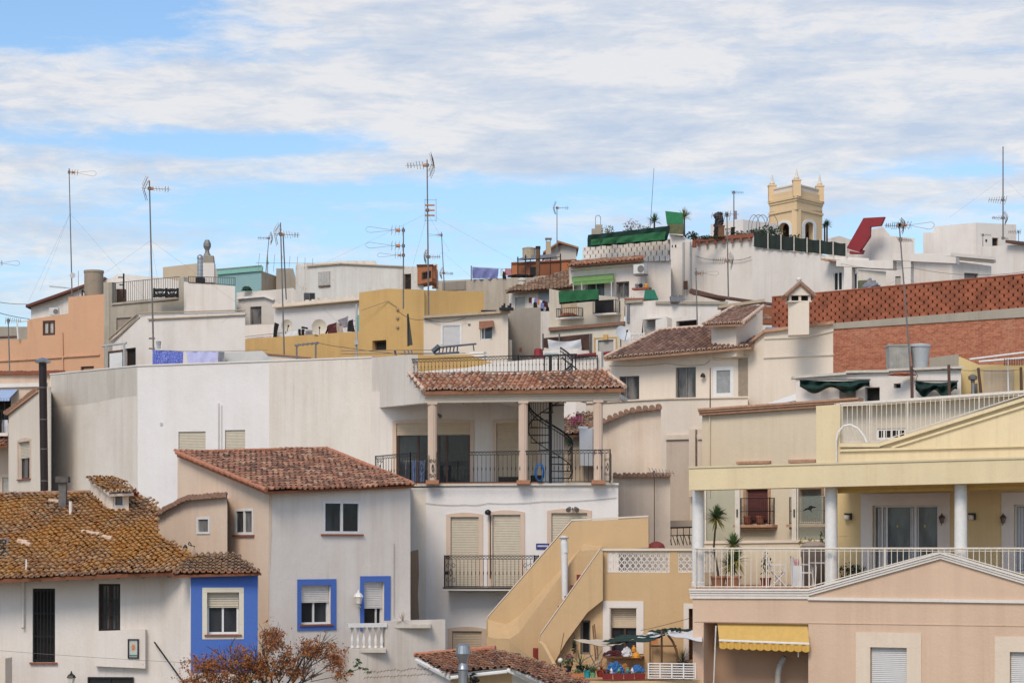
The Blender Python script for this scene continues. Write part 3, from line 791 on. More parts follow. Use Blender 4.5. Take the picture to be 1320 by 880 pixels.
# blue painted corner block with its own tile roof
bl, sB_ = body(HA, [(245, 58.6, 741), (333, 58.9, 739)], WHITE, back=1.6, zb=4, holes={0: [(267, 763, 308, 817)]}, name='corner_wall', r=.3)
s = sB_[0]; g = MB(); a, b_, c_, d_ = s.rect((246, 741, 332, 866)); wu0, wu1, wz0, wz1 = s.rect((267, 763, 308, 817))
for q in ((a, wu0, c_, d_), (wu1, b_, c_, d_), (wu0, wu1, c_, wz0), (wu0, wu1, wz1, d_)): s.box(g, *q, .003, .02)
g.build('blue_panel', BLUE, bl)
window(bl, s, (267, 763, 308, 817), frame=PVC, sash=2, shut=.34, shm=SHUT, sill=SILL, sur=stucco('pale_cream_surround', (.74, .68, .55), (.4, .3, .2), .2), surw=.13, surb=True, r=.22, fw=.055)
roof(bl, (222, 742, 58.3), (337, 739, 58.55), (300, 722, 59.9), [(222, 742), (337, 739), (305, 717), (250, 716)], TILE_NEW if False else TILE_OLD2, tw=.172, rl=.30, jit=.03, h=.06, edge=TILE_CAPD, lipm=TILE_ORG, under=RUST, th=.06)
# framed ceramic picture on the bay
sp = Seg((122, 59.6), (187, 59.5)); t = thing('framed_tile_picture', 'small black-framed ceramic tile picture with an orange figure on the white bay', 'picture')
g = MB(); u0, u1, z0, z1 = sA[0].rect((165, 823, 179, 848), .19); ring(sA[0], g, u0, u1, z0, z1, .035,   .182, .225); g.build('frame', IRON, t)
g = MB(); sA[0].box(g, u0+.03, u1-.03, z0+.03, z1-.03, .182, .20); tl = g.build('tile_panel', plain('glazed_cream_tile', (.52, .54, .50), .25), t)
g = MB(); cu, cz = (u0+u1)/2, (z0+z1)/2; g.prism([sA[0].L(cu+.05*math.cos(a)*(1 if math.sin(a) > -.5 else 1.3), cz+.04+.085*math.sin(a), .205) for a in [2*math.pi*i/12 for i in range(12)]], sA[0].n*-.004); g.build('figure', ORANGEP, tl)
g = MB(); sA[0].box(g, u0+.05, u1-.05, z0+.06, z0+.10, .201, .205); g.build('base_motif', plain('green_glaze', (.08, .2, .16), .3), tl)
# gate and lantern
g = MB(); s = sA[0]
ring(s, g, *s.rect((113, 872, 172, 905), .05), .04, .02, .06)
u0, u1, z0, z1 = s.rect((113, 872, 172, 905)); s.box(g, (u0+u1)/2-.02, (u0+u1)/2+.02, z0, z1, .02, .06); s.box(g, u0, u1, z0, z1-.04, .003, .015)
tag(g.build('door_canopy', IRON), 'black metal gate top just below the white bay', 'gate')
def lantern(px, py, s, m, label, glass=GLOBE, k=1., off=.28):
    t = thing('wall_lantern', label, 'lantern', 'wall lanterns'); c = s.pt(px, py, off)
    g = MB(); g.lathe(c-Vector((0, 0, .16*k)), [(.03*k, 0), (.07*k, .02*k), (.085*k, .03*k)], 6); g.lathe(c+Vector((0, 0, .02*k)), [(.12*k, 0), (.09*k, .06*k), (.03*k, .11*k), (.012*k, .17*k)], 6); g.build('lantern_cap', m, t)
    g = MB(); g.lathe(c-Vector((0, 0, .13*k)), [(.06*k, 0), (.10*k, .15*k)], 6); g.build('glass_body', glass, t)
    g = MB(); b = s.pt(px, py, .0); g.path([b+Vector((0, 0, -.2*k)), b+Vector((0, 0, -.22*k))+s.n*off*.5, c-Vector((0, 0, .15*k))], .012*k+.004, 5); g.build('arm', m, t)
    return t
lantern(92, 874, sA[0], IRON, 'black lantern with pale glass at the foot of the lichen-roofed white house', k=1.1, off=.4)
wire('thick black cable slanting down the white wall beside the blue corner', [sA[0].pt(199, 827, .1), P(240, 884, 58.9)], .022, 0)
g = MB(); c = P(3, 864, 58.5); g.box(c+Vector((-1.2, 0, -3)), c+Vector((.08, .8, .33))); tag(g.build('wall_pier', CREAM2), 'pale pier at the bottom left corner of the photo', 'pier')
wire('thin wire strung across the lower white wall of the lichen-roofed house', [sA[0].pt(0, 838, .3), P(250, 854, 58.2)], .006, .02, STEELD)

# ================================================================== two-faced cream and white house
HB = thing('two_tone_house', 'house with cream side, white front, red clay roof and blue-framed lower windows', 'house')
hB = {0: [(303, 655, 327, 689)], 1: [(416, 645, 465, 688), (388, 754, 426, 804), (469, 750, 495, 806)]}
_, sB = body(HB, [(229, 70, 588), (347, 65.5, 628), (529, 68.5, 622)], WHITE, back=5, holes=hB, zb=5)
s0, s1 = sB
# cream paint on the side wall as its own skin
g = MB(); zz = 5
uR = s0.len
g2 = [(0, P(229, 588, 70).z), (s0.len, P(347, 628, 65.5).z)]
u0, u1, z0, z1 = s0.rect(hB[0][0])
lp = [[Vector((0, P(0, 880, 66).z-2, 0)), Vector((s0.len, P(0, 880, 66).z-2, 0)), Vector((s0.len, g2[1][1]-.01, 0)), Vector((0, g2[0][1]-.01, 0))], [Vector(q) for q in ((u0-.001, z0, 0), (u0-.001, z1, 0), (u1, z1, 0), (u1, z0, 0))]]
fl = [p for l in lp for p in l]
for t3 in tessellate_polygon(lp): g.face([s0.L(fl[i].x, fl[i].y, .006) for i in t3])
g.build('side_wall', PINKC, HB)
g = MB(); s1.poly(g, [(347, 628), (351, 628), (350, 690), (348, 735)], .003, .008); g.build('corner_stain', PINKC, HB)
window(HB, s0, hB[0][0], frame=PVC, sash=2, glass=GLASSC, sill=SILL, r=.05, fw=.08)
window(HB, s1, hB[1][0], frame=PVC, sash=2, glass=GLASS, sill=SILL, r=.06, fw=.085)
SURC = stucco('cream_inner_surround', (.70, .62, .50), (.4, .3, .2), .2)
w1 = window(HB, s1, hB[1][1], frame=PVC, sash=2, glass=GLASS, sill=SILL, r=.2, fw=.055, shut=.42, shm=SHUTW)
def bluering(s, r, inner, par, bottom=True):
    g = MB(); a, b, c, d = s.rect(r); e, f, c2, d2 = s.rect(inner)
    s.box(g, a, e-.002, c, d, .003, .03); s.box(g, f+.002, b, c, d, .003, .03); s.box(g, e-.002, f+.002, d2+.002, d, .003, .03)
    if bottom: s.box(g, e-.002, f+.002, c, c2-.06, .003, .03)
    g.build('blue_surround', BLUE, par)
bluering(s1, (383, 746, 433, 812), hB[1][1], w1)
w2 = window(HB, s1, hB[1][2], frame=PVC, sash=2, glass=DARK, r=.2, fw=.05, shut=.58, shm=SHUTW, mull=[.72])
bluering(s1, (464, 742, 503, 812), hB[1][2], w2, False)
roof(HB, (345, 634, 64.9), (531, 627, 68.2), (300, 584, 71), [(343, 634), (532, 626), (421, 581), (228, 586)], TILE_RED, tw=.20, rl=.33, jit=.018, h=.065, edge=TILE_ORG, lipm=TILE_ORG, under=RUST, caps=((0, 3), (1, 2), (2, 3)), th=.07, capr=.08)
# lean-to annexe on the cream side
an, sa_ = body(HB, [(199, 68.9, 664), (240, 67.6, 643), (293, 66.3, 641)], PINKC, back=2.5, zb=5, holes={1: [(254, 666, 271, 688)]}, name='annexe_wall')
window(an, sa_[1], (254, 666, 271, 688), sash=1, glass=GLASSC, r=.04, fw=.07)
coping(an, [P(199, 664, 68.7), P(222, 651, 68.0), P(240, 642, 67.4), P(292, 638, 66.2)], mat=TILE_CAPD, r=.075, wid=.5)
g = MB(); c = sa_[1].pt(251, 704, 0)   # wall lamp
t = thing('wall_spotlight', 'small dark goose-neck lamp on the cream annexe wall', 'lamp'); n = sa_[1].n
g.path([c, c+n*.25+Vector((0, 0, .06)), c+n*.3+Vector((.06, 0, .14)), c+n*.3+Vector((.12, 0, .08)), c+n*.3+Vector((.12, 0, 0))], .015, 5); g.build('arm', IRON, t)
g = MB(); g.lathe(c+n*.3+Vector((-.06, 0, -.06)), [(.02, .12), (.07, .04), (.08, 0)], 10); g.build('lamp_shade', IRON, t)
lantern(462, 770, s1, WPAINT, 'white lantern beside the blue-framed balcony door', k=1.3, off=.22)
# terrace with balusters
sT = Seg((440, 65.8), (575, 67)); g = MB(); sT.poly(g, [(450, 836), (497, 834), (497, 800), (574, 798), (574, 960), (450, 960)], -.25, 0); ter = g.build('terrace_wall', WHITED, HB)
g = MB(); sT.pbox(g, (449, 803, 499, 808), -.22, .05); ter2 = g.build('balustrade_rail', WPAINT, HB)
for i in range(6):
    g = MB(); x = 454+i*7.6; b0 = sT.pt(x, 834.5, -.1); hgt = sT.pt(x, 808, -.1).z-b0.z
    g.lathe(b0, [(.055, 0), (.055, hgt*.07), (.035, hgt*.12), (.06, hgt*.3), (.05, hgt*.45), (.028, hgt*.62), (.03, hgt*.85), (.055, hgt*.93), (.055, hgt)], 10); g.build('baluster', WPAINT, HB, smooth=True)
g = MB(); q0 = P(497, 800, 66.2); g.box(Vector((q0.x, q0.y+.2, q0.z-.22)), Vector((P(556, 800, 67.0).x, 69.5, q0.z-.11))); g.box(Vector((P(449, 0, 66).x, 66.0, q0.z-.95)), Vector((P(500, 800, 67.0).x, 69.0, q0.z-.85))); g.build('terrace_floor', CONW, HB)
# dead weeds on the terrace, barbed wire
g = MB(); spiky(g, P(519, 800, 66.5), 26, .35, random.Random(5), .006); tag(g.build('dry_weeds', plain('dry_grass', (.3, .22, .12), .9)), 'tuft of dry weeds growing on the white terrace wall', 'weeds')
g = MB(); A = P(470, 873, 60); B = P(600, 866, 60); rnd = random.Random(1)
for zo in (0, .16):
    pts = [A+(B-A)*(i/30)+Vector((0, 0, zo*(1+.1*math.sin(i))+rnd.uniform(-.015, .015))) for i in range(31)]; g.path(pts, .006, 3)
    for q in pts: g.tube(q-Vector((.03, 0, .04)), q+Vector((.02, 0, .04)), .005, n=3)
tag(g.build('barbed_wire', RUSTM), 'strands of rusty barbed wire in front of the white terrace wall', 'barbed wire')
# strip of bare masonry on the white wall
# ================================================================== small tiled house at bottom centre
HS = thing('small_tiled_house', 'low house with orange clay roof, white gable and steel flue, bottom centre', 'house')
body(HS, [(538, 61.5, 852), (580, 58.6, 870), (655, 58.3, 866), (712, 57.6, 884), (760, 57, 905)], WHITE, back=4, zb=5)
sS = Seg((580, 58.58), (655, 58.28)); g = MB(); sS.poly(g, [(581, 871), (655, 867), (710, 890), (700, 950), (581, 950)], .004, .02); g.build('tan_wall', STAIRO, HS)
roof(HS, (578, 870, 58.0), (655, 861, 57.8), (600, 841, 62.5), [(578, 869), (655, 860), (712, 884), (766, 884), (700, 856), (639, 838), (537, 847)], TILE_NEW, tw=.19, rl=.34, jit=.03, h=.065, edge=TILE_ORG, lipm=TILE_CAPD, under=WPAINT, caps=((5, 6),), th=.07)
g = MB(); A = P(537, 851, 61.6); B = P(580, 873, 58.2); g.tube(A, B, .07, n=6); A = P(654, 863, 57.6); g.tube(A, P(712, 889, 57), .06, n=6); g.tube(P(581, 873, 57.8), P(654, 865, 57.6), .05, n=6); g.build('gutter', WPAINT, HS)
fl_ = thing('steel_flue', 'shiny steel flue with a flared cowl in front of the small clay roof', 'flue')
c = P(597, 884, 57.3); g = MB(); g.lathe(c-Vector((0, 0, 1)), [(.13, 0), (.13, 1.42), (.15, 1.44), (.15, 1.47), (.13, 1.5), (.12, 1.6)], 16); g.build('pipe', STEEL, fl_, smooth=True)
g = MB(); c2 = P(597, 855, 57.3); g.lathe(c2, [(.10, 0), (.19, .24), (.20, .27), (.17, .48), (.09, .54)], 16); g.build('cowl', STEEL, fl_)
g = MB(); leaves(g, P(611, 878, 57.4), (.14, .1, .25), 120, .06, random.Random(2)); tag(g.build('black_bag', BLACKC), 'crumpled black plastic hanging by the steel flue', 'plastic bag')

# ================================================================== russet tree
def limb(g, a, d, L, r, depth, rnd, tips):
    n = 4; p = a
    for i in range(n):
        d = (d+Vector((rnd.uniform(-1, 1), rnd.uniform(-1, 1), rnd.uniform(-.3, .7)))*.16).normalized(); q = p+d*(L/n)
        g.tube(p, q, r*(1-.14*i), r*(1-.14*(i+1)), 5, cap=False); p = q
        if depth > 0 and i > 0:
            for _ in range(2):
                e = (d+Vector((rnd.uniform(-1, 1), rnd.uniform(-1, 1), rnd.uniform(-.25, .6)))*.85).normalized(); limb(g, p, e, L*.62, r*.48, depth-1, rnd, tips)
    tips.append((p, depth))
rnd = random.Random(21); T = thing('russet_tree', 'bare-branched tree with clumps of russet dry leaves in front of the blue wall', 'tree')
g = MB(); g.tube((P(350, 900, 54).x, 54, 4.5), P(352, 905, 54), .16, .10, 8); g.build('trunk', BARK, T)
g = MB(); tips = []
for ex, ey, dy, L in ((275, 850, 0, 1.5), (352, 820, .5, 1.45), (318, 845, -.4, 1.2), (398, 843, .3, 1.3), (428, 835, 0, 1.75), (330, 862, .6, 1.0), (300, 868, -.5, 1.3), (425, 862, -.4, 1.5), (372, 850, -.3, 1.0)):
    a = P(352+(ex-352)*.18, 893, 54); e = P(ex, ey, 54+dy); limb(g, a, (e-a).normalized(), (e-a).length*.64, .034, 2, rnd, tips)
g.build('branches', BARK, T)
fo = [MB(), MB(), MB()]; rnd = random.Random(5)
for cx_, cy_, rx, ry, n in ((352, 826, 13, 18, 420), (270, 860, 26, 14, 700), (318, 856, 24, 15, 620), (372, 850, 10, 16, 170), (405, 838, 17, 14, 420), (432, 848, 15, 16, 330), (296, 880, 48, 13, 700), (350, 862, 28, 16, 420), (250, 880, 20, 8, 200), (385, 868, 14, 10, 110), (440, 870, 10, 8, 70), (310, 840, 12, 8, 60)):
    for _ in range(n//5):
        qx = rnd.gauss(cx_, rx*.5); qy = rnd.gauss(cy_, ry*.5); c = P(qx, qy, 54+rnd.uniform(-.5, .5)); m = fo[rnd.choice((0, 0, 1, 1, 2))]; leaves(m, c, (.09, .09, .09), 15, .036, rnd)
    for _ in range(n//2):
        c = P(rnd.gauss(cx_, rx*.62), rnd.gauss(cy_, ry*.62), 54+rnd.uniform(-.5, .5)); leaves(fo[rnd.choice((0, 1, 2))], c, (.03, .03, .03), 2, .028, rnd)
for m, mt in zip(fo, (LEAFR, LEAFO, LEAFP)): m.build('leaf_clump', mt, T)
g = MB(); leaves(g, P(315, 876, 53.8), (.45, .3, .12), 160, .035, rnd); g.build('green_leaves', LEAFG, T)
g = MB(); g.path([P(400, 878, 54), P(430, 872, 53.9), P(448, 866, 53.8), P(462, 862, 53.8)], .012, 4); sprig = thing('leafy_twig', 'green leafy twig sticking out to the right of the russet tree', 'twig'); g.build('stem', BARK, sprig)
g = MB()
for px, py in ((452, 864), (458, 858), (464, 861), (470, 862), (476, 866), (461, 850), (463, 854)): leaves(g, P(px, py, 53.8), (.07, .05, .035), 16, .045, rnd)
g.build('foliage', LEAFG, sprig)
# ================================================================== large white house with tiled pent roof and spiral stair
HC = thing('balcony_house', 'large white house with columned balcony, clay pent roof and spiral stair, centre', 'house')
hC = {1: [(230, 556, 265, 600), (290, 554, 316, 600)]}
_, sC = body(HC, [(65, 88, 483), (177, 81, 472), (347, 79.6, 466), (480, 78, 461)], WHITEC, back=8, holes=hC, r=.25)
def skin(s, poly, mat, par, name='wall', off=.012):
    g = MB(); s.poly(g, poly, .003, off); return g.build(name, mat, par)
skin(sC[0], [(65.3, 484), (176.7, 473), (176.7, 650), (65.3, 665)], STREAK, HC, 'side_wall')
g = MB(); sC[0].poly(g, [(66, 484.5), (176, 473.5), (176, 510), (150, 513), (110, 521), (66, 525)], .0125, .014); g.build('grey_weathering', stucco('grey_damp_stucco', (.61, .56, .49), (.25, .21, .17), .6), HC)
skin(sC[2], [(347, 467), (479.8, 461.5), (479.8, 640), (347, 640)], STREAK, HC, 'front_wall')
window(HC, sC[1], hC[1][0], frame=BROWNW, shut=1, shm=SHUT, r=.15, sash=1)
window(HC, sC[1], hC[1][1], frame=BROWNW, shut=.6, shm=SHUT, r=.15, sash=2, glass=GLASSG)
g = MB(); g.path([sC[1].pt(281, 519, .03), sC[1].pt(281, 600, .03)], .04, 10); g.path([sC[1].pt(285, 522, .03), sC[1].pt(285, 600, .03)], .03, 10); g.build('downpipe', WHITEC, HC)
g = MB(); g.tube(sC[1].pt(208, 546, 0), sC[1].pt(208, 546, .04), .06, n=10); g.build('vent_cap', ACW, HC)
g = MB()   # flat copings on the parapet
for s, a, b in ((sC[0], (65, 483), (177, 472)), (sC[1], (177, 472), (347, 466)), (sC[2], (347, 466), (480, 461))):
    A, B = s.pt(*a), s.pt(*b); g.hexa([A+s.n*.04, B+s.n*.04, B-s.n*.3, A-s.n*.3]+[q+Vector((0, 0, .05)) for q in (A+s.n*.04, B+s.n*.04, B-s.n*.3, A-s.n*.3)])
g.build('parapet_coping', WTRIM, HC)
# projecting upper parapet at the left of the pent roof
sF = Seg((478, 77.6), (548, 72.6)); g = MB(); sF.poly(g, [(479, 461), (528, 457), (528.5, 485), (548, 506), (548, 519), (480, 526)], -.3, 0); g.build('upper_parapet', STREAK, HC)
# lower storey
hL = {0: [(581, 666, 617, 757), (635, 663, 671, 757), (711, 661, 757, 757), (583, 813, 621, 862)]}
_, sL = body(HC, [(470, 73.2, 629), (797, 71.6, 624)], WHITEC, back=5.5, holes=hL, name='lower_wall', r=.25)
s = sL[0]
for i, h in enumerate(hL[0]):
    window(HC, s, h, frame=BROWNW, shut=1, shm=SHUT if i < 3 else SHUTB, r=.16, sash=1, sur=TRIM, surw=.15, arch=.07, fw=.07)
skin(s, [(531, 630), (549, 630), (549, 798), (531, 798)], STREAK, HC, 'corner_plaster', .006)
g = MB(); rn = random.Random(4)
pts = [(528, 716), (530, 710), (539, 708), (540, 740), (538.5, 765), (540, 797), (530, 798), (529, 770)]; s.poly(g, pts, .004, .03); g.build('bare_masonry', STONE, HC)
# balcony floor and step of terracotta edge
g = MB(); zf = s.pt(640, 625, 0).z; sE = Seg((484, 72.9), (797, 71.4)); 
q4 = [P(x, 600, y) for x, y in ((480, 73.1), (797.5, 71.5), (792, 75.5), (480, 77.5))]
for q in q4: q.z = zf-.02
g.hexa(q4+[q+Vector((0, 0, .07)) for q in q4]); fl2 = g.build('balcony_floor', WTRIM, HC)
g = MB(); s.box(g, s.u(528), s.u(700), zf+.052, zf+.09, -.3, .03); g.build('terracotta_edge', TERRA, fl2)
# recessed wall under the pent roof
hR = {0: [(511, 545, 606, 632), (640, 545, 692, 632)]}
_, sR = body(HC, [(478, 76.8, 505), (727, 75.6, 505)], WHITE, back=3, zb=zf-.1, holes=hR, name='terrace_wall', r=.25)
sr = sR[0]
wd = window(HC, sr, hR[0][0], frame=BROWNW, shut=.165, shm=SHUTB, sash=3, glass=GLASS, r=.12, sur=TRIM, surw=.14, arch=.06, fw=.07, mull=[.29, .57, .68])
window(HC, sr, hR[0][1], frame=BROWNW, shut=1, shm=SHUTB, sash=1, r=.12, sur=TRIM, surw=.14, arch=.06)
# ceiling slab, beam with mouldings, pent roof
zt = P(640, 519, 72.2).z; g = MB()
sP = Seg((548, 72.5), (798, 71.3))
sP.box(g, 0, sP.len, zt+.02, zt+.36, -.42, 0); sP.box(g, -.05, sP.len+.05, zt+.20, zt+.30, .002, .07); sP.box(g, -.09, sP.len+.09, zt+.302, zt+.40, .002, .14); g.build('entablature', TRIM if False else stucco('cream_white_trim', (.70, .61, .50), (.4, .3, .2), .35), HC)
g = MB(); q4 = [P(x, 600, y) for x, y in ((556, 73.2), (790, 72.0), (727, 76.0), (512, 77.2))]
for q in q4: q.z = zt+.38
g.hexa(q4+[q+Vector((0, 0, .17)) for q in q4]); sP.box(g, sP.len*.35, sP.len*.42, zt+.1, zt+.37, -4.0, -.43); g.build('ceiling_slab', WHITED, HC)
g = MB()
for i in range(9): sP.box(g, .4+i*.72, .52+i*.72, zt+.22, zt+.375, -4.0, -.43)
g.build('ceiling_beams', WHITED, HC)
roof(HC, (547, 505, 72.25), (806, 501, 70.95), (650, 479.5, 73.6), [(547, 505), (806, 501), (778, 479), (528, 484)], TILE_NEW, tw=.212, rl=.36, jit=.02, h=.075, under=TERRA, edge=TILE_CAP, caps=((0, 3), (1, 2)), th=.12, capr=.07)
for x in (557.5, 674.5, 771):   # fluted columns
    sc_ = Seg((x-7, 72.55-(x-548)*.0048), (x+7, 72.5-(x-548)*.0048)); g = MB(); c = P(x, 623, 72.55-(x-548)*.0048); h = zt-c.z
    n = 48; prof = [(.142+(.013 if j % 3 else 0)) for j in range(n)]
    for k_ in range(n):
        a0 = 2*math.pi*k_/n; a1 = 2*math.pi*((k_+1) % n)/n; r0, r1 = prof[k_], prof[(k_+1) % n]
        g.face([c+Vector((math.cos(a0)*r0, math.sin(a0)*r0, .1)), c+Vector((math.cos(a1)*r1, math.sin(a1)*r1, .1)), c+Vector((math.cos(a1)*r1, math.sin(a1)*r1, h)), c+Vector((math.cos(a0)*r0, math.sin(a0)*r0, h))])
    col_ = g.build('column', TRIM if x > 0 else TRIM, HC)
    g = MB(); g.box(c+Vector((-.22, -.22, -.02)), c+Vector((.22, .22, .11))); g.build('column_base', TERRA, col_)
    g = MB(); g.box(c+Vector((-.165, -.165, h-.04)), c+Vector((.165, .165, h+.03))); g.build('column_capital', TRIM, col_)
# railings
zb0 = zf+.05
A = sP.L(sP.u(486), zb0, .1); B = sP.L(sP.len-.28, zb0, .1); C_ = B+Vector((.02, 2.2, 0))
bp = P(484, 626, 74.0); A = Vector((bp.x, bp.y, zb0))
A2 = P(529, 626, 72.6); A2.z = zb0
railing(HC, [A, A2, B], 1.08, .145, .011, fancy=True, belly=True, name='balcony_railing', hs=[.98, 1.03, 1.08])
railing(HC, [B, B+Vector((.15, 3.6, 0))], 1.08, .16, .010, fancy=True, name='balcony_side_railing')
g = MB()
for x0, x1 in ((486, 494), (537, 550), (553, 563), (727, 737), (779, 788)): scrolls(g, sP, sP.u(x0, .1), sP.u(x1, .1), zb0+.08, zb0+.95, .12)
g.build('railing_scrolls', IRON, HC)
# roof terrace railing and stair head
zr = P(650, 479, 73.7).z; rr_ = Seg((529, 74.0), (770, 72.8))
railing(HC, [rr_.L(0, zr-.05), rr_.L(rr_.u(668), zr-.05), rr_.L(rr_.len, zr-.05)], .62, .125, .010, fancy=True, hs=[.50, .56, .52], name='roof_railing', belly=True)
g = MB()
for x in (700, 718, 727, 740): g.tube(rr_.L(rr_.u(x), zr-.1, -.3), rr_.L(rr_.u(x), zr+.52, -.3), .022, n=5)
for a, b in ((668, 742),): g.tube(rr_.L(rr_.u(a), zr+.5, -.3), rr_.L(rr_.u(b), zr+.55, -.3), .03, n=5); g.tube(rr_.L(rr_.u(722), zr+.45, -.3), rr_.L(rr_.u(742), zr+.05, -.3), .025, n=5)
g.build('stair_head_rail', IRON, HC)
g = MB(); rr_.box(g, 0, rr_.len, zr-.25, zr-.05, -3, .05); rr_.box(g, rr_.len-.05, rr_.len+.12, zr-.3, zr+.62, -.6, -.1); g.build('roof_terrace_slab', WHITED, HC)
# spiral stair
SS = thing('spiral_staircase', 'black iron spiral staircase rising through the right of the columned balcony', 'staircase')
cx0 = P(709.5, 622, 74.1); c0 = Vector((cx0.x, cx0.y, zb0)); H = zr-zb0+.1; g = MB(); g.tube(c0, c0+Vector((0, 0, H+.5)), .055, n=10); g.build('centre_pole', IRON, SS, smooth=True)
nst = 15; rad = .76; turn = 1.30*2*math.pi/nst; a0 = R(-38); gh = MB(); pr = []; pr2 = []
for i in range(nst):
    a = a0+i*turn; z = (i+1)*H/(nst+1); g = MB(); d0 = Vector((math.cos(a), math.sin(a), 0)); d1 = Vector((math.cos(a+turn*1.1), math.sin(a+turn*1.1), 0)); q = c0+Vector((0, 0, z))
    g.prism([q+d0*.06, q+d0*rad, q+d1*rad, q+d1*.06], Vector((0, 0, -.03)))
    g.tube(q+d0*rad-Vector((0, 0, H/(nst+1))), q+d0*rad, .014, n=4); g.build('tread', IRON, SS)
    for f in (0, .25, .5, .75): 
        af = a+turn*f; e = c0+Vector((math.cos(af)*rad, math.sin(af)*rad, z+f*H/(nst+1)-.02)); gh.tube(e, e+Vector((0, 0, .9)), .010, n=4); pr.append(e+Vector((0, 0, .9))); pr2.append(e+Vector((0, 0, .78)))
gh.path(pr, .032, 5); gh.path(pr2, .020, 4); gh.path([q-Vector((0, 0, .93)) for q in pr], .020, 4)
for a_, b_ in zip(pr, pr2[1:]): gh.tube(a_, b_, .007, n=3)
gh.build('handrail', IRON, SS)
# things on the balcony
t = thing('garden_hose', 'coiled bright blue garden hose hung on the balcony railing', 'hose'); g = MB(); c = P(695.5, 609, 72.0)
for k_ in range(9):
    pts = [c+Vector((math.cos(a)*(.11+.006*k_), -.05+.018*(k_-4), math.sin(a)*(.26+.006*k_)+rn.uniform(-.004, .004))) for a in [2*math.pi*j/22 for j in range(23)]]; g.path(pts, .014, 5)
g.build('coil', HOSE, t, smooth=True)
for x0, x1, y0, y1, lb in ((642, 671, 615, 625.5, 'long black planter box standing behind the balcony railing'), (684, 699, 613, 624.5, 'short black planter box below the blue hose')):
    g = MB(); c = P((x0+x1)/2, y1, 72.6); w_ = (x1-x0)*72.6/F/2; h = (y1-y0)*72.6/F
    g.hexa([c+Vector(v) for v in ((-w_*.94, -.1, 0), (w_*.94, -.1, 0), (w_*.94, .12, 0), (-w_*.94, .12, 0), (-w_, -.13, h), (w_, -.13, h), (w_, .15, h), (-w_, .15, h))])
    t = thing('planter_box', lb, 'planter'); g.build('box', BLACKC, t); g = MB(); g.box(c+Vector((-w_*.92, -.1, h)), c+Vector((w_*.92, .12, h+.02))); g.build('soil', SOIL, t)
# a folding chair / blue drying rack behind the railing
t = thing('drying_rack', 'low rack with blue cloths behind the left end of the balcony railing', 'drying rack'); sk_ = Seg((530, 74.3), (560, 74.3))
g = MB()
for x in (521, 533, 545): g.tube(sk_.pt(x, 625), sk_.pt(x+3, 592), .014, n=5)
g.tube(sk_.pt(520, 594), sk_.pt(549, 594), .014, n=5); g.build('rack_frame', STEELD, t)
for x in (531, 541): cloth('hanging_cloth', sk_, [(x, 594), (x+6, 594), (x+6, 620), (x, 621)], plain('faded_blue_cloth', (.10, .14, .25), .9), waves=2, amp=.02, parent=t, nx=8, nz=5, off=.03)
# lower balcony
LB = thing('wrought_iron_balcony', 'small black iron balcony in front of two shuttered arched doors', 'balcony')
zq = s.pt(620, 757, .45).z; uL, uR_ = s.u(573, .75), s.u(689, .75)
g = MB(); s.box(g, uL-.03, uR_+.03, zq-.09, zq, .005, .78); g.build('slab', WTRIM, LB)
g = MB(); s.box(g, uL-.05, uR_+.05, zq-.02, zq+.02, .785, .81); g.build('slab_edge', IRON, LB)
railing(LB, [s.L(uL, zq, .01), s.L(uL, zq, .75), s.L(uR_, zq, .75), s.L(uR_, zq, .01)], 1.06, .13, .010, fancy=True, belly=True)
for q9 in (uL+.03, uR_-.40): g = MB(); scrolls(g, s, q9, q9+.37, zq+.08, zq+.92, .765); g.build('scroll_panel', IRON, LB)
# signs, lamps
g = MB(); s.pbox(g, (691, 700, 708, 707.5), .004, .03); t = tag(g.build('street_sign', SIGNB), 'small dark blue plaque with pale lettering lines by the arched door', 'sign')
g = MB(); 
for i in range(9): s.pbox(g, (693+i*1.5, 702.3, 694+i*1.5, 704.4), .031, .034)
g.build('pale_lettering', WPAINT, t)
t = thing('wall_camera_lamp', 'black globe lamp on a bent arm between the two arched doors', 'lamp'); g = MB(); c = s.pt(629, 661, .22); g.path([s.pt(632, 745, .03), s.pt(632, 664, .03), s.pt(631, 662, .15), c], .018, 5); g.build('conduit', IRON, t)
g = MB(); g.lathe(c-Vector((0, 0, .07)), [(.02, 0), (.09, .03), (.11, .09), (.09, .15), (.03, .19)], 12); g.build('lamp_globe', IRON, t, smooth=True)
t = thing('floodlight', 'grey twin floodlight above the half-hidden arched door', 'floodlight'); c = s.pt(738, 655, .2)
for dx in (-.09, .09): g = MB(); g.tube(c+Vector((dx, 0, .02)), c+Vector((dx*1.6, -.16, -.06)), .05, .085, 10); g.build('lamp_head', STEELD, t)
g = MB(); g.tube(s.pt(738, 655, 0), c, .03, n=6); g.build('bracket', STEELD, t)
g = MB(); c = sr.pt(565, 534, .15); g.tube(sr.pt(565, 534, 0), c, .02, n=5); g.tube(c, c+Vector((.08, -.1, -.08)), .04, .07, 8); tag(g.build('spot_lamp', STEELD), 'small grey spot lamp on the recessed balcony wall', 'lamp')

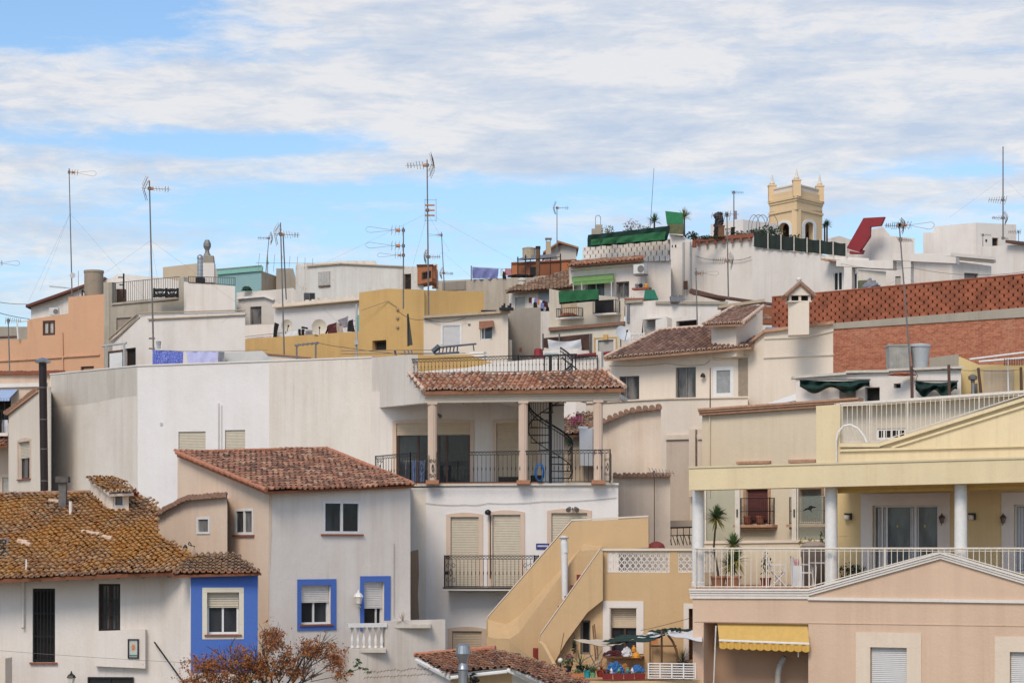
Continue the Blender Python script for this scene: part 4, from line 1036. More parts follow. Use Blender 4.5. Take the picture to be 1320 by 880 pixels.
# ================================================================== narrow house with black flue, left
HD = thing('narrow_house', 'narrow cream house with tiled gable edge and arched window, far left', 'house')
hD_ = {0: [], 1: []}
_, sd2 = body(HD, [(11, 90, 531), (48, 86.5, 503), (66, 85, 498)], CREAM2, back=6, holes={0: [(24, 569, 39, 617)]}, r=.3)
s = sd2[0]
window(HD, s, (24, 569, 39, 617), frame=BROWNW, sash=2, shut=.42, shm=SHUT, sill=SILL, r=.2, sur=TRIM, surw=.14, arch=.08, glass=GLASSG)
A, B = P(7, 533, 90.2), P(49, 501, 86.6); coping(HD, [A, B], mat=TILE_CAPD, r=.08, wid=.5)
g = MB(); g.tube(P(9, 534, 89.9), P(49, 504, 86.3), .05, n=5); g.build('verge', TERRAL, HD)
t = thing('black_flue_pipe', 'tall black flue pipe with grey cap rising beside the narrow cream house', 'flue'); g = MB(); A, B = P(57.5, 650, 84.3), P(55, 468, 84.3); g.tube(A, B, .155, n=14); g.build('pipe', FLUE, t, smooth=True)
for y in (500, 541, 579, 620): 
    g = MB(); c = P(55+(y-468)*.0137, y, 84.3); g.lathe(c, [(.162, 0), (.162, .03)], 14); g.build('pipe_band', STEELD, t)
g = MB(); g.lathe(B-Vector((0, 0, .02)), [(.16, 0), (.30, .04), (.31, .10), (.16, .20), (.04, .24)], 16); g.build('cap', STEEL, t, smooth=True)
# salmon lower house with striped awning, far left edge
HE = thing('awning_house', 'pink-tan house with blue striped awning, cut by the left edge', 'house')
_, se = body(HE, [(-40, 98, 497), (60, 97, 497)], PINKC, back=4, holes={0: [(-6, 514, 14, 545), (3, 615, 11, 660)]}, r=.3)
s = se[0]; window(HE, s, (-6, 514, 14, 545), frame=BROWNW, glass=DARK, sash=2, r=.2); window(HE, s, (3, 615, 12, 660), frame=PVC, sash=1, shut=1, shm=SHUTG, r=.15)
g = MB(); u0, u1, z0, z1 = s.rect((-20, 502, 24, 515)); aw = MB(); 
aw.face([s.L(u0, z1, .02), s.L(u1, z1, .02), s.L(u1, z0+.02, .8), s.L(u0, z0+.02, .8)], [(0, 0), (7, 0), (7, 1), (0, 1)]); aw.face([s.L(u0, z0+.02, .8), s.L(u1, z0+.02, .8), s.L(u1, z0-.12, .81), s.L(u0, z0-.12, .81)], [(0, 0), (7, 0), (7, 1), (0, 1)]); aw.build('striped_awning', STRIPE, HE)
g = MB(); s.pbox(g, (-20, 545, 10, 561), 0.0, .7); 
g = MB(); s.pbox(g, (-40, 558, 10, 562), .005, .8); g.build('balcony_slab', WTRIM, HE)
zq = s.z(0, 558, .7); railing(HE, [s.L(s.u(-20, .7), zq, .7), s.L(s.u(8.5, .7), zq, .7)], 1.0, .12, .012)
roof(HE, (-40, 574, 96.2), (9, 574, 96.0), (0, 562, 97.5), [(-40, 574), (9, 574), (9, 562), (-40, 562)], TILE_RED, tw=.2, rl=.33, under=RUST, edge=TILE_ORG)
t = thing('balcony_laundry', 'dark and white clothes drying on the left-edge balcony', 'laundry')
for i, (x, m) in enumerate(((-2, BLACKC), (3, GREYC), (6, WCLOTH))): cloth('garment', s, [(x, 541), (x+4, 541), (x+4, 558), (x, 557)], m, off=.74, waves=2, amp=.03, parent=t, nx=6, nz=5)
g = MB(); s.pbox(g, (-40, 494, 60, 499), .004, .12); g.build('cornice', WTRIM, HE)

# ================================================================== old cream walls right of the balcony house
HK = thing('old_walled_house', 'old cream house with patchy plaster and ragged tile copings beside the balcony', 'house')
_, sk1 = body(HK, [(769, 79.5, 546), (811, 79.2, 530), (852, 79, 526)], OLDC, back=5)
coping(HK, [P(758, 549, 79.3), P(790, 538, 79.2), P(811, 529, 79.1), P(853, 524, 78.9)], r=.10, wid=.5)
_, sk2 = body(HK, [(790, 77, 614), (864, 76.6, 613)], OLDC, back=2, name='lower_wall')
coping(HK, [P(790, 613, 76.9), P(864, 612, 76.5)], r=.08, wid=.6, mat=TILE_CAPD)
HK2 = thing('flowered_roof_house', 'small house with two stepped clay roofs and bougainvillea seen past the spiral stair', 'house')
_, _s = body(HK2, [(722, 86, 562), (770, 85.6, 562)], TAN, back=4); _, _s2 = body(HK2, [(745, 86.6, 549), (775, 86.5, 549)], stucco('pale_blue_grey_wall', (.45, .48, .52), (.3, .28, .25), .4), back=3, name='upper_wall')
sx = Seg((745, 85.5), (775, 85.4)); skin(sx, [(747, 552), (764, 552), (764, 600), (747, 600)], stucco('pale_blue_grey_wall', (.45, .48, .52), (.3, .28, .25), .4), HK2, 'blue_wall', .4)
roof(HK2, (722, 561, 85.5), (745, 561, 85.4), (735, 549, 87), [(722, 561), (746, 561), (746, 547), (722, 547)], TILE_TAN, tw=.22, rl=.36, jit=.03, under=RUST)
roof(HK2, (722, 551, 87), (772, 549, 86.9), (750, 535, 89), [(722, 552), (770, 549), (770, 534), (722, 535)], TILE_TAN, tw=.22, rl=.36, jit=.03, under=RUST, lipm=TILE_ORG)
bush('bougainvillea', 'pink bougainvillea hanging over the small clay roofs behind the spiral stair', 'climbing plant', P(741, 543, 85), (.42, .3, .28), LEAFG, 70, .06, mat2=FLOWER, n2=220, seed=4)
bush('wall_plant', 'green climber on the wall beneath the bougainvillea', 'plant', P(733, 568, 85), (.2, .2, .22), LEAFG, 110, .06, seed=6)
g = MB(); A = P(843.5, 696, 76.2)
antenna(843.5, 606, 700, 76.2, [(609, .25, 'yagi', .75)], 'short aerial standing against the old cream wall right of the balcony', r=.02, mat=RUSTM)
g = MB(); g.lathe(P(846, 706, 74), [(.30, 0), (.29, .05), (.24, .14), (.14, .20), (.03, .23)], 16); tag(g.build('terracotta_dome', TERRA if False else plain('dark_red_clay', (.22, .04, .035), .7), smooth=True), 'dark red domed cover on the tan terrace coping', 'cover')
# iron garden bench behind the terrace
t = thing('iron_bench', 'dark iron garden table and slats in the gap left of the white column', 'garden table'); sb = Seg((862, 78), (895, 78)); g = MB()
for x in (865, 873, 881, 889, 893): g.tube(sb.pt(x, 702), sb.pt(x, 679), .018, n=4)
for i in range(6): g.tube(sb.pt(866+i*5, 702, .3), sb.pt(862+i*5, 690, -.3), .016, n=4)
g.tube(sb.pt(863, 680), sb.pt(894, 679), .03, n=5); g.tube(sb.pt(863, 690), sb.pt(894, 689), .02, n=4); g.build('frame', IRON, t)

# ================================================================== tan stair house
HT = thing('stair_house', 'tan ochre house with sloping outer staircase and latticed terrace parapet', 'house')
ST = Seg((774, 67.0), (900, 66.4)); hT = {0: [(786, 782, 821, 842), (888, 783, 900, 850), (747, 799, 761, 843)]}
_, sT_ = body(HT, [(716, 67.27, 835), (746, 67.13, 790), (774, 67.0, 762), (774.2, 67.0, 738), (920, 66.3, 737)], STAIRO, back=5, zb=6, holes={3: [(786, 783, 821, 842), (888, 784, 899, 850)], 1: [(748, 799, 761, 843)]}, r=.42)
s = sT_[3]
# parapet with lattices
u = lambda x: s.u(x); zA, zB = s.z(800, 741), s.z(800, 709.5)
g = MB(); zt_ = s.z(800, 711.5)
z38 = s.z(847, 737.5); s.box(g, u(774.2), u(783), z38+.002, zB, -.16, .0); s.box(g, u(863), u(874), z38+.002, zB, -.16, .0); s.box(g, u(783), u(863), zt_, zB, -.16, 0.); s.box(g, u(874), u(920), zt_, zB, -.16, 0.)
g.build('parapet', STAIRO, HT)
g = MB(); s.box(g, u(773), u(921), zB+.002, zB+.07, -.22, .05); g.build('coping', CREAM2, HT)
def lattice(name, par, s, u0, u1, z0, z1, nx, nz, mat, off=.01, w=.028, back=DARK):
    g = MB(); ring(s, g, u0, u1, z0, z1, .03, off-.06, off); cw = (u1-u0)/nx; ch = (z1-z0)/nz
    for i in range(nx):
        for j in range(nz):
            a, c = u0+i*cw, z0+j*ch
            g.tube(s.L(a, c, off-.03), s.L(a+cw, c+ch, off-.03), w, n=4); g.tube(s.L(a+cw, c, off-.03), s.L(a, c+ch, off-.03), w, n=4)
    for i in range(1, nx): s.box(g, u0+i*cw-.008, u0+i*cw+.008, z0, z1, off-.05, off-.008)
    return g.build(name, mat, par)
# the wall below is cut at row 728 -> lattice panel sits in front of a shallow dark recess
zl0 = s.z(820, 737.5); zl1 = zt_
for x0, x1, n in ((783, 863, 11), (874, 920, 6)):
    lattice('lattice_panel', HT, s, u(x0), u(x1), z38+.002, zl1-.002, n, 3, WTRIM, off=-.02, w=.02)
wa = window(HT, s, (786, 783, 821, 842), frame=BROWNW, shut=.42, shm=SHUTB, sash=2, r=.36, sur=WTRIM, surw=.21, surb=False)
g = MB(); a, b, c, d = s.rect((786, 783, 821, 842)); s.box(g, a+.001, a+.02, c, d, -.34, 0); s.box(g, b-.02, b-.001, c, d, -.34, 0); s.box(g, a+.02, b-.02, d-.02, d-.001, -.34, 0); g.build('white_reveal', WTRIM, wa)
window(HT, s, (888, 784, 899, 850), frame=BROWNW, sash=1, r=.36, sur=WTRIM, surw=.16, glass=GLASSG)
window(HT, sT_[1], (748, 799, 761, 843), frame=STEELD, sash=1, r=.2, glass=DARK)
# staircase: far parapet, stringer, near parapet
s3, s2, s1_ = Seg((627, 69.6), (840, 68.6)), Seg((627, 68.6), (790, 67.9)), Seg((690, 67.0), (776, 66.7))
g = MB(); s3.poly(g, [(627, 800), (631, 793), (737, 672), (836, 667), (836, 705), (745, 712), (665, 822), (665, 900), (627, 900)], -.16, 0); far = g.build('far_stair_parapet', STAIRO, HT)
g = MB()
for (a, b) in (((628, 796), (737, 671)), ((737, 671), (836, 666))):
    A, B = s3.pt(*a), s3.pt(*b); g.hexa([A+s3.n*.02, B+s3.n*.02, B-s3.n*.2, A-s3.n*.2]+[q+Vector((0, 0, .05)) for q in (A+s3.n*.02, B+s3.n*.02, B-s3.n*.2, A-s3.n*.2)])
g.build('parapet_coping', CREAM2, far)
# the solid sloping ledge between far parapet and the flight: its top is a slanted slab
g = MB(); f = [(629, 822), (657, 823), (669, 815), (748, 710), (776, 708)]
F3 = [s3.pt(x, y-2) for x, y in ((629, 800), (652, 806), (668, 796), (752, 703), (776, 706))]; F2 = [s2.pt(x, y) for x, y in f]
for i in range(4): g.face([F2[i], F2[i+1], F3[i+1], F3[i]])
for i in range(4):
    A, B = F2[i], F2[i+1]; g.face([Vector((A.x, A.y, 6)), Vector((B.x, B.y, 6)), B, A])
g.build('sloping_ledge', STAIRO, HT)
g = MB(); s1_.poly(g, [(774, 708), (777, 711), (777, 773), (757, 789), (730, 826), (712, 858), (695, 850), (694, 828), (697, 818)], -.16, 0); near = g.build('near_stair_parapet', STAIRO, HT)
g = MB(); pr_ = [(774, 707.5), (735, 763), (697, 817), (694, 828), (695, 850)]
for a, b in zip(pr_, pr_[1:]):
    A, B = s1_.pt(*a), s1_.pt(*b); g.hexa([A+s1_.n*.02, B+s1_.n*.02, B-s1_.n*.2, A-s1_.n*.2]+[q+Vector((0, 0, .05)) for q in (A+s1_.n*.02, B+s1_.n*.02, B-s1_.n*.2, A-s1_.n*.2)])
g.build('parapet_coping', CREAM2, near)
g = MB(); sN = Seg((690, 66.9), (714, 65.9)); sN.poly(g, [(694, 826), (699, 830), (714, 858), (712, 900), (694, 900)], -.12, 0); g.build('end_parapet', STAIRO, HT)
# steps
for i in range(9):
    g = MB(); x = 679+i*8; y = 848-i*13.5; A = P(x, y, 68.3); g.box(A+Vector((0, -.65, -.6)), A+Vector((1.2, 0, 0))); st = g.build('step', REDPL, HT)
# low garden wall running down to the right
g = MB()
for (x0, y0, Y0), (x1, y1, Y1) in (((627, 820, 66.9), (657, 827, 66.2)), ((657, 827, 66.2), (700, 855, 64)), ((700, 855, 64), (745, 877, 62.2)), ((745, 877, 62.2), (790, 878, 62.0)), ((790, 878, 62.), (905, 876, 61.8))):
    A, B = P(x0, y0, Y0), P(x1, y1, Y1); w_ = Vector((0, .18, 0)); dz = lambda p: Vector((p.x, p.y, 6)); g.hexa([dz(A), dz(B), dz(B)+w_, dz(A)+w_, A, B, B+w_, A+w_])
gw = g.build('garden_wall', STAIRO, HT)
g = MB(); g.box((P(700, 0, 66).x, 62.3, P(0, 876, 62.5).z-.5), (P(905, 0, 66).x, 66.9, P(0, 862, 66).z-.0)); 
g2 = MB(); zg = P(0, 874, 62.6).z-.25; g2.box((P(690, 0, 66).x, 62.2, zg-.3), (P(910, 0, 66).x, 66.6, zg)); g2.build('courtyard_floor', TERRA, HT)
# white vent pipe
t = thing('white_vent_pipe', 'white vent pipe with slotted cap standing in the tan outer staircase', 'vent pipe'); g = MB(); A = P(728.5, 772, 67.8); B = P(727, 694, 67.8); g.tube(A, B, .105, n=14); g.tube(P(728, 712, 67.8), P(727.2, 699, 67.8), .12, n=14); g.build('pipe', WPAINT, t, smooth=True)
g = MB(); g.lathe(B, [(.13, 0), (.16, .03), (.16, .05), (.05, .10)], 14); g.build('cap', ACW, t)
# courtyard clutter
t = thing('shade_sail', 'cream triangular shade sail with dark edge over the courtyard', 'shade sail'); sy = Seg((739, 64.2), (820, 64.0))
def sheet(name, pts, mat, par, sag=.12, n=12, th=.01):
    """slack sheet between four 3D corners"""
    a, b, c, d = pts; g = MB(); V = []
    for o in (0, th):
        for j in range(n+1):
            for i in range(n+1):
                s_, t_ = i/n, j/n; q = lerp(lerp(a, b, s_), lerp(d, c, s_), t_); V.append(q-Vector((0, 0, sag*4*(s_*(1-s_)*.5+t_*(1-t_)*.5)+o+.015*math.sin(s_*23+t_*9))))
    i0 = g.pts(V); M = (n+1)**2
    for o in (0, M):
        for j in range(n):
            for i in range(n): k_ = i0+o+j*(n+1)+i; g.f.append((k_, k_+1, k_+n+2, k_+n+1)); g.uv.append(None)
    return g.build(name, mat, par, smooth=True)
sheet('sail', [P(739, 823, 64.6), P(800, 820, 65.8), P(818, 823, 64.2), P(780, 832, 63.0)], SAIL, t, .10)
sheet('dark_edge', [P(775, 826, 64.0), P(800, 818, 65.2), P(862, 815, 65.2), P(838, 826, 63.6)], GREEND, t, .03)
t = thing('patio_canopy', 'white slatted sail canopy edged in dark green net, right of the courtyard', 'canopy')
sheet('white_sail', [P(818, 822, 64.6), P(842, 812, 65.6), P(866, 812, 65.6), P(850, 819, 64.2)], WCLOTH, t, .05)
sheet('slatted_sail', [P(862, 818, 64.4), P(860, 812, 65.6), P(905, 812, 65.4), P(905, 826, 63.0)], WCLOTH, t, .02)
sheet('net_edge', [P(834, 812, 65.6), P(864, 809, 65.8), P(902, 810, 65.6), P(866, 816, 65.0)], GREEND, t, .02)
g = MB(); g.tube(P(853, 855, 64.5), P(853, 812, 64.5), .03, n=6)
g.path([P(874, 856, 64.5), P(872, 838, 64.5), P(867, 826, 64.5), P(861, 818, 64.5)], .035, 6); g.build('post', WOOD, t)
g = MB(); rnd = random.Random(3); leaves(g, P(866, 811, 65), (.35, .2, .06), 90, .05, rnd); g.build('net_rags', GREEND, t)
t = thing('louvred_fence', 'low white louvred fence panel along the courtyard wall', 'fence'); sl_ = Seg((835, 61.9), (897, 61.6)); g = MB()
for i in range(5): x = 835+i*15.1; sl_.pbox(g, (x, 854, x+1.6, 874), -.05, .02)
for y in (854, 857.5, 860.5, 863.5, 866.5, 870, 873): sl_.pbox(g, (836.5, y, 895, y+1.3), -.03, .0)
g.build('louvre_panel', WPAINT, t)
def potted(label, px, py, Y, r, h, pm, kind='leaf', ph=.3, pw=.2, mat=LEAFG, seed=1, group='potted plants in the courtyard'):
    t = thing('potted_plant', label, 'potted plant', group); c = P(px, py, Y); g = MB(); pot(g, c, r, h); g.build('pot', pm, t)
    rn_ = random.Random(seed); g = MB()
    if kind == 'leaf': leaves(g, c+Vector((0, 0, h+ph*.5)), (pw, pw*.8, ph*.55), 120, .05, rn_)
    else: spiky(g, c+Vector((0, 0, h)), 46, ph, rn_, .012)
    g.build('foliage', mat, t)
    g = MB(); g.tube(c+Vector((0, 0, h*.8)), c+Vector((0, 0, h+ph*.4)), .012, n=4); g.build('stem', BARK, t); return t
potted('aqua pot with pale leaves on the courtyard wall', 757, 873, 62.8, .11, .22, AQUA, 'spiky', .22, seed=3, mat=LEAFD)
potted('pale green pot with thin leaves right of the aqua pot', 764.5, 873, 62.7, .08, .15, LIME, 'leaf', .18, .1, seed=4)
potted('small bushy green plant in a dark pot beside the globe lamp', 732, 866, 63.2, .12, .18, BLACKC, 'leaf', .26, .2, seed=5)
potted('grey-green spiky plant behind the terracotta trough', 748, 866, 63.6, .13, .2, BLACKC, 'spiky', .5, seed=6)
potted('pink-flowered pot plant below the stair end', 734, 858, 65, .1, .16, TERRA, 'leaf', .2, .14, FLOWP, seed=7)
potted('dark leafy pot plant in the corner under the white canopy', 880, 861, 63.5, .14, .2, BLACKC, 'spiky', .5, seed=8, mat=LEAFD)
potted('brown dried plant in the red box right of the pale green pot', 775, 872, 62.7, .15, .22, REDPL, 'spiky', .3, seed=9, mat=LEAFO)
for x, lb in ((783, 'dark red trough below the blue plastic sheet'), (797, 'dark red trough below the orange sack'), (811, 'dark red trough below the white bottles'), (825, 'dark red trough nearest the louvred fence')):
    t = thing('plant_trough', lb, 'planter', 'red troughs along the courtyard wall'); g = MB(); c = P(x, 875, 62.6); g.hexa([c+Vector(v) for v in ((-.13, -.1, 0), (.13, -.1, 0), (.13, .1, 0), (-.13, .1, 0), (-.15, -.12, .17), (.15, -.12, .17), (.15, .12, .17), (-.15, .12, .17))]); g.build('trough', REDPL, t)
    g = MB(); leaves(g, c+Vector((0, 0, .2)), (.13, .1, .05), 40, .03, random.Random(x)); g.build('foliage', LEAFD, t)
t = thing('terracotta_trough', 'long orange terracotta trough on the courtyard wall left of the aqua pot', 'planter'); g = MB(); A = P(735, 869, 62.9); g.hexa([A+Vector(v) for v in ((0, -.1, -.12), (.42, -.1, -.16), (.42, .12, -.16), (0, .12, -.12), (-.02, -.12, .06), (.44, -.12, .02), (.44, .14, .02), (-.02, .14, .06))]); g.build('trough', ORANGEP, t); g = MB(); leaves(g, A+Vector((.2, 0, .1)), (.2, .1, .06), 60, .04, random.Random(2)); g.build('foliage', LEAFG, t)
t = thing('globe_lamp', 'round milky globe lamp on a dark post at the foot of the stairs', 'lamp'); g = MB(); c = P(722.5, 851, 64); g.lathe(c-Vector((0, 0, .08)), [(.02, 0), (.065, .025), (.085, .08), (.065, .135), (.015, .165)], 14); g.build('globe', GLOBE, t, smooth=True); g = MB(); g.tube(c-Vector((0, 0, .5)), c-Vector((0, 0, .07)), .02, n=6); g.build('post', IRON, t)
def heap(name, label, cat, c, r, mat, seed=1, group=None):
    g = MB(); rn_ = random.Random(seed); n1, n2 = 18, 9; i0 = len(g.v)
    for j in range(n2+1):
        for i in range(n1):
            a = 2*math.pi*i/n1; b = math.pi*.5*j/n2; k_ = 1+rn_.uniform(-.22, .22); g.v.append((c.x+r[0]*math.cos(a)*math.cos(b)*k_, c.y+r[1]*math.sin(a)*math.cos(b)*k_, c.z+r[2]*math.sin(b)*k_))
    for j in range(n2):
        for i in range(n1): a = i0+j*n1+i; b = i0+j*n1+(i+1) % n1; g.f.append((a, b, b+n1, a+n1)); g.uv.append(None)
    return tag(g.build(name, mat), label, cat, group)
heap('plastic_sheet', 'crumpled blue plastic sheet in the middle of the courtyard', 'plastic sheet', P(793, 867, 63.4), (.26, .2, .30), BLUEP, 2)
heap('plastic_bag', 'rounded blue bag right of the orange sack', 'bag', P(822, 866, 63.3), (.2, .15, .2), BLUEP, 6)
heap('orange_sack', 'small brown-orange sack between the two blue plastic heaps', 'sack', P(805, 864, 63.5), (.13, .12, .2), plain('burnt_orange_sack', (.4, .17, .05), .85), 3)
for x, m, lb in ((788, WPAINT, 'white plastic bottle left of the group on the red troughs'), (798, LIME, 'pale green bottle among the red troughs'), (815, WPAINT, 'white plastic bottle right of the orange sack'), (809, AQUA, 'small aqua can on the red troughs')):
    g = MB(); g.lathe(P(x, 868, 62.9), [(.035, 0), (.042, .02), (.042, .11), (.016, .15), (.016, .18)], 10); tag(g.build('plastic_bottle', m), lb, 'bottle', 'bottles on the troughs')
t = thing('ledge_shelf', 'dark shelf with folded cloths under the shuttered courtyard window', 'shelf'); g = MB(); s.pbox(g, (779, 845.5, 828, 848), .0, .42); g.build('shelf_board', WOOD, t)
heap('folded_cloths', 'striped dark and white cloths piled on the courtyard window shelf', 'cloths', s.pt(793, 845.5, .25), (.38, .14, .17), REDC, 4)
heap('white_cloth_pile', 'white crumpled cloth at the right of the striped pile on the shelf', 'cloth', s.pt(808, 845.5, .27), (.16, .14, .26), WCLOTH, 9)
heap('grey_cloth_pile', 'grey cloth at the left end of the courtyard window shelf', 'cloth', s.pt(784, 845.5, .27), (.14, .12, .12), GREYC, 19)
t = thing('yellow_hard_hat', 'bright orange-yellow basin-shaped hat on the window shelf', 'hat'); g = MB(); g.lathe(s.pt(820, 847, .3), [(.19, 0), (.18, .015), (.13, .02), (.12, .09), (.07, .15), (.01, .17)], 16); g.build('crown', YEL, t, smooth=True)
g = MB(); g.lathe(s.pt(817, 839.5, .2), [(.06, 0), (.07, .10), (.03, .16), (.03, .2)], 10); tag(g.build('orange_jug', YEL), 'small orange jug standing behind the yellow hat on the shelf', 'jug')
t = thing('folding_rack', 'tangle of pale metal clothes-rack legs in front of the courtyard wall', 'clothes rack'); g = MB(); rn_ = random.Random(12)
for a, b in (((756, 866), (776, 838)), ((760, 842), (772, 866)), ((770, 832), (773, 866)), ((766, 866), (778, 846)), ((752, 850), (764, 844)), ((764, 858), (776, 852))): g.tube(P(*a, 64.2), P(*b, 64.0), .013, n=4)
g.build('rack_frame', STEEL, t)
t = thing('hanging_planter', 'dark trailing plant hanging on the pier under the stairs', 'hanging plant'); g = MB(); leaves(g, sT_[1].pt(740, 832, .2), (.07, .06, .26), 90, .05, random.Random(9)); g.build('foliage', LEAFD, t); g = MB(); g.tube(sT_[1].pt(740, 822, .2), sT_[1].pt(740, 816, .05), .01, n=4); g.build('hook', IRON, t)
g = MB(); g.tube(P(718, 862, 64.5), P(727, 815, 64.3), .014, n=4); tag(g.build('bamboo_cane', WOOD), 'thin cane leaning by the lower end of the tan staircase', 'cane')
g = MB(); g.tube(sT_[1].pt(764, 806, .3), P(768, 850, 65.5), .025, n=5); g.tube(sT_[1].pt(766, 804, .3), P(771, 850, 65.5), .02, n=5); tag(g.build('ladder_rails', WOOD), 'dark poles leaning beside the door under the stairs', 'poles')
t = thing('trellis', 'orange-brown wooden trellis posts under the white canopy', 'trellis'); g = MB(); g.tube(s.pt(838, 820, .2), s.pt(838, 870, .2), .03, n=4); g.tube(s.pt(838, 832, .25), s.pt(872, 832, .25), .03, n=4); g.build('frame', WOOD, t)
g = MB(); g.box(s.pt(839, 829, .3), s.pt(848, 822, .4)); tag(g.build('orange_box', ORANGEP), 'small orange box hanging on the trellis under the canopy', 'box')

# ================================================================== yellow villa with pediments, right
HR = thing('yellow_villa', 'yellow and peach villa with white columns, pediment and railed terrace, right', 'house')
RS = Seg((893, 64.0), (1330, 60.0)); U = lambda x, o=0: RS.u(x, o); 
# lower storey: wall with openings
hR_ = [(907, 803, 1042, 905), (1122, 834, 1169, 920), (1302, 840, 1345, 920)]
_, srr = body(HR, [(893, 64.0, 772), (1400, 59.4, 772)], PEACH, back=12, zb=4, holes={0: hR_}, name='lower_wall', r=1.0)
s = srr[0]
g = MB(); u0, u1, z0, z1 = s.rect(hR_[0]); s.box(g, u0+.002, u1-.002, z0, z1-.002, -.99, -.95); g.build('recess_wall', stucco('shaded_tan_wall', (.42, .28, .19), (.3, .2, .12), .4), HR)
for h in hR_[1:]:
    window(HR, s, h, frame=PVC, shut=1, shm=SHUTG if 0 else plain('light_grey_shutter', (.60, .59, .58), .55, var=.08), sash=1, r=.2, sur=PEACHL, surw=.42, fw=.05)
g = MB(); RS.box(g, U(1042), U(1345), s.z(1190, 805)-.012, s.z(1190, 805), .001, .006); RS.box(g, U(895), U(1345), s.z(1150, 803)-.03, s.z(1150, 803)-.0, .001, .02); g.build('string_course', PEACH, HR)
# lower cornice
g = MB(); 
def strip(x0, y0, x1, y1, h, o0, o1, mat_mb, ends=0):
    A, B = RS.pt(x0, y0, 0), RS.pt(x1, y1, 0); n = RS.n; dz = Vector((0, 0, h)); mat_mb.hexa([A+n*o1-dz, B+n*o1-dz, B+n*o0-dz, A+n*o0-dz, A+n*o1, B+n*o1, B+n*o0, A+n*o0])
strip(1042, 769, 1345, 773.5, .085, .003, .07, g)
for k_, (dy, hh, oo) in enumerate(((0, .055, .13), (2.8, .06, .10), (5.6, .07, .07))):
    strip(890, 758+dy, 1043, 758.5+dy, hh, .003, oo, g); strip(1043, 758.5+dy, 1213, 711+dy, hh, .003, oo, g); strip(1213, 711+dy, 1345, 750+dy*1.1, hh, .003, oo, g)
strip(890, 766.5, 1043, 767, .10, .003, .05, g)
g.build('cornice', WTRIM, HR)
g = MB(); RS.poly(g, [(893, 772), (1345, 776), (1345, 752), (1213, 713), (1043, 761), (893, 761)], -.25, .0); g.build('pediment_wall', PEACH, HR)
zfl = RS.z(1060, 757); g = MB(); RS.box(g, U(893), U(1345), zfl-.2, zfl-.0, -4.2, -.26); fl3 = g.build('terrace_floor', TERRA, HR)
# terrace railing
zrt = RS.z(1100, 706.5)
base = [(896, 757), (1043, 757), (1205, 713.5), (1222, 713.5), (1345, 749)]
pts = [RS.pt(x, y, -.06) for x, y in base]; hs = [RS.z(x, 706.5, -.06)-p.z for (x, y), p in zip(base, pts)]
g = MB(); top = [p+Vector((0, 0, h)) for p, h in zip(pts, hs)]
g.path([p+Vector((0, 0, .03)) for p in pts], .020, 4); g.path(top, .028, 6); g.path([t_-Vector((0, 0, .07)) for t_ in top], .012, 4)
x = 900
while x < 1340:
    for (a, ya), (b, yb) in zip(base, base[1:]):
        if a <= x < b: y = lerp(ya, yb, (x-a)/(b-a))
    p = RS.pt(x, y, -.06); q = RS.pt(x, 706.7, -.06); 
    if q.z-p.z > .08: g.tube(p, q, .0135, n=4, cap=False)
    x += 7.55
for x in (943, 988, 1031, 1043, 1140): g.tube(RS.pt(x, 757 if x < 1044 else 733, -.06), RS.pt(x, 706.5, -.06), .026, n=4)
g.build('terrace_railing', CREAMP, HR)
# side railing going back on the left
bl0 = RS.pt(896, 757, -.06); railing(HR, [bl0, bl0+RS.n*-3.6+Vector((0, 0, .0))], hs[0], .14, .012, CREAMP, name='side_railing')
# columns
for x, yb in ((900, 757), (1071.5, 748), (1238.5, 720)):
    c = RS.pt(x, yb, -.42); zt2 = RS.z(x, 632 if x < 1000 else (629 if x < 1200 else 624.5), -.42); zt2 += .05; g = MB(); c.z = zfl
    g.lathe(c, [(.20, 0), (.20, .12), (.185, .14), (.175, zt2-zfl)], 28); g.build('column', WPAINT, HR, smooth=False)
# roof beam band
g = MB(); A, B = RS.pt(888, 603.5, .25), RS.pt(1345, 590.5, .25); A2, B2 = RS.pt(888, 631.5, .25), RS.pt(1345, 620.5, .25); bk = RS.n*-.75
g.hexa([A2, B2, B2+bk, A2+bk, A, B, B+bk, A+bk]); beam = g.build('terrace_beam', YELLOW, HR)
g = MB(); A, B = RS.pt(887.5, 603.4, .28), RS.pt(1345, 590.4, .28); dz = Vector((0, 0, .055)); bk2 = RS.n*-.8; g.hexa([A, B, B+bk2, A+bk2, A+dz, B+dz, B+bk2+dz, A+bk2+dz]); g.build('beam_coping', stucco('pale_yellow_coping', (.68, .58, .38), (.5, .4, .25), .4), beam)
g = MB(); g.hexa([q-RS.n*.76 for q in (RS.pt(1050, 618, 0), RS.pt(1345, 610, 0))]+[q-RS.n*4.2 for q in (RS.pt(1345, 610, 0), RS.pt(1050, 618, 0))]+[q-RS.n*.76+Vector((0, 0, .18)) for q in (RS.pt(1050, 618, 0), RS.pt(1345, 610, 0))]+[q-RS.n*4.2+Vector((0, 0, .18)) for q in (RS.pt(1345, 610, 0), RS.pt(1050, 618, 0))]); g.build('terrace_ceiling', CREAM2, HR)
# rolled terrace awning under the beam
g = MB(); A, B = RS.pt(1080, 628, -.55), RS.pt(1345, 621, -.55)
for i in range(4): g.tube(A+Vector((0, i*.02, .02+.0*i)), B+Vector((0, i*.02, .02)), .085, n=10)
g.hexa([A+Vector((0, .02, -.17)), B+Vector((0, .02, -.17)), B+Vector((0, .05, -.17)), A+Vector((0, .05, -.17)), A+Vector((0, .02, -.02)), B+Vector((0, .02, -.02)), B+Vector((0, .05, -.02)), A+Vector((0, .05, -.02))]); g.build('rolled_awning', AWNY, HR)
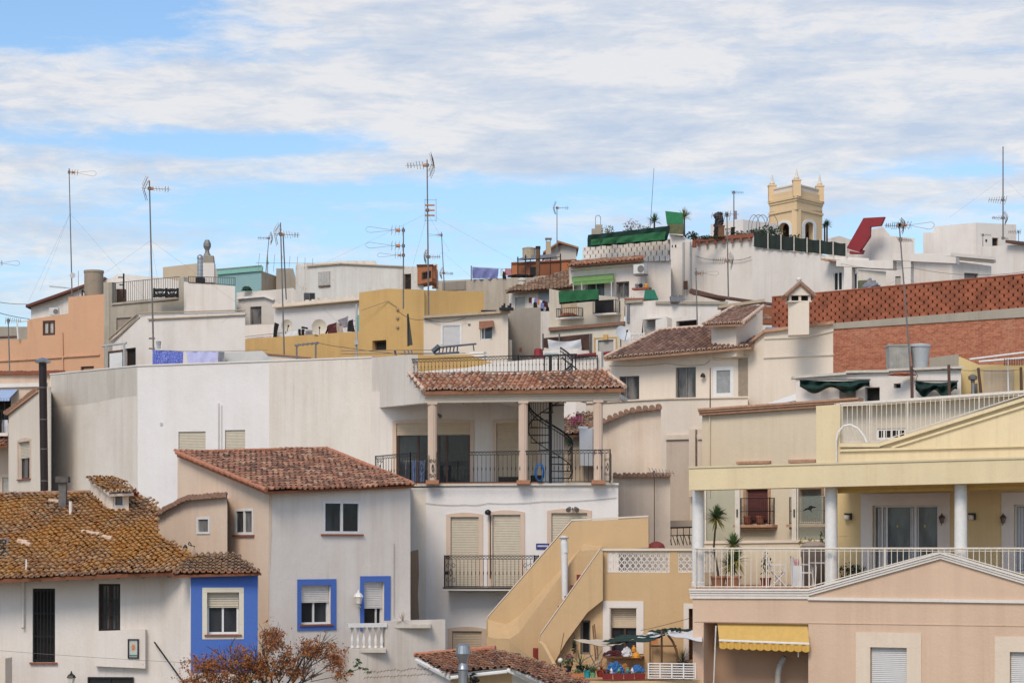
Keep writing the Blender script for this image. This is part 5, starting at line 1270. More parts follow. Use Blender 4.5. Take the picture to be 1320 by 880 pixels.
# terrace back wall
TW = Seg((1072, 65.9), (1345, 63.4)); hW = [(1125, 651, 1209, 738), (1307, 650, 1360, 738)]
_, stw = body(HR, [(1072, 65.9, 600), (1400, 62.9, 596)], YELLOWD, back=4, zb=zfl-.1, holes={0: hW}, name='terrace_wall', r=.3)
s4 = stw[0]
for i, h in enumerate(hW):
    wq = window(HR, s4, h, frame=PVC, sash=3, r=.22, glass=GLASSG, sur=WTRIM, surw=.36, fw=.05, mull=[.13, .20, .64] if i == 0 else [.3])
    g = MB(); a, b, c_, d = s4.rect(h); s4.box(g, a+.32, b-.12, c_+.1, d-.1, -.226, -.222) 
    cl = MB(); 
    for q0, q1 in ((.06, .17), (.56, .66)):
        for j in range(6): s4.box(cl, lerp(a, b, q0)+j*.045, lerp(a, b, q0)+j*.045+.028, c_+.07, d-.07, -.206, -.195+.01*(j % 2))
    cl.build('curtain', WCLOTH, wq)
    if i == 0:
        cl = MB(); 
        for q in (.36, .78): cl.prism([s4.L(lerp(a, b, q)+math.cos(t_)*.03, d-.62+math.sin(t_)*.045, -.19) for t_ in [math.pi*2*j/8 for j in range(8)]], s4.n*-.004)
        cl.build('hanging_ornament', plain('pale_yellow_ornament', (.55, .5, .2), .6), wq)
g = MB(); s4.box(g, s4.u(1072), s4.u(1105), s4.z(1090, 690)-.01, s4.z(1090, 690), .001, .008); s4.box(g, s4.u(1221), s4.u(1285), s4.z(1250, 690)-.01, s4.z(1250, 690), .001, .008); g.build('wall_joint', YELLOWD, HR)
for x, lb in ((1092, 'black bracket wall lamp with pale shade left of the sliding terrace door'), (1252, 'black bracket wall lamp with pale shade behind the third white column')):
    t = thing('wall_lamp', lb, 'lamp', 'terrace wall lamps'); g = MB(); s4.pbox(g, (x-4, 661, x+5, 663), .01, .14); s4.pbox(g, (x+3.6, 663, x+5, 669.5), .01, .14); g.build('bracket', IRON, t)
    g = MB(); c = s4.pt(x-.5, 669.5, .12); g.lathe(c, [(.03, -.02), (.08, .02), (.085, .1), (.06, .135)], 12); g.build('shade', GLOBE, t, smooth=True)
for x, lb in ((1214, 'small red-brown lantern on the white frame right of the sliding terrace door'), (1293, 'small red-brown lantern on the white frame near the right edge')):
    lantern(x, 668, s4, BRASS, lb, glass=GLASSC, k=.85, off=.12)
# upper storey: yellow wall, second pediment and terrace railing
US = Seg((1052, 66.3), (1345, 63.8)); g = MB()
US.poly(g, [(1052, 523), (1083, 521), (1083, 573), (1135, 573), (1320, 514), (1345, 506), (1345, 600), (1052, 606)], -.4, 0); up = g.build('upper_wall', YELLOW, HR)
g = MB()
def ustrip(x0, y0, x1, y1, h, oo):
    A, B = US.pt(x0, y0, 0), US.pt(x1, y1, 0); n = US.n; dz = Vector((0, 0, h)); g.hexa([A+n*oo-dz, B+n*oo-dz, B+n*.003-dz, A+n*.003-dz, A+n*oo, B+n*oo, B+n*.003, A+n*.003])
ustrip(1083, 571, 1135, 571, .12, .12); ustrip(1135, 571, 1345, 505, .10, .14); ustrip(1150, 575, 1345, 514, .07, .07); ustrip(1083, 579, 1345, 572, .07, .08); ustrip(1052, 597, 1345, 588, .04, .05)
g.build('pediment_moulding', YELLOW, up)
base = [(1083, 569), (1132, 569), (1322, 508)]; pts = [US.pt(x, y, -.12) for x, y in base]; g = MB(); tp = [(1083, 520), (1132, 518.5), (1326, 505)]
g.path([US.pt(x, y, -.12) for x, y in tp], .026, 6); g.path([US.pt(x, y+3, -.12) for x, y in tp], .012, 4); g.path(pts, .018, 4); x = 1086
while x < 1322:
    y = 569 if x < 1132 else lerp(569, 508, (x-1132)/190); yt = lerp(520, 505, (x-1083)/243); g.tube(US.pt(x, y, -.12), US.pt(x, yt, -.12), .013, n=4, cap=False); x += 6.3
for x in (1084, 1121, 1170, 1215, 1262): y = 569 if x < 1132 else lerp(569, 508, (x-1132)/190); g.tube(US.pt(x, y, -.12), US.pt(x, lerp(520, 505, (x-1083)/243), -.12), .024, n=4)
g.build('upper_railing', CREAMP, HR)
g = MB(); cp = [(1078, 568), (1080, 558), (1087, 549), (1096, 547), (1106, 552), (1114, 562), (1117, 570)]; g.path([US.pt(x, y, .12) for x, y in cp], .03, 7); g.path([US.pt(1078, 567, .12), US.pt(1078, 598, .1)], .022, 6); g.build('curved_pipe', WPAINT, HR, smooth=True)
# wall across the upper terrace (shaded, with slot windows)
g = MB(); UB = Seg((1075, 69.5), (1345, 67.5)); 
_, sub = body(HR, [(1075, 69.5, 524), (1345, 67.3, 505)], stucco('pale_grey_terrace_wall', (.60, .54, .46), (.4, .33, .25), .4), back=3, zb=P(0, 610, 68).z, holes={0: [(1130, 552, 1168, 566)]}, name='upper_terrace_wall', r=.2)
wv = window(HR, sub[0], (1130, 552, 1168, 566), frame=PVC, sash=4, r=.1, glass=DARK)
g = MB(); A, B = sub[0].pt(1075, 524, 0), sub[0].pt(1345, 505, 0); g.hexa([A+Vector((0, -.5, -.03)), B+Vector((0, -.5, -.03)), B, A]+[q+Vector((0, 0, .10)) for q in (A+Vector((0, -.5, -.03)), B+Vector((0, -.5, -.03)), B, A)]); g.build('terrace_wall_coping', WTRIM, HR)
# retractable awning in the lower opening
s = srr[0]; t = thing('yellow_awning', 'ochre-yellow scalloped awning hung in the dark ground opening of the villa', 'awning'); g = MB()
A, B = s.pt(925, 803.5, -.1), s.pt(1041, 805, -.1); C1, D1 = s.pt(927, 825, .16), s.pt(1043.5, 829.5, .16); th = Vector((0, .02, -.02))
n_ = 30; V = []
for j in range(2):
    for i in range(n_+1): V.append(lerp(A, B, i/n_) if j == 0 else lerp(C1, D1, i/n_))
for i in range(n_): g.face([V[i], V[i+1], V[n_+2+i], V[n_+1+i]])
g.prism([A, B, B+th, A+th], Vector((0, 0, .06))); g.build('canopy', AWNY, t)
g = MB(); g.tube(C1, D1, .035, n=6); g.build('front_bar', WPAINT, t)
g = MB(); m_ = 84; pv = []
for i in range(m_+1):
    q = lerp(C1, D1, i/m_); pv.append((q+Vector((0, -.01+.03*math.sin(i*.9), -.02)), q+Vector((0, -.02+.03*math.sin(i*.9), -.20-.045*abs(math.sin(i*math.pi/7))))))
for a, b in zip(pv, pv[1:]): g.face([a[0], b[0], b[1], a[1]]); g.face([q+Vector((0, .006, 0)) for q in (a[0], b[0], b[1], a[1])])
g.build('scalloped_valance', AWNYL, t)
g = MB(); g.tube(s.pt(923, 806, -.05), s.pt(919, 905, -.3), .022, n=6); g.tube(s.pt(1029, 838, .1), s.pt(1029, 846, .0), .02, n=6); g.build('awning_arm', WPAINT, t)
tag(tube_part('curved_duct', FIBRO, None, [s.pt(1012, 846, -.5), s.pt(1006, 855, -.5), s.pt(1003, 868, -.5), s.pt(1002, 910, -.5)], .09, 10), 'grey curved duct in the opening below the yellow awning', 'duct')
# glass windscreens with bird silhouettes, on a low wall along the terrace side
GS = Seg((908, 68.2), (1066, 66.9)); g = MB(); GS.poly(g, [(906, 699), (1066, 697), (1066, 762), (906, 762)], -.12, 0); lw = g.build('low_terrace_wall', YCREAM, HR)
g = MB(); GS.poly(g, [(906, 697), (1066, 695), (1066, 698.5), (906, 700.5)], -.16, .05); g.build('wall_coping', PEACHL, lw)
t = thing('glass_windscreen', 'sliding glass windscreen with white posts behind the tall yucca', 'glass screen')
for x0, x1 in ((910, 947), (1028, 1062)):
    g = MB(); GS.poly(g, [(x0, 628), (x1, 627), (x1, 697), (x0, 698.5)], -.03, -.02); g.build('glass_pane', CLEAR, t)
g = MB()
for x0, x1 in ((908.5, 910.3), (947.5, 953.5), (1020.5, 1026.5), (1027.5, 1029)): GS.poly(g, [(x0, 626), (x1, 626), (x1, 698), (x0, 698)], -.06, .03)
g.build('post', CREAMP, t)
g = MB()
for x in (950, 1023.5): GS.pbox(g, (x-.8, 656, x+.8, 666), .03, .06)
g.build('handle', IRON, t)
def birdshape(name, cx, cy, k_, flip):
    pts = [(-1, .55), (-.55, .1), (-.2, .05), (.0, -.25), (.25, -.32), (.6, -.2), (1.1, -.12), (.7, .05), (.4, .12), (.35, .35), (.5, .8), (.15, .45), (-.1, .3), (-.5, .35)]
    g = MB(); GS.poly(g, [(cx+x*k_*flip, cy+y*k_) for x, y in pts][::1], -.018, -.012); return g.build(name, BLACKC, t)
birdshape('bird_silhouette', 1043, 654, 8.5, 1); birdshape('bird_silhouette', 931, 660, 6.5, -1)

# terrace furniture and plants
def yucca(label, px, ytop, ybase, Y, bend, heads, seed):
    t = thing('potted_yucca', label, 'potted plant', 'potted plants on the villa terrace'); b = P(px, ybase, Y); b.z = zfl; g = MB(); pot(g, b, .24, .30); g.build('pot', TERRA, t)
    rn_ = random.Random(seed); tr = MB(); fg = MB(); fy = MB()
    for dx, yt, L in heads:
        e = P(px+dx, yt, Y+rn_.uniform(-.2, .2)); m = b+Vector((0, 0, .3)); mid = lerp(m, e, .5)+Vector((bend, 0, 0)); tr.tube(m, mid, .035, .03, 6); tr.tube(mid, e, .03, .025, 6)
        for _ in range(190):
            az = rn_.uniform(0, 2*math.pi); el = rn_.uniform(-1.0, 1.5); d = Vector((math.cos(az)*math.cos(el), math.sin(az)*math.cos(el), math.sin(el))); l = L*1.2*rn_.uniform(.7, 1.05); sd_v = d.cross(Vector((.1, .2, 1))).normalized()*.016
            mm = (fg if el > .15 or rn_.random() < .2 else fy); mid2 = e+d*l*.5; ee = e+d*l-Vector((0, 0, .08*l)); mm.face([e-sd_v*.7, e+sd_v*.7, mid2+sd_v, mid2-sd_v]); mm.face([mid2-sd_v, mid2+sd_v, ee])
    tr.build('stem', BARK, t); fg.build('crown', LEAFYG, t); fy.build('lower_leaves', LEAFYY, t); return t
yucca('tall single-stemmed yucca with yellowing skirt beside the left white column', 926, 667, 757, 65.0, -.10, [(-3, 667, .42)], 3)
yucca('shorter bushy two-headed yucca in a terracotta pot', 945, 702, 757, 65.0, .0, [(0, 702, .38), (4, 722, .42), (-3, 728, .40)], 4)
def chair_folding(label, px, Y):
    t = thing('folding_chair', label, 'chair', 'white terrace chairs'); c = P(px, 757, Y); c.z = zfl; M = lambda x, y, z: c+Vector((x, y, z)); g = MB()
    g2 = MB()
    for y in (-.22, .22): g2.tube(M(-.32, y, .98), M(-.12, y, .42), .016, n=5)
    for i in range(6): q = i/6; g2.tube(M(-.31+.14*q, -.22, .95-.4*q), M(-.31+.14*q, .22, .95-.4*q), .022, n=4)
    g2.build('backrest', WPAINT, t); g2 = MB()
    for i in range(6): g2.box(M(-.14+i*.075, -.21, .43), M(-.08+i*.075, .21, .45))
    g2.build('seat', WPAINT, t)
    for y in (-.22, .22):
        for a, b in (((-.14, .44), (.26, 0)), ((.24, .44), (-.16, 0))): g3 = MB(); g3.tube(M(a[0], y, a[1]), M(b[0], y, b[1]), .016, n=5); g3.build('leg', WPAINT, t)
    g3 = MB()
    for y in (-.25, .25): g3.box(M(-.22, y-.025, .63), M(.26, y+.025, .66)); g3.tube(M(.2, y, .44), M(.22, y, .64), .014, n=4)
    g3.build('armrest', WPAINT, t)
chair_folding('white folding chair with tall slatted back behind the terrace railing, left of the big urn', 1001, 64.6)
t = thing('plastic_armchair', 'white plastic armchair beside the big beige urn', 'chair', 'white terrace chairs'); c = P(1036, 757, 64.9); c.z = zfl; M = lambda x, y, z: c+Vector((x, y, z)); g = MB(); g.hexa([M(-.25, -.25, .38), M(.25, -.25, .38), M(.25, .25, .38), M(-.25, .25, .38), M(-.25, -.25, .43), M(.25, -.25, .43), M(.25, .25, .43), M(-.25, .25, .43)]); g.build('seat', WPAINT, t)
g = MB()
for i in range(5): g.tube(M(-.25-.02*i, -.2+.1*i, .42), M(-.36, -.2+.1*i, .88), .025, n=5)
g.tube(M(-.36, -.24, .88), M(-.36, .24, .88), .03, n=5); g.build('backrest', WPAINT, t)
for x, y in ((-.23, -.23), (.23, -.23), (.23, .23), (-.23, .23)): g = MB(); g.tube(M(x, y, .4), M(x*1.15, y*1.15, 0), .028, .02, n=6); g.build('leg', WPAINT, t)
g = MB()
for y in (-.26, .26): g.path([M(-.30, y, .66), M(.2, y, .64), M(.24, y, .4)], .025, 5)
g.build('armrest', WPAINT, t)
t = thing('terrace_table', 'white round terrace table between the folding chair and the armchair', 'table'); c = P(1060, 757, 64.6); c.z = zfl; g = MB(); g.lathe(c+Vector((0, 0, .68)), [(.42, 0), (.43, .02), (.43, .035)], 24); g.build('tabletop', WPAINT, t)
for a in (0, 1.57, 3.14, 4.71): g = MB(); g.tube(c+Vector((math.cos(a+.8)*.3, math.sin(a+.8)*.3, .68)), c+Vector((math.cos(a+.8)*.36, math.sin(a+.8)*.36, 0)), .022, n=5); g.build('leg', WPAINT, t)
t = thing('large_urn', 'big beige covered urn with a domed lid on the villa terrace', 'urn'); c = P(1050, 757, 65.9); c.z = zfl; g = MB(); g.lathe(c, [(.26, 0), (.33, .3), (.36, .8), (.37, 1.1), (.40, 1.12), (.40, 1.2)], 20); g.build('body', plain('taupe_ceramic', (.24, .18, .15), .7), t, smooth=True); g = MB(); g.lathe(c+Vector((0, 0, 1.2)), [(.40, 0), (.36, .06), (.2, .12), (.03, .14)], 20); g.build('lid', plain('beige_ceramic', (.42, .34, .27), .7), t, smooth=True)
potted('terrace shrub with yellow-green leaves rising behind the big urn', 1041, 757, 66.3, .2, 1.15, plain('taupe_ceramic', (.24, .18, .15), .7), 'leaf', .42, .32, LEAFY, 5, 'potted plants on the villa terrace')
potted('dark narrow shrub in a red pot behind the folding chair', 987, 757, 65.6, .16, .3, REDPL, 'leaf', .8, .18, LEAFD, 6, 'potted plants on the villa terrace')
potted('dark low plant behind the second white column', 1093, 757, 65.2, .2, .35, BLACKC, 'leaf', .4, .4, LEAFD, 7, 'potted plants on the villa terrace')
potted('tall thin leafy plant touching the second white column', 1060, 757, 66.2, .15, .9, BLACKC, 'leaf', .9, .1, LEAFG, 8, 'potted plants on the villa terrace')
potted('small round pot plant on the terrace left of the sliding door', 1106, 757, 65.4, .2, .3, TERRA, 'leaf', .4, .25, LEAFG, 18, 'potted plants on the villa terrace')
t = thing('white_table_cloth', 'white cloth-covered box at the end of the chairs on the terrace', 'table'); c = P(1027, 757, 63.9); c.z = zfl; g = MB(); g.hexa([c+Vector(v) for v in ((-.14, -.14, 0), (.16, -.14, 0), (.16, .16, 0), (-.14, .16, 0), (-.12, -.12, .62), (.14, -.12, .62), (.14, .14, .62), (-.12, .14, .62))]); g.build('cloth', WCLOTH, t); g = MB(); g.lathe(c+Vector((0, 0, .62)), [(.06, 0), (.08, .12), (.05, .2)], 12); g.build('vase', PINKS, t)
# ================================================================== neighbour with terracotta cornice (behind the villa terrace)
HN = thing('caged_window_house', 'yellow-cream house with terracotta cornice and caged windows behind the villa terrace', 'house')
hN = {0: [(962, 630, 990, 674), (1031, 630, 1059, 672)]}
_, sn = body(HN, [(905, 83.5, 532), (1068, 80.2, 521), (1100, 79.6, 519)], YCREAM, back=6, holes=hN, r=.3)
s = sn[0]
g = MB(); A, B = P(903, 532, 83.4), P(1110, 518, 79.3); n = s.n
for o, z0, z1 in ((.10, -.10, 0.), (.17, .002, .08), (.22, .082, .16)): g.hexa([A+n*o+Vector((0, 0, z0)), B+n*o+Vector((0, 0, z0)), B-n*.2+Vector((0, 0, z0)), A-n*.2+Vector((0, 0, z0)), A+n*o+Vector((0, 0, z1)), B+n*o+Vector((0, 0, z1)), B-n*.2+Vector((0, 0, z1)), A-n*.2+Vector((0, 0, z1))])
g.build('cornice', TERRAL, HN)
for r_ in ((949, 594, 992, 597.5), (1016, 592, 1050, 596)): g = MB(); s.pbox(g, r_, .004, .14); g.build('window_hood', TERRAL, HN)
for i, h in enumerate(hN[0]):
    wq = window(HN, s, h, frame=plain('red_brown_frame', (.16, .045, .03), .5), shut=.9 if i == 0 else .0, shm=plain('dark_red_shutter', (.13, .04, .035), .5), sash=1, glass=GLASSG, r=.2, sur=TERRAL, surw=.12)
    g = MB(); a, b, c_, d = s.rect(h); z0 = s.z(975, 676); s.box(g, a-.35, b+.42, z0-.10, z0, .003, .40); s.box(g, a-.28, b+.34, z0-.19, z0-.102, .003, .3); g.build('sill', TERRAL, wq)
    zt_ = s.z(975, 642); railing(wq, [s.L(a-.22, z0, .03), s.L(a-.22, z0, .36), s.L(b+.28, z0, .36), s.L(b+.28, z0, .03)], zt_-z0, .085, .010, name='window_cage', rails=(.04, .5, 1.))
    if i == 0:
        g = MB()
        for x in (958, 974): pot(g, s.pt(x+6, 676, .2), .17, .34)
        g.build('clay_pot', SILL, wq)
g = MB(); g.path([s.pt(915, 534, .08), s.pt(915, 640, .08)], .022, 6); g.build('conduit', YCREAM, HN)
# ================================================================== cream house with brown tiled roof
HM = thing('brown_roof_house', 'cream house with brown tiled roof, tiled turret and capped chimney, right of centre', 'house')
hM = {0: [(798, 484.5, 824, 515), (871, 473, 897, 513.5), (919, 472, 946, 511.5)]}
_, sm = body(HM, [(783, 92, 461), (964, 89, 449)], CREAM2, back=6, zb=P(0, 519, 90).z, holes=hM, r=.22, name='upper_wall')
s = sm[0]
window(HM, s, hM[0][0], frame=STEELD, sash=1, glass=GLASSC, mull=[.32], r=.16, fw=.04); window(HM, s, hM[0][1], frame=STEELD, sash=2, glass=GLASSC, r=.16, fw=.05)
g = MB(); a, b, c_, d = s.rect((918, 462, 964, 513)); g2 = MB(); s.box(g2, s.u(952), b, s.z(958, 512), s.z(958, 461), .003, .03); g2.build('screen_panel', plain('taupe_screen', (.30, .24, .18), .7), HM)
window(HM, s, hM[0][2], frame=PVC, sash=1, glass=plain('frosted_grey_panel', (.30, .31, .31), .3), r=.06, fw=.16)
g = MB(); g.path([s.pt(918, 463, .05), s.pt(964, 460, .05)], .03, 4); g.build('screen_head', CREAM, HM)
_, sml = body(HM, [(755, 91.2, 520), (860, 90.0, 514.5), (964, 88.3, 512.5)], CREAM2, back=2, name='terrace_wall')
g = MB(); 
for (x0, y0, Y0), (x1, y1, Y1) in (((755, 520, 91.2), (860, 514.5, 90.)), ((860, 514.5, 90.), (964, 512.5, 88.3))):
    A, B = P(x0, y0, Y0), P(x1, y1, Y1); g.hexa([A+Vector((0, -.08, 0)), B+Vector((0, -.08, 0)), B+Vector((0, .25, 0)), A+Vector((0, .25, 0)), A+Vector((0, -.08, .06)), B+Vector((0, -.08, .06)), B+Vector((0, .25, .06)), A+Vector((0, .25, .06))])
g.build('terrace_coping', PEACHL, HM)
# recessed pinkish panel and ducts below
sx = sml[1]; g = MB(); sx.poly(g, [(859, 566), (889, 565), (889, 690), (859, 690)], .003, .012); g.build('pink_panel', stucco('pinkish_taupe_wall', (.60, .50, .41), (.3, .22, .16), .5), HM)
g = MB(); sx.pbox(g, (858, 560, 905, 566), .003, .10); sx.pbox(g, (888, 553, 896, 640), .003, .28); sx.pbox(g, (899, 553, 908, 640), .003, .22); sx.pbox(g, (899, 562, 908, 566), .22, .3); g.build('pilaster', CREAM, HM)
g = MB(); Sb = Seg((855, 86), (897, 85.5)); Sb.poly(g, [(855, 671), (897, 670), (897, 679), (855, 680)], -.4, 0); g.build('ledge', PEACHL, HM)
roof(HM, (780, 462, 91.3), (968, 446, 88.3), (880, 426, 94), [(779, 463), (968, 447), (982, 428), (921, 422), (852, 427)], TILE_BRN, tw=.235, rl=.36, jit=.008, h=.075, under=TERRAL, edge=TILE_CAP, caps=((0, 4), (4, 3)), th=.10)
g = MB(); A, B = P(968, 447, 88.2), P(988, 428, 88.4)
_, sm2 = body(HM, [(964, 89, 444), (985, 88.4, 427), (1074, 86.4, 417)], CREAM2, back=7)
g = MB()
for (a, b) in (((964, 443, 88.9), (985, 427, 88.3)), ((985, 427, 88.3), (1074, 416, 86.3))):
    A, B = P(*a), P(*b); g.hexa([A+Vector((0, -.1, -.05)), B+Vector((0, -.1, -.05)), B+Vector((0, .3, -.05)), A+Vector((0, .3, -.05)), A+Vector((0, -.1, .07)), B+Vector((0, -.1, .07)), B+Vector((0, .3, .07)), A+Vector((0, .3, .07))])
g.build('coping', TERRAL, HM)
g = MB(); sm2[1].poly(g, [(984, 459), (1074, 455), (1074, 457.5), (984, 461.5)], .003, .06); sm2[1].poly(g, [(985, 434), (1040, 432), (1074, 424), (1074, 427), (1040, 435), (985, 437)], .003, .05); g.build('string_course', CREAM2, HM)
# turret
tt, st_ = body(HM, [(917, 89.8, 422), (949, 88.6, 419), (983, 90.0, 399)], CREAM2, back=3, zb=P(0, 460, 89).z, name='turret')
roof(tt, (910, 419, 89.3), (958, 417, 87.9), (960, 398, 91.5), [(908, 419.5), (958, 417.5), (984, 397), (945, 398)], TILE_BRN, tw=.235, rl=.36, jit=.01, h=.075, under=TERRAL, edge=TILE_CAP, caps=((0, 3), (1, 2)), th=.09)
# chimney
chm, sc2 = body(HM, [(1016, 85.6, 390), (1043, 85.2, 389)], CREAM2, back=.8, zb=P(0, 430, 85).z, name='chimney', holes={0: [(1017.5, 383, 1026, 389.4), (1032, 383, 1042, 389.4)]} if 0 else None)
cc = P(1029.5, 389, 85.8)
g = MB(); 
for dx in (-.40, -.02, .36): 
    for dy in (-.32, .36): g.box(cc+Vector((dx-.03, dy-.05, 0)), cc+Vector((dx+.07, dy+.05, .21)))
g.box(cc+Vector((-.47, -.42, -.05)), cc+Vector((.47, .46, 0))); g.build('chimney_lantern', CREAM2, chm)
g = MB(); g.box(cc+Vector((-.3, -.2, .0)), cc+Vector((.3, .3, .2))); g.build('dark_flue', DARK, chm)
g = MB(); g.prism([cc+Vector((-.48, -.44, .21)), cc+Vector((.48, -.44, .21)), cc+Vector((0, -.44, .62))], Vector((0, .92, 0))); g.build('gable', CREAM2, chm)
g = MB()
for sx_ in (-1, 1):
    for i in range(7):
        y = -.5+i*.15; g.tube(cc+Vector((sx_*.60, y, .17)), cc+Vector((0, y, .70)), .085, .08, 8)
g.build('cap_tiles', TILE_CAPD, chm)
g = MB(); g.lathe(cc+Vector((0, -.1, .70)), [(.03, 0), (.05, .06), (.10, .12), (.11, .18), (.06, .24), (.01, .26)], 12); g.build('finial', WTRIM, chm, smooth=True)
for (x, y, lb) in ((906, 483, 'black lamp on the cream wall between the dark window and the white door'),):
    t = thing('wall_lamp', lb, 'lamp'); g = MB(); c = sm[0].pt(x, y, .15); g.tube(sm[0].pt(x, y, 0), c, .03, n=5); g.lathe(c-Vector((0, 0, .09)), [(.10, 0), (.11, .04), (.05, .16)], 10); g.build('lamp_head', IRON, t)
antenna(915.5, 474, 530, 84, [], 'plain thin dark pole standing before the cream house with brown roof', lean=0, r=.03, cat='pole', mat=RUSTM)
t = thing('sloping_white_roof', 'sloping white awning sheet beside the cream wall right of centre', 'lean-to'); g = MB(); A = [P(983, 522, 84.5), P(1026, 507, 84.4), P(1026, 520, 82.6), P(1010, 524, 82.6)]; g.prism(A, Vector((0, 0, -.08))); g.build('sheet', WPAINT, t)
g = MB(); g.prism([P(1008, 519, 82.5), P(1026, 516, 82.5), P(1026, 522, 82.5), P(1006, 523, 82.5)], Vector((0, .05, 0))); g.build('grey_edge', GREYC, t)
# ================================================================== white shack with green nets
HW = thing('white_shack', 'low white rooftop shack with dark openings below the water tanks', 'shed')
_, sw = body(HW, [(1026, 81.6, 488), (1145, 80, 479), (1239, 78.6, 476)], WTRIM, back=2.5, zb=P(0, 530, 80).z, holes={0: [(1115, 499, 1134, 520)], 1: [(1152, 494, 1161, 500)]}, r=.4)
for s_, h in ((sw[0], (1115, 499, 1134, 520)), (sw[1], (1152, 494, 1161, 500))): window(HW, s_, h, frame=STEELD, glass=DARK, sash=1, r=.3, fw=.03)
g = MB(); 
for (a, b) in (((1022, 488, 81.7), (1090, 483, 80.7)), ((1090, 481, 80.7), (1145, 480, 80)), ((1145, 478.5, 80), (1241, 475, 78.5))):
    A, B = P(*a), P(*b); g.hexa([A+Vector((0, -.15, 0)), B+Vector((0, -.15, 0)), B+Vector((0, .5, 0)), A+Vector((0, .5, 0)), A+Vector((0, -.15, .09)), B+Vector((0, -.15, .09)), B+Vector((0, .5, .09)), A+Vector((0, .5, .09))])
g.build('roof_edge', CONW, HW)
g = MB(); sw[0].pbox(g, (1082, 498, 1103, 518), .003, .02); sw[0].pbox(g, (1086, 501, 1100, 518), .021, .03); g.build('blind_panel', plain('taupe_blind', (.20, .16, .13), .8), HW)
def net(label, s_, x0, x1, yt, yb, off, seed, mat=GREEND):
    t = thing('shade_net', label, 'net', 'bundled green nets'); rn_ = random.Random(seed); g = MB(); NX = 40; NZ = 9; rows = []
    for j in range(NZ+1):
        row = []
        for i in range(NX+1):
            a = i/NX; b = j/NZ; sag = math.sin(a*math.pi*2.0+.3)**2*.5+.5; y = yt+(yb-yt)*b*sag+2.2*math.sin(a*math.pi)*(1-b*.3); x = lerp(x0, x1, a)
            row.append(s_.pt(x, y, off+.10*math.sin(b*9+a*4+seed)+.07*math.sin(a*31+b*5)+.10*math.sin(b*math.pi)))
        rows.append(g.pts(row))
    for p, q in zip(rows, rows[1:]):
        for i in range(NX): g.f.append((p+i, p+i+1, q+i+1, q+i)); g.uv.append(None)
    g.build('net_cloth', mat, t, smooth=True); g = MB(); g.tube(s_.pt(x0-1, yt, off), s_.pt(x1+1, yt, off), .03, n=5); g.build('line', STEELD, t); return t
net('dark green net bundled along the left wall of the white shack', sw[0], 1031, 1121, 489, 506, .35, 1)
net('dark green net hung in a clump on the right wall of the white shack', sw[1], 1180, 1234, 491, 511, .35, 3)
def wtank_sq(label, px0, px1, y0, y1, Y, mat):
    t = thing('water_tank', label, 'water tank', 'rooftop water tanks'); A, B = P(px0, y1, Y), P(px1, y0, Y); w_ = (B.x-A.x)/2; c = Vector(((A.x+B.x)/2, Y+w_, A.z)); h = B.z-A.z; g = MB()
    g.hexa([c+Vector(v) for v in ((-w_*.9, -w_*.9, 0), (w_*.9, -w_*.9, 0), (w_*.9, w_*.9, 0), (-w_*.9, w_*.9, 0), (-w_, -w_, h), (w_, -w_, h), (w_, w_, h), (-w_, w_, h))]); g.box(c+Vector((-w_*1.06, -w_*1.06, h+.001)), c+Vector((w_*1.06, w_*1.06, h+.07)))
    g.build('tank_body', mat, t); g = MB()
    for x in (-.7, -.2, .3, .75): g.box(c+Vector((x*w_-.03, -w_*1.0-.0, .05)), c+Vector((x*w_+.03, -w_*.9, h*.97)))
    g.build('rib', mat, t); return t
wtank_sq('square fibre-cement water tank on the white shack, left of the round tank', 1146, 1174, 446, 476, 80.5, FIBRO)
t = thing('water_tank', 'round grey plastic water tank right of the square one on the white shack', 'water tank', 'rooftop water tanks'); c = P(1186, 477, 81); h = 33*81/F; g = MB(); g.lathe(c, [(.26, 0), (.36, h*.9), (.39, h*.9), (.39, h*.96), (.36, h), (.0, h+.05)], 22); g.build('tank_body', PLGREY, t)
for x, y0, lb in ((1175, 472, 'first dark post left of the white shack net'), (1223, 470, 'dark post in front of the right-hand green net'), (1263, 474, 'leaning dark post before the yellow rooftop wall'), (1316, 473, 'dark post at the right edge above the villa railing')):
    g = MB(); A, B = P(x+(3 if x == 1263 else 1), 520, 77), P(x-(2 if x == 1263 else 0), y0, 77); g.tube(A, B, .06, .05, 6); tag(g.build('post', RUSTM), lb, 'post', 'dark rooftop posts')
heap('brick_rubble', 'few loose red bricks and rubble on the shack roof edge', 'rubble', P(1163, 484, 79.3), (.5, .2, .10), BRICKP, 7)
wire('slack cable between the dark posts above the villa', [P(1175, 477, 77), P(1223, 474, 77), P(1262, 477, 77), P(1316, 476, 77)], .010, .05)
wire('looped cables around the post by the water tanks', [P(1175, 477, 76.9), P(1183, 485, 76.9), P(1180, 497, 76.9)], .012, -.1)
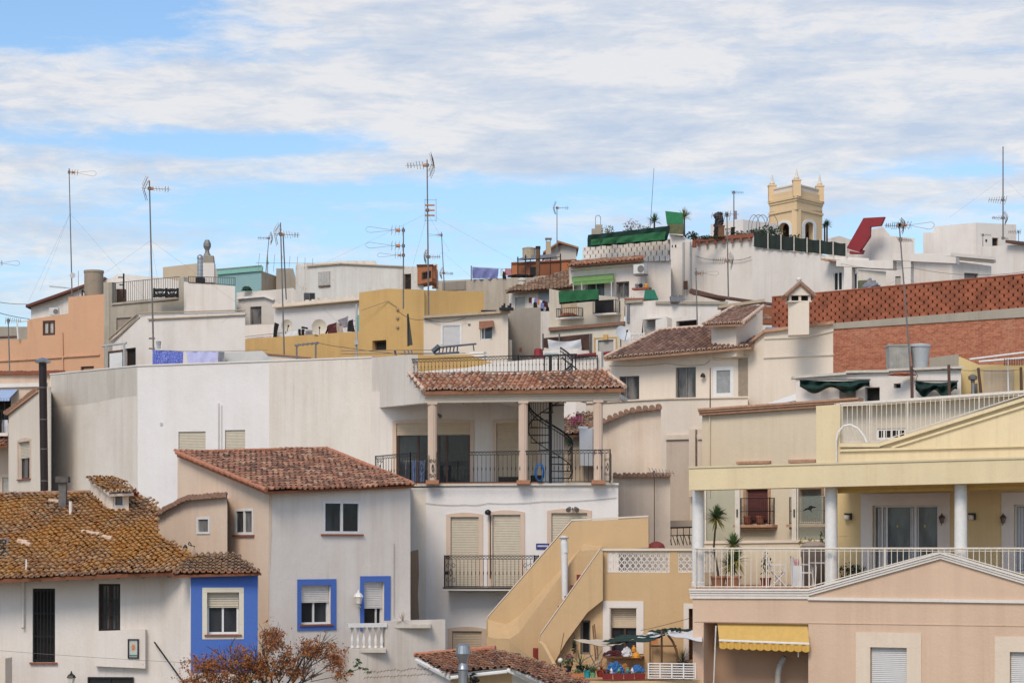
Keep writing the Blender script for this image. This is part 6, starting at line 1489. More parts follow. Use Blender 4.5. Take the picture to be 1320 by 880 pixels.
# ================================================================== yellow rooftop wall, right edge
HY = thing('yellow_rooftop_house', 'yellow rooftop walls with a grey door and awning bar at the right edge', 'house')
_, sy_ = body(HY, [(1236, 80, 459), (1262, 79.6, 470), (1345, 78.6, 470)], YCREAM if 0 else stucco('strong_yellow_cream', (.66, .50, .24), (.45, .33, .2), .4), back=2, zb=P(0, 525, 79).z)
g = MB(); sy_[0].pbox(g, (1252, 494, 1259.5, 515), .005, .05); g.build('grey_door', STEELD, HY)
g = MB(); sy_[1].pbox(g, (1268, 476, 1307, 512), .003, .03); g.build('worn_panel', stucco('worn_beige_panel', (.52, .42, .30), (.3, .22, .16), .9), HY)
g = MB(); g.tube(P(1250, 463, 79.3), P(1345, 451, 78.3), .035, n=6); g.tube(P(1262, 466, 79.0), P(1345, 459, 78.1), .04, n=6); g.tube(P(1299, 462, 78.6), P(1300, 512, 78.6), .03, n=6); g.build('awning_bar', WPAINT, HY)
g = MB()
for i in range(12): x = 1295+i*3.2; g.tube(P(x, 463, 78.4), P(x, 470, 78.2), .03, n=4)
g.build('hooks', RUSTM, HY)
t = thing('flue_cowl', 'round blue-grey cowl beside the grey door of the yellow rooftop wall', 'flue'); g = MB(); c = P(1254, 490, 79.1); g.lathe(c, [(.07, -.1), (.08, .0), (.16, .03), (.17, .14), (.1, .2), (.02, .22)], 12); g.build('cap', STEELD, t, smooth=True); g = MB(); g.tube(c-Vector((0, 0, .5)), c, .06, n=8); g.build('pipe', STEEL, t)
# ================================================================== brick wall
HB2 = thing('brick_party_wall', 'long orange-red brick wall with perforated brick parapet on top, right', 'wall')
_, sb2 = body(HB2, [(1044, 97, 419), (1345, 90, 395)], BRICK, back=5, zb=P(0, 500, 92).z)
s = sb2[0]
g = MB(); s.poly(g, [(1044, 419), (1345, 394), (1345, 407), (1044, 426)], .003, .05); g.build('concrete_band', CONCL, HB2)
sbr = Seg((995, 98.2), (1345, 90)); A = sbr.pt(995, 421); 
def perforated(par, s_, x0, x1, top, bot, bw, gap, bh, mat, backm, name='perforated_bricks', th=.14, dep=.12):
    g = MB(); u0, u1 = s_.u(x0), s_.u(x1); zt = lambda u: lerp(s_.z(x0, top[0]), s_.z(x1, top[1]), (u-u0)/(u1-u0)); zb = lambda u: lerp(s_.z(x0, bot[0]), s_.z(x1, bot[1]), (u-u0)/(u1-u0))
    n = int(round((zt((u0+u1)/2)-zb((u0+u1)/2))/bh))
    for j in range(n):
        u = u0+(j % 2)*(bw+gap)/2-(bw+gap)
        while u < u1:
            a, b = max(u, u0), min(u+bw, u1)
            if b-a > .03:
                za, zb_ = lerp(zb(a), zt(a), j/n), lerp(zb(b), zt(b), j/n); zc, zd = lerp(zb(a), zt(a), (j+1)/n)-.012, lerp(zb(b), zt(b), (j+1)/n)-.012
                L = s_.L; g.hexa([L(a, za, 0), L(b, zb_, 0), L(b, zb_, -dep), L(a, za, -dep), L(a, zc, 0), L(b, zd, 0), L(b, zd, -dep), L(a, zc, -dep)])
            u += bw+gap
        a, b = u0, u1
        za, zb_ = lerp(zb(a), zt(a), (j+1)/n)-.035, lerp(zb(b), zt(b), (j+1)/n)-.035; L = s_.L; g.hexa([L(a, za, -.012), L(b, zb_, -.012), L(b, zb_, -dep), L(a, za, -dep), L(a, za+.06, -.012), L(b, zb_+.06, -.012), L(b, zb_+.06, -dep), L(a, za+.06, -dep)])
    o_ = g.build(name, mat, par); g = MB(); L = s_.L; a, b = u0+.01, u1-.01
    g.hexa([L(a, zb(a), -dep-.003), L(b, zb(b), -dep-.003), L(b, zb(b), -dep-.1), L(a, zb(a), -dep-.1), L(a, zt(a)-.01, -dep-.003), L(b, zt(b)-.01, -dep-.003), L(b, zt(b)-.01, -dep-.1), L(a, zt(a)-.01, -dep-.1)]); g.build('shaded_backing', backm, par); return o_  # backing sheet in a darker tone: shade inside the holes painted as colour
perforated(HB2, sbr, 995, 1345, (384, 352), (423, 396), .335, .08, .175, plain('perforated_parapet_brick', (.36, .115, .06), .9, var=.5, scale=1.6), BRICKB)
g = MB(); A, B = sbr.pt(995, 383.5), sbr.pt(1345, 351.5); n = sbr.n; g.hexa([A+n*.02, B+n*.02, B-n*.24, A-n*.24]+[q+Vector((0, 0, .05)) for q in (A+n*.02, B+n*.02, B-n*.24, A-n*.24)]); g.build('top_course', BRICKP, HB2)
g = MB(); s.poly(g, [(1198, 461), (1236, 456.5), (1236, 478), (1198, 478)], .004, .05); g.build('concrete_patch', CONCL, HB2)
g = MB(); A = P(988, 424, 94); g.box(A+Vector((0, 0, -.3)), A+Vector((.9, .5, .08))); tag(g.build('skylight_box', plain('pale_blue_sheet', (.24, .28, .38), .5)), 'pale blue-grey sheet box at the foot of the brick parapet', 'skylight')
# ================================================================== bell tower
TW_ = thing('bell_tower', 'ochre-yellow church bell tower with pointed finials and arched openings', 'bell tower')
Yt = 190.; 
def arch_pts(cx_, y0, y1, w_):
    r_ = w_/2; pts = [(cx_-r_, y1)]; ys_ = y0+r_
    for k_ in range(11): a = math.pi-math.pi*k_/10; pts.append((cx_+r_*math.cos(a), ys_-r_*math.sin(a)))
    pts.append((cx_+r_, y1)); return pts
TL, TC, TR = (992, Yt+3.1), (1027, Yt), (1060, Yt+3.4)
s5, s6 = Seg(TL, TC), Seg(TC, TR)
def arched_wall(s_, x0, x1, yt0, yt1, ybot, arch, mat, par, name, depth=.5):
    out = [(x0, ybot), (x1, ybot), (x1, yt1), (x0, yt0)]; loops = [[Vector((s_.u(x), s_.z(x, y), 0)) for x, y in out], [Vector((s_.u(x), s_.z(x, y), 0)) for x, y in arch]]
    fl = [p for l in loops for p in l]; g = MB()
    for t3 in tessellate_polygon(loops): g.face([s_.L(fl[i].x, fl[i].y) for i in t3]); g.face([s_.L(fl[i].x, fl[i].y, -depth) for i in t3])
    for l in loops:
        for a, b in zip(l, l[1:]+l[:1]): g.face([s_.L(a.x, a.y), s_.L(b.x, b.y), s_.L(b.x, b.y, -depth), s_.L(a.x, a.y, -depth)])
    return g.build(name, mat, par)
a1 = arch_pts(1010.5, 287, 345, 13.5); a2 = arch_pts(1043.5, 286, 345, 11)
arched_wall(s5, 992, 1027, 273, 270, 350, a1, TOWER, TW_, 'belfry_wall'); arched_wall(s6, 1027, 1060, 270, 272, 350, a2, TOWER, TW_, 'belfry_wall')
for s_, a_, (cx_, y0, w_) in ((s5, a1, (1010.5, 287, 13.5)), (s6, a2, (1043.5, 286, 11))):
    ou = arch_pts(cx_, y0-3.2, 345, w_+7); g = MB()
    for i in range(len(a_)-1):
        q = [s_.pt(*a_[i], .1), s_.pt(*a_[i+1], .1), s_.pt(*ou[i+1], .1), s_.pt(*ou[i], .1)]; g.prism(q, s_.n*-.09)
    g.build('arch_surround', WPAINT, TW_)
    g = MB(); c = s_.pt(cx_, 303, -1.2); g.lathe(c-Vector((0, 0, .5)), [(.5, 0), (.42, .12), (.30, .5), (.22, .8), (.05, .9)], 14); g.build('bell', BRASS, TW_, smooth=True)
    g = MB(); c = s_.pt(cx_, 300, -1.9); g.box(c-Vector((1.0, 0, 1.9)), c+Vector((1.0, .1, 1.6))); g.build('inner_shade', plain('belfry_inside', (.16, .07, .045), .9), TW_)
def quadband(y0, y1, grow, name, mat=TOWER, top=None):
    """square ring block round the tower between photo rows y0 (top) and y1 (bottom), measured on the near corner"""
    z0, z1 = ZC+(HZ-y1)*Yt/F, ZC+(HZ-y0)*Yt/F; a, b, c = P(TL[0], HZ, TL[1]), P(TC[0], HZ, TC[1]), P(TR[0], HZ, TR[1]); d = a+c-b; ctr = (a+c)/2; g = MB(); q = []
    for p in (a, b, c, d): r_ = p-ctr; r_.z = 0; q.append(Vector((ctr.x, ctr.y, 0))+Vector((r_.x, r_.y, 0))*(1+grow))
    g.hexa([Vector((p.x, p.y, z0)) for p in q]+[Vector((p.x, p.y, z1)) for p in q]); return g.build(name, mat, TW_), q, z1
quadband(267.5, 270.5, .05, 'string_course'); quadband(258, 268, .0, 'upper_wall'); quadband(255, 258.5, .035, 'cornice'); quadband(252, 255.4, .075, 'cornice')
o_, q, zt_ = quadband(244, 252, .0, 'parapet')
zp = ZC+(HZ-240)*Yt/F
for p0, p1 in zip(q, q[1:]+q[:1]):
    d = p1-p0; g = MB()
    c_ = sum(q, Vector())/4; a_, b_ = lerp(p0, c_, .06), lerp(p1, c_, .06); a_.z = b_.z = zt_+.46; g.tube(a_, b_, .09, n=4); a_.z = b_.z = zt_; w9 = (c_-a_)*.02; w9.z = 0; g.hexa([a_, b_, b_+w9, a_+w9]+[v+Vector((0, 0, .42)) for v in (a_, b_, b_+w9, a_+w9)]); g.build('balustrade', CREAM2, TW_)
ctr_ = sum(q, Vector())/4
for p in q:
    p = lerp(p, ctr_, .10); g = MB(); c = Vector((p.x, p.y, zt_-.6)); g.box(c+Vector((-.34, -.34, 0)), c+Vector((.34, .34, 1.35))); g.box(c+Vector((-.38, -.38, 1.351)), c+Vector((.38, .38, 1.47))); g.build('corner_pier', TOWER, TW_)
    g = MB(); g.lathe(c+Vector((0, 0, 1.47)), [(.22, 0), (.20, .1), (.25, .14), (.13, .42), (.06, .8), (.02, .98)], 8); g.build('finial', CREAM2, TW_)
g = MB(); a, b, c = P(TL[0], 345, TL[1]), P(TC[0], 345, TC[1]), P(TR[0], 345, TR[1]); d = a+c-b
zz = [Vector((p.x, p.y, 25)) for p in (a, b, c, d)]; g.hexa(zz+[Vector((p.x, p.y, P(0, 338, Yt).z)) for p in (a, b, c, d)]); g.build('lower_wall', TOWER, TW_)
g = MB(); dd = d.copy(); zt2 = ZC+(HZ-268)*Yt/F
for p0, p1 in ((a, d), (d, c)):
    g.hexa([Vector((p.x, p.y, 30)) for p in (p0, p1)]+[Vector((p.x*.997, p.y-.2, 30)) for p in (p1, p0)]+[Vector((p.x, p.y, zt2)) for p in (p0, p1)]+[Vector((p.x*.997, p.y-.2, zt2)) for p in (p1, p0)])
g.build('rear_wall', TOWER, TW_)
# ================================================================== tall white house under the tower
HH = thing('high_white_house', 'big white windowless house wall with planted roof below the bell tower', 'house')
_, sh = body(HH, [(863, 128, 303), (881, 127.5, 306), (895, 127, 311), (970, 124, 304)], WTRIM, back=6)
_, sh2 = body(HH, [(970, 123.5, 317), (1062, 119.5, 329), (1120, 117, 333)], WHITE, back=6)
g = MB(); 
for a, b in (((866, 127.6, 302), (880, 127.3, 304)),): A, B = P(a[0], a[2], a[1]), P(b[0], b[2], b[1]); g.hexa([A+Vector((-.1, -.1, 0)), B+Vector((.1, -.1, 0)), B+Vector((.1, .7, 0)), A+Vector((-.1, .7, 0)), A+Vector((-.1, -.1, .12)), B+Vector((.1, -.1, .12)), B+Vector((.1, .7, .12)), A+Vector((-.1, .7, .12))])
g.build('pier_cap', WTRIM, HH)
g = MB(); A, B = P(895, 310, 126.9), P(971, 303, 123.8); g.hexa([A+Vector((0, -.15, -.12)), B+Vector((0, -.15, -.12)), B+Vector((0, .3, -.12)), A+Vector((0, .3, -.12)), A+Vector((0, -.15, .1)), B+Vector((0, -.15, .1)), B+Vector((0, .3, .1)), A+Vector((0, .3, .1))])
for i in range(7): c = lerp(A, B, (i+.5)/7); g.box(c+Vector((-.06, -.2, -.35)), c+Vector((.06, -.02, -.12)))
g.build('red_coping', SILL, HH)
g = MB(); g.tube(sh[1].pt(881, 312, .06), sh[1].pt(881, 388, .06), .06, n=6); g.tube(P(890, 312, 127), P(890, 375, 127), .045, n=6); g.build('drainpipe', PLGREY, HH)
g = MB(); sh[2].pbox(g, (880.8, 362, 885.5, 373), .0, .02) if False else None
s7 = sh[0]; g = MB(); s7.pbox(g, (866, 316, 867.2, 319), .004, .02); s7.pbox(g, (870, 315.5, 871.6, 319), .004, .02); g.build('slot_vents', DARK, HH)
wv = MB(); sq = Seg((878, 127.2), (892, 126.9)); sq.pbox(wv, (881, 362, 886, 373), .0, .06); wv.build('small_window', RUSTM, HH)
g = MB(); sg = sh[2]; g.tube(P(893, 378, 122), P(1000, 393, 119), .10, n=5); g.tube(P(890, 375, 122.2), P(934, 386, 121), .16, n=5); g.build('pipe_run', RUSTM, HH)
# dark windbreak on it
t = thing('windbreak_fence', 'dark green-black windbreak fence with pale posts below the bell tower', 'fence'); sf = Seg((972, 123.2), (1092, 118.2)); g = MB(); n_ = 60; V = []
yt_ = lambda x: lerp(299, 313.5, (x-972)/120); yb_ = lambda x: lerp(318, 330.5, (x-972)/120)
for j in range(2):
    for i in range(n_+1): x = lerp(972, 1092, i/n_); V.append(sf.pt(x, (yt_(x) if j == 0 else yb_(x))+(1.2*math.sin(i*math.pi/8.57)**2 if j == 0 else 0)+random.uniform(-.15, .15), .03*math.sin(i*1.3)))
for i in range(n_): g.face([V[i], V[i+1], V[n_+2+i], V[n_+1+i]]); g.face([q+Vector((0, .03, 0)) for q in (V[i], V[i+1], V[n_+2+i], V[n_+1+i])])
g.build('mesh_screen', FENCEG, t)
for i in range(8): g = MB(); x = 990+i*16.8; x = min(x, 1091); g.tube(sf.pt(x, yb_(x)+1, .1), sf.pt(x, yt_(x)-1, .1), .035, n=5); g.build('post', CONW, t)
bush('dark_shrub', 'dark shrub mass behind the left end of the windbreak fence', 'shrub', P(990, 301, 124.5), (1.1, .6, .45), LEAFD, 420, .10, seed=12)
bush('dark_shrub', 'smaller dark shrub at the foot of the tower arches', 'shrub', P(1023, 308, 124), (.5, .4, .35), LEAFD, 130, .09, seed=13)
# roof items
_, sq2 = body(thing('white_penthouse', 'small white flat-roofed penthouse behind the roof hoops, left of the tower', 'penthouse'), [(916, 134, 289), (958, 131, 283), (1004, 133, 289)], WHITE, back=5, zb=P(0, 315, 131).z)
t = thing('wrapped_chimney', 'dark wrapped chimney stack with rags on the white roof left of the tower', 'chimney'); rn_ = random.Random(8); g = MB(); c = P(928, 306, 125.5)
for k_ in range(9): g.tube(c+Vector((-.10+rn_.uniform(-.14, .14), rn_.uniform(-.1, .1), k_*.14)), c+Vector((-.04+rn_.uniform(-.10, .16), rn_.uniform(-.1, .1), k_*.14+.22)), rn_.uniform(.20, .30), rn_.uniform(.18, .26), 7)
g.build('stack', plain('dark_rags', (.06, .045, .05), .95, var=.5), t); g = MB(); g.tube(c+Vector((-.28, -.1, .1)), c+Vector((-.2, -.1, 1.1)), .09, n=6); g.tube(c+Vector((-.2, -.1, 1.05)), c+Vector((.1, -.1, 1.4)), .12, n=7); g.build('bent_cowl', BLACKC, t)
for x, y, w_, h_, m, lb in ((930, 305, .35, .6, WOOD, 'brown wooden crate on the white roof parapet beside the wrapped chimney'), (939, 305, .25, .45, CONW, 'pale box on the white roof parapet right of the brown crate'), (945, 304, .2, .45, BLACKC, 'black box on the white roof parapet, rightmost of three')):
    g = MB(); c = P(x, y, 125); g.box(c-Vector((w_/2, 0, 0)), c+Vector((w_/2, .4, h_))); g.box(c-Vector((w_/2+.03, .03, -h_-.001)), c+Vector((w_/2+.03, .43, h_+.05))); tag(g.build('crate', m), lb, 'crate')
t = thing('hoop_frame', 'row of bare metal hoops over the planted white roof left of the tower', 'hoop frame')
for i, (cx_, w_) in enumerate(((972, 14), (983, 16), (995, 16), (978, 18))):
    pts = [P(cx_+w_*.5*math.cos(a)*1.0, 293-16*math.sin(a) if math.sin(a) > .0 else 293, 126.5-i*.3) for a in [math.pi*k_/12 for k_ in range(13)]]; pts = [P(cx_+w_*.5, 304, 126.5-i*.3)]+pts+[P(cx_-w_*.5, 304, 126.5-i*.3)]; g = MB(); g.path(pts, .022, 4); g.build('hoop', STEELD, t)
for x, y, r_, m, s_, lb in ((975, 300, (.5, .3, .2), LEAFD, 31, 'low scrappy plants at the left foot of the hoops'), (892, 304, (.42, .3, .25), LEAFD, 32, 'small dark plant behind the red coping near the green panel'), (912, 306, (.7, .3, .12), LEAFD, 33, 'low dark planting along the red coping'), (955, 301, (.9, .3, .14), LEAFD, 34, 'dark planting strip below the white penthouse')):
    bush('roof_plant', lb, 'plant', P(x, y, 125), r_, m, 150, .08, seed=s_, stems=False, group='plants on the high white roof')
g = MB(); g.tube(P(895, 319, 126), P(895, 303, 126), .14, .10, 8); tag(g.build('red_bollard', SILL), 'red cloth-like bundle on the roof edge by the drainpipe', 'bundle')
# ================================================================== white house with green nets on roof
HG = thing('green_net_house', 'white house with perforated parapet, green awnings and air conditioner, upper centre', 'house')
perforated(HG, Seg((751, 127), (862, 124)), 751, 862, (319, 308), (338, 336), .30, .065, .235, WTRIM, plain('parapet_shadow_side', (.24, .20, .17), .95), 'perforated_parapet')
_, sg0 = body(HG, [(734, 125, 343), (832, 122.5, 335.5)], WHITE, back=5, zb=P(0, 395, 123).z, holes={0: [(755, 364, 779, 388), (794, 363, 811, 384)]})
_, sg1 = body(HG, [(832, 125, 337), (865, 124.2, 334)], WTRIM, back=4, name='side_wall')
s = sg0[0]; window(HG, s, (755, 364, 779, 388), frame=PVC, sash=2, glass=GLASSG, r=.2); window(HG, s, (794, 363, 811, 384), frame=STEELD, sash=2, glass=GLASSC, r=.2, fw=.09)
g = MB(); s.poly(g, [(734, 346), (831, 338.5), (831, 341), (734, 349)], .003, .16); g.build('eave_moulding', WTRIM, HG)
roof(HG, (733, 343, 124.4), (830, 334, 121.9), (780, 332, 126), [(732, 343.5), (830, 334.5), (827, 331), (737, 339)], TILE_NEW, tw=.27, rl=.36, h=.09, under=RUST, edge=TILE_ORG, lipm=TILE_ORG, th=.06)
t = thing('green_awning', 'sage green roll-down awning over the white-framed window, upper centre', 'awning'); A, B = s.pt(737, 357, .05), s.pt(790.5, 352.5, .05); C1, D1 = s.pt(738, 363.5, .9), s.pt(791, 359.5, .9); g = MB(); g.prism([A, B, D1, C1], Vector((0, 0, -.03))); g.prism([C1, D1, D1-Vector((0, 0, .2)), C1-Vector((0, 0, .2))], Vector((0, .02, 0))); g.build('canopy', AWNG, t)
g = MB()
for x in (739, 750, 788): g.tube(s.pt(x, 363, .88), s.pt(x, 388, .9), .025, n=4)
g.build('support', WPAINT, t)
t = thing('air_conditioner', 'white air-conditioner unit high on the wall right of the green awning', 'air conditioner', 'air conditioners'); s_ = Seg((812, 122.6), (836, 122.0)); g = MB(); s_.pbox(g, (816.5, 340.5, 830, 352.5), .05, .45); ac_ = g.build('casing', ACW, t)
c = s_.pt(826, 346.5, .455); g = MB(); g.tube(c, c+s_.n*.02, .2, n=16); g.build('fan_grille', STEELD, t); g = MB(); s_.pbox(g, (816.5, 353, 831, 354.5), .0, .45); g.build('bracket', STEELD, t)
t = thing('wall_shelf', 'red-brown wall shelf lined with small pots, upper centre', 'shelf'); g = MB(); s2_ = Seg((812, 122.2), (840, 121.6)); s2_.pbox(g, (814.5, 370.5, 836.5, 373), .0, .4); g.build('shelf_board', SILL, t)
for x, m, lb in ((821, GREYC, 'grey pot on the red-brown wall shelf, leftmost'), (826, BLACKC, 'dark pot in the middle of the red-brown wall shelf'), (833, YEL, 'orange-yellow bottle at the right of the wall shelf')):
    g = MB(); g.lathe(s2_.pt(x, 370.5, .2), [(.09, 0), (.12, .16), (.06, .22)], 8); tag(g.build('shelf_pot', m), lb, 'pot')
g = MB(); s.poly(g, [(790, 384), (830, 384), (830, 388), (790, 388)], .0, 1.5); g.build('balcony_edge', SILL, HG)
# nets and plants on the roof parapet
def slab_sheet(name, label, cat, s_, poly, mat, th=.08, wav=.12):
    tl, tr, br, bl = poly; return tag(cloth(name, s_, poly, mat, off=.15, waves=6, amp=wav, nx=44, nz=10, th=th), label, cat)
sN_ = Seg((756, 125.5), (864, 123)); 
slab_sheet('green_net', 'long dark green net draped over the perforated white parapet', 'net', sN_, [(758, 303), (863, 291), (861, 310), (758, 318.5)], GREEND, wav=.14)
cloth('net', sN_, [(762, 309), (858, 298), (858, 309), (762, 316)], GREENT, off=.34, waves=5, amp=.10, nx=40, nz=8, th=.03); tag(LAST[0], 'brighter green fold of net low on the draped parapet', 'net')
t = thing('green_screen', 'upright green and reed screen panel on the corner of the white roof', 'screen'); sS_ = Seg((857, 124.6), (881, 124.0)); g = MB(); sS_.poly(g, [(857.5, 272), (880, 274.5), (880, 288.5), (859.5, 288.5)], -.06, 0); g.build('green_panel', GREENB, t); g = MB(); sS_.poly(g, [(860, 288.6), (880, 288.6), (880, 302), (861.5, 301)], -.06, 0.01); g.build('reed_panel', OLIVEP, t)
def palm(label, px, yt, yb, Y, L, group='small palms on roofs', n=80, m=LEAFG):
    t = thing('small_palm', label, 'palm', group); g = MB(); A, B = P(px, yb, Y), P(px, yt, Y); g.tube(A, B, .06, .045, 6); g.build('stem', BARK, t); g = MB(); spiky(g, B, n, L, random.Random(int(px)), .022); g.build('crown', m, t); return t
palm('spiky young palm standing above the draped green net', 843.5, 286, 300, 124.5, .62)
palm('palm head leaning out behind the upright green screen', 882, 280, 304, 125.2, .62, m=LEAFY)
palm('thin twin palm silhouette right of the bell tower', 1066, 291, 322, 121, .45, n=60, m=LEAFD); palm('lower palm crown just left of the twin palm by the tower', 1063, 293, 322, 121.5, .38, n=40, m=LEAFD)
bush('flowering_shrub', 'pink-flowered shrub poking above the green net', 'shrub', P(815, 295, 125), (.6, .4, .5), LEAFG, 90, .07, mat2=FLOWP, n2=170, seed=41)
bush('roof_shrub', 'pale green shrub by the little roof chimney', 'shrub', P(784, 299, 125), (.45, .3, .4), LEAFY, 120, .07, mat2=FLOWP, n2=30, seed=42)
bush('roof_shrub', 'low green leaves between the pink shrub and the palm', 'shrub', P(832, 296, 125.3), (.4, .3, .25), LEAFG, 90, .07, seed=43)
t = thing('small_roof_chimney', 'short stone chimney block with a metal hoop at the left end of the green net', 'chimney'); g = MB(); c = P(770, 304, 126); g.box(c+Vector((-.32, 0, 0)), c+Vector((.32, .5, .42))); g.box(c+Vector((-.12, .05, .421)), c+Vector((.3, .45, .66))); g.build('stack', CONCL, t); g = MB(); pts = [c+Vector((.05+.15*math.cos(a), .2, 1.05+.17*math.sin(a))) for a in [math.pi*k_/8 for k_ in range(9)]]; g.path([c+Vector((.2, .2, .66))]+pts+[c+Vector((-.1, .2, .42))], .022, 4); g.build('hoop', STEELD, t)
# cream lower house with small balconies
HL = thing('small_balcony_house', 'cream stained house with two tiny balconies and brown moulding, upper centre', 'house')
_, sl1 = body(HL, [(708, 117.5, 372), (722, 117.2, 375), (805, 115.2, 384)], WHITED if 0 else stucco('stained_cream_front', (.64, .57, .47), (.32, .25, .18), .7, .5), back=4, holes={1: [(723, 384, 744, 408), (768, 387, 791, 403)]}, r=.3)
s = sl1[1]; window(HL, s, (723, 384, 744, 408), frame=WOOD, shut=1, shm=plain('tan_blind', (.55, .42, .29), .7), sash=1); window(HL, s, (768, 387, 791, 403), frame=STEELD, glass=DARK, sash=1)
for x0, x1, y0, y1, lb, dark in ((717.5, 745.5, 397, 408.5, 'small iron balcony with pots', 0), (764.5, 793.5, 387, 403.5, 'small iron balcony screened with dark cloth', 1)):
    g = MB(); s.pbox(g, (x0-1, y1, x1+1, y1+2), .0, .55); bb = g.build('balcony_slab', WTRIM, HL); z0 = s.z((x0+x1)/2, y1, .5); z1 = s.z((x0+x1)/2, y0, .5)
    railing(bb, [s.L(s.u(x0, .5), z0, .02), s.L(s.u(x0, .5), z0, .5), s.L(s.u(x1, .5), z0, .5), s.L(s.u(x1, .5), z0, .02)], z1-z0, .12, .012)
    if dark: g = MB(); s.pbox(g, (x0+2.5, y0+1, x1-2.5, y1-1), .46, .48); g.build('dark_screen', BLACKC, bb)
heap('balcony_pots', 'cluster of terracotta pots in the left tiny balcony, upper centre', 'pots', s.pt(733, 408, .3), (.5, .15, .18), SILL, 5)
_, sl2 = body(HL, [(704, 116.6, 421), (807, 114.4, 416)], WTRIM if 0 else stucco('pale_cream_lower_front', (.68, .62, .52), (.38, .3, .2), .5), back=2, name='lower_wall', holes={0: [(771, 438, 791, 470)]})
s = sl2[0]; g = MB(); s.poly(g, [(707, 422), (805, 414), (805, 418.5), (707, 426.5)], .003, .18); g.build('brown_moulding', plain('brown_moulding_paint', (.26, .14, .09), .8), HL)
window(HL, s, (771, 438, 791, 470), frame=WTRIM, shut=1, shm=SHUTG, sash=1, sur=WTRIM, surw=.13)
g = MB(); ring(s, g, *s.rect((766, 434.5, 795.5, 476)), .07, .004, .05, 'LRT'); s.pbox(g, (777.5, 431, 783, 438), .055, .12); g.build('ochre_frame', OCHRE, HL)
t = thing('brown_shade_cloth', 'brown shade cloth stretched over a rooftop terrace, upper centre', 'shade cloth'); sB3 = Seg((700, 112.5), (764, 111.5)); cloth('cloth', sB3, [(699, 436), (760, 430), (760.5, 452), (700, 448)], BROWNC, waves=2, amp=.1, parent=t, nx=20); g = MB()
for x in (700, 721, 760.5, 762.5): g.tube(sB3.pt(x, 470, .05), sB3.pt(x, 430, .05), .045, n=5)
g.build('post', STEELD, t)
cloth('white_sheet', sB3, [(706, 437), (749, 437), (749, 449.5), (708, 450)], WCLOTH, off=.3, waves=1.5, amp=.08, sag=.12); tag(LAST[0], 'pale sheet hanging in front of the brown shade cloth', 'sheet')
_, _q = body(thing('white_terrace_block', 'low white terrace wall below the brown shade cloth, with a red edge', 'wall'), [(692, 104, 452), (745, 103, 449), (765, 102, 457)], WTRIM, back=3)
t = thing('red_edge_roof', 'long thin red roof edge running behind the roof terrace railing', 'roof edge'); g = MB(); A, B = P(738, 460, 98), P(802, 454, 96.5); g.hexa([A, B, B+Vector((0, 1, 0)), A+Vector((0, 1, 0))]+[q+Vector((0, 0, .1)) for q in (A, B, B+Vector((0, 1, 0)), A+Vector((0, 1, 0)))]); g.build('edge', REDROOF, t)
_, _q2 = body(t, [(740, 98.2, 462), (800, 96.7, 458)], WTRIM, back=2)
for r_ in ((720, 448, 736, 470),): g = MB(); g.lathe(P(694, 461, 98), [(.34, 0), (.22, .12), (.20, .36), (.12, .42), (.0, .43)], 9); tag(g.build('red_cover', REDROOF), 'dark red cone-like cover behind the roof terrace railing', 'cover')
g = MB(); c = P(711, 460, 98); g.box(c+Vector((-.3, -.2, 0)), c+Vector((.3, .2, .16))); g.tube(c+Vector((-.32, -.1, .08)), c+Vector((.32, -.1, .08)), .07, n=8); tag(g.build('roof_unit', STEEL), 'small steel unit beside the dark red cover', 'unit')
# green tarp box on the balcony
sT2 = Seg((718, 116), (772, 115)); cloth('green_tarp', sT2, [(720, 375.5), (771, 372.5), (771.5, 385.5), (721, 390)], GREENT, off=.5, waves=4, amp=.05, th=.1); tag(LAST[0], 'bright green tarpaulin over the balcony rail, left of the tiny balconies', 'tarpaulin')
g = MB(); sT2.poly(g, [(721, 389.5), (771, 385), (771, 387.5), (721, 392)], .3, .4); tag(g.build('tarp_batten', BLACKC), 'dark batten under the bright green tarpaulin', 'batten')
t = thing('green_bin_cover', 'small dark green covered bin on the white terrace corner, upper centre', 'bin'); g = MB(); c = P(838.5, 386, 118); g.hexa([c+Vector(v) for v in ((-.35, -.2, 0), (.42, -.2, 0), (.42, .3, 0), (-.35, .3, 0), (-.3, -.15, .48), (.2, -.15, .52), (.2, .25, .52), (-.3, .25, .48))]); g.build('cover', plain('teal_green_cover', (.02, .16, .10), .8), t)
# ================================================================== white flat-roofed blocks right of it
HV = thing('white_block_house', 'white flat-roofed block with dark recessed window behind the brown roof', 'house')
_, sv = body(HV, [(806, 113, 390), (845, 112, 387), (938, 109, 389)], WHITE, back=6, holes={1: [(872, 413, 899, 440)], 0: [(829, 410, 846, 440)]}, r=.4)
window(HV, sv[1], (872, 413, 899, 440), frame=BROWNW, glass=DARK, sash=1, r=.3, sur=WTRIM, surw=.22); window(HV, sv[0], (829, 410, 846, 440), frame=WPAINT, glass=plain('grey_panel_door', (.42, .41, .39), .6), sash=1, r=.15)
g = MB(); 
for a, b in (((806, 389.5, 113), (828, 388, 112.4)), ((845, 390, 112), (938, 390.5, 109))): A, B = P(*a), P(*b); g.hexa([A+Vector((0, -.15, -.08)), B+Vector((0, -.15, -.08)), B+Vector((0, .5, -.08)), A+Vector((0, .5, -.08)), A+Vector((0, -.15, .06)), B+Vector((0, -.15, .06)), B+Vector((0, .5, .06)), A+Vector((0, .5, .06))])
g.build('roof_edge', CONCL, HV)
g = MB(); sv[0].pbox(g, (828, 409, 858, 410.8), .0, .5); sv[1].pbox(g, (845, 410, 860, 440), .003, .4); g.build('porch', TAN if 0 else WTRIM, HV)
g = MB(); sv[0].pbox(g, (808, 392, 811, 416), .003, .08); g.build('dark_slot', GREYC, HV)
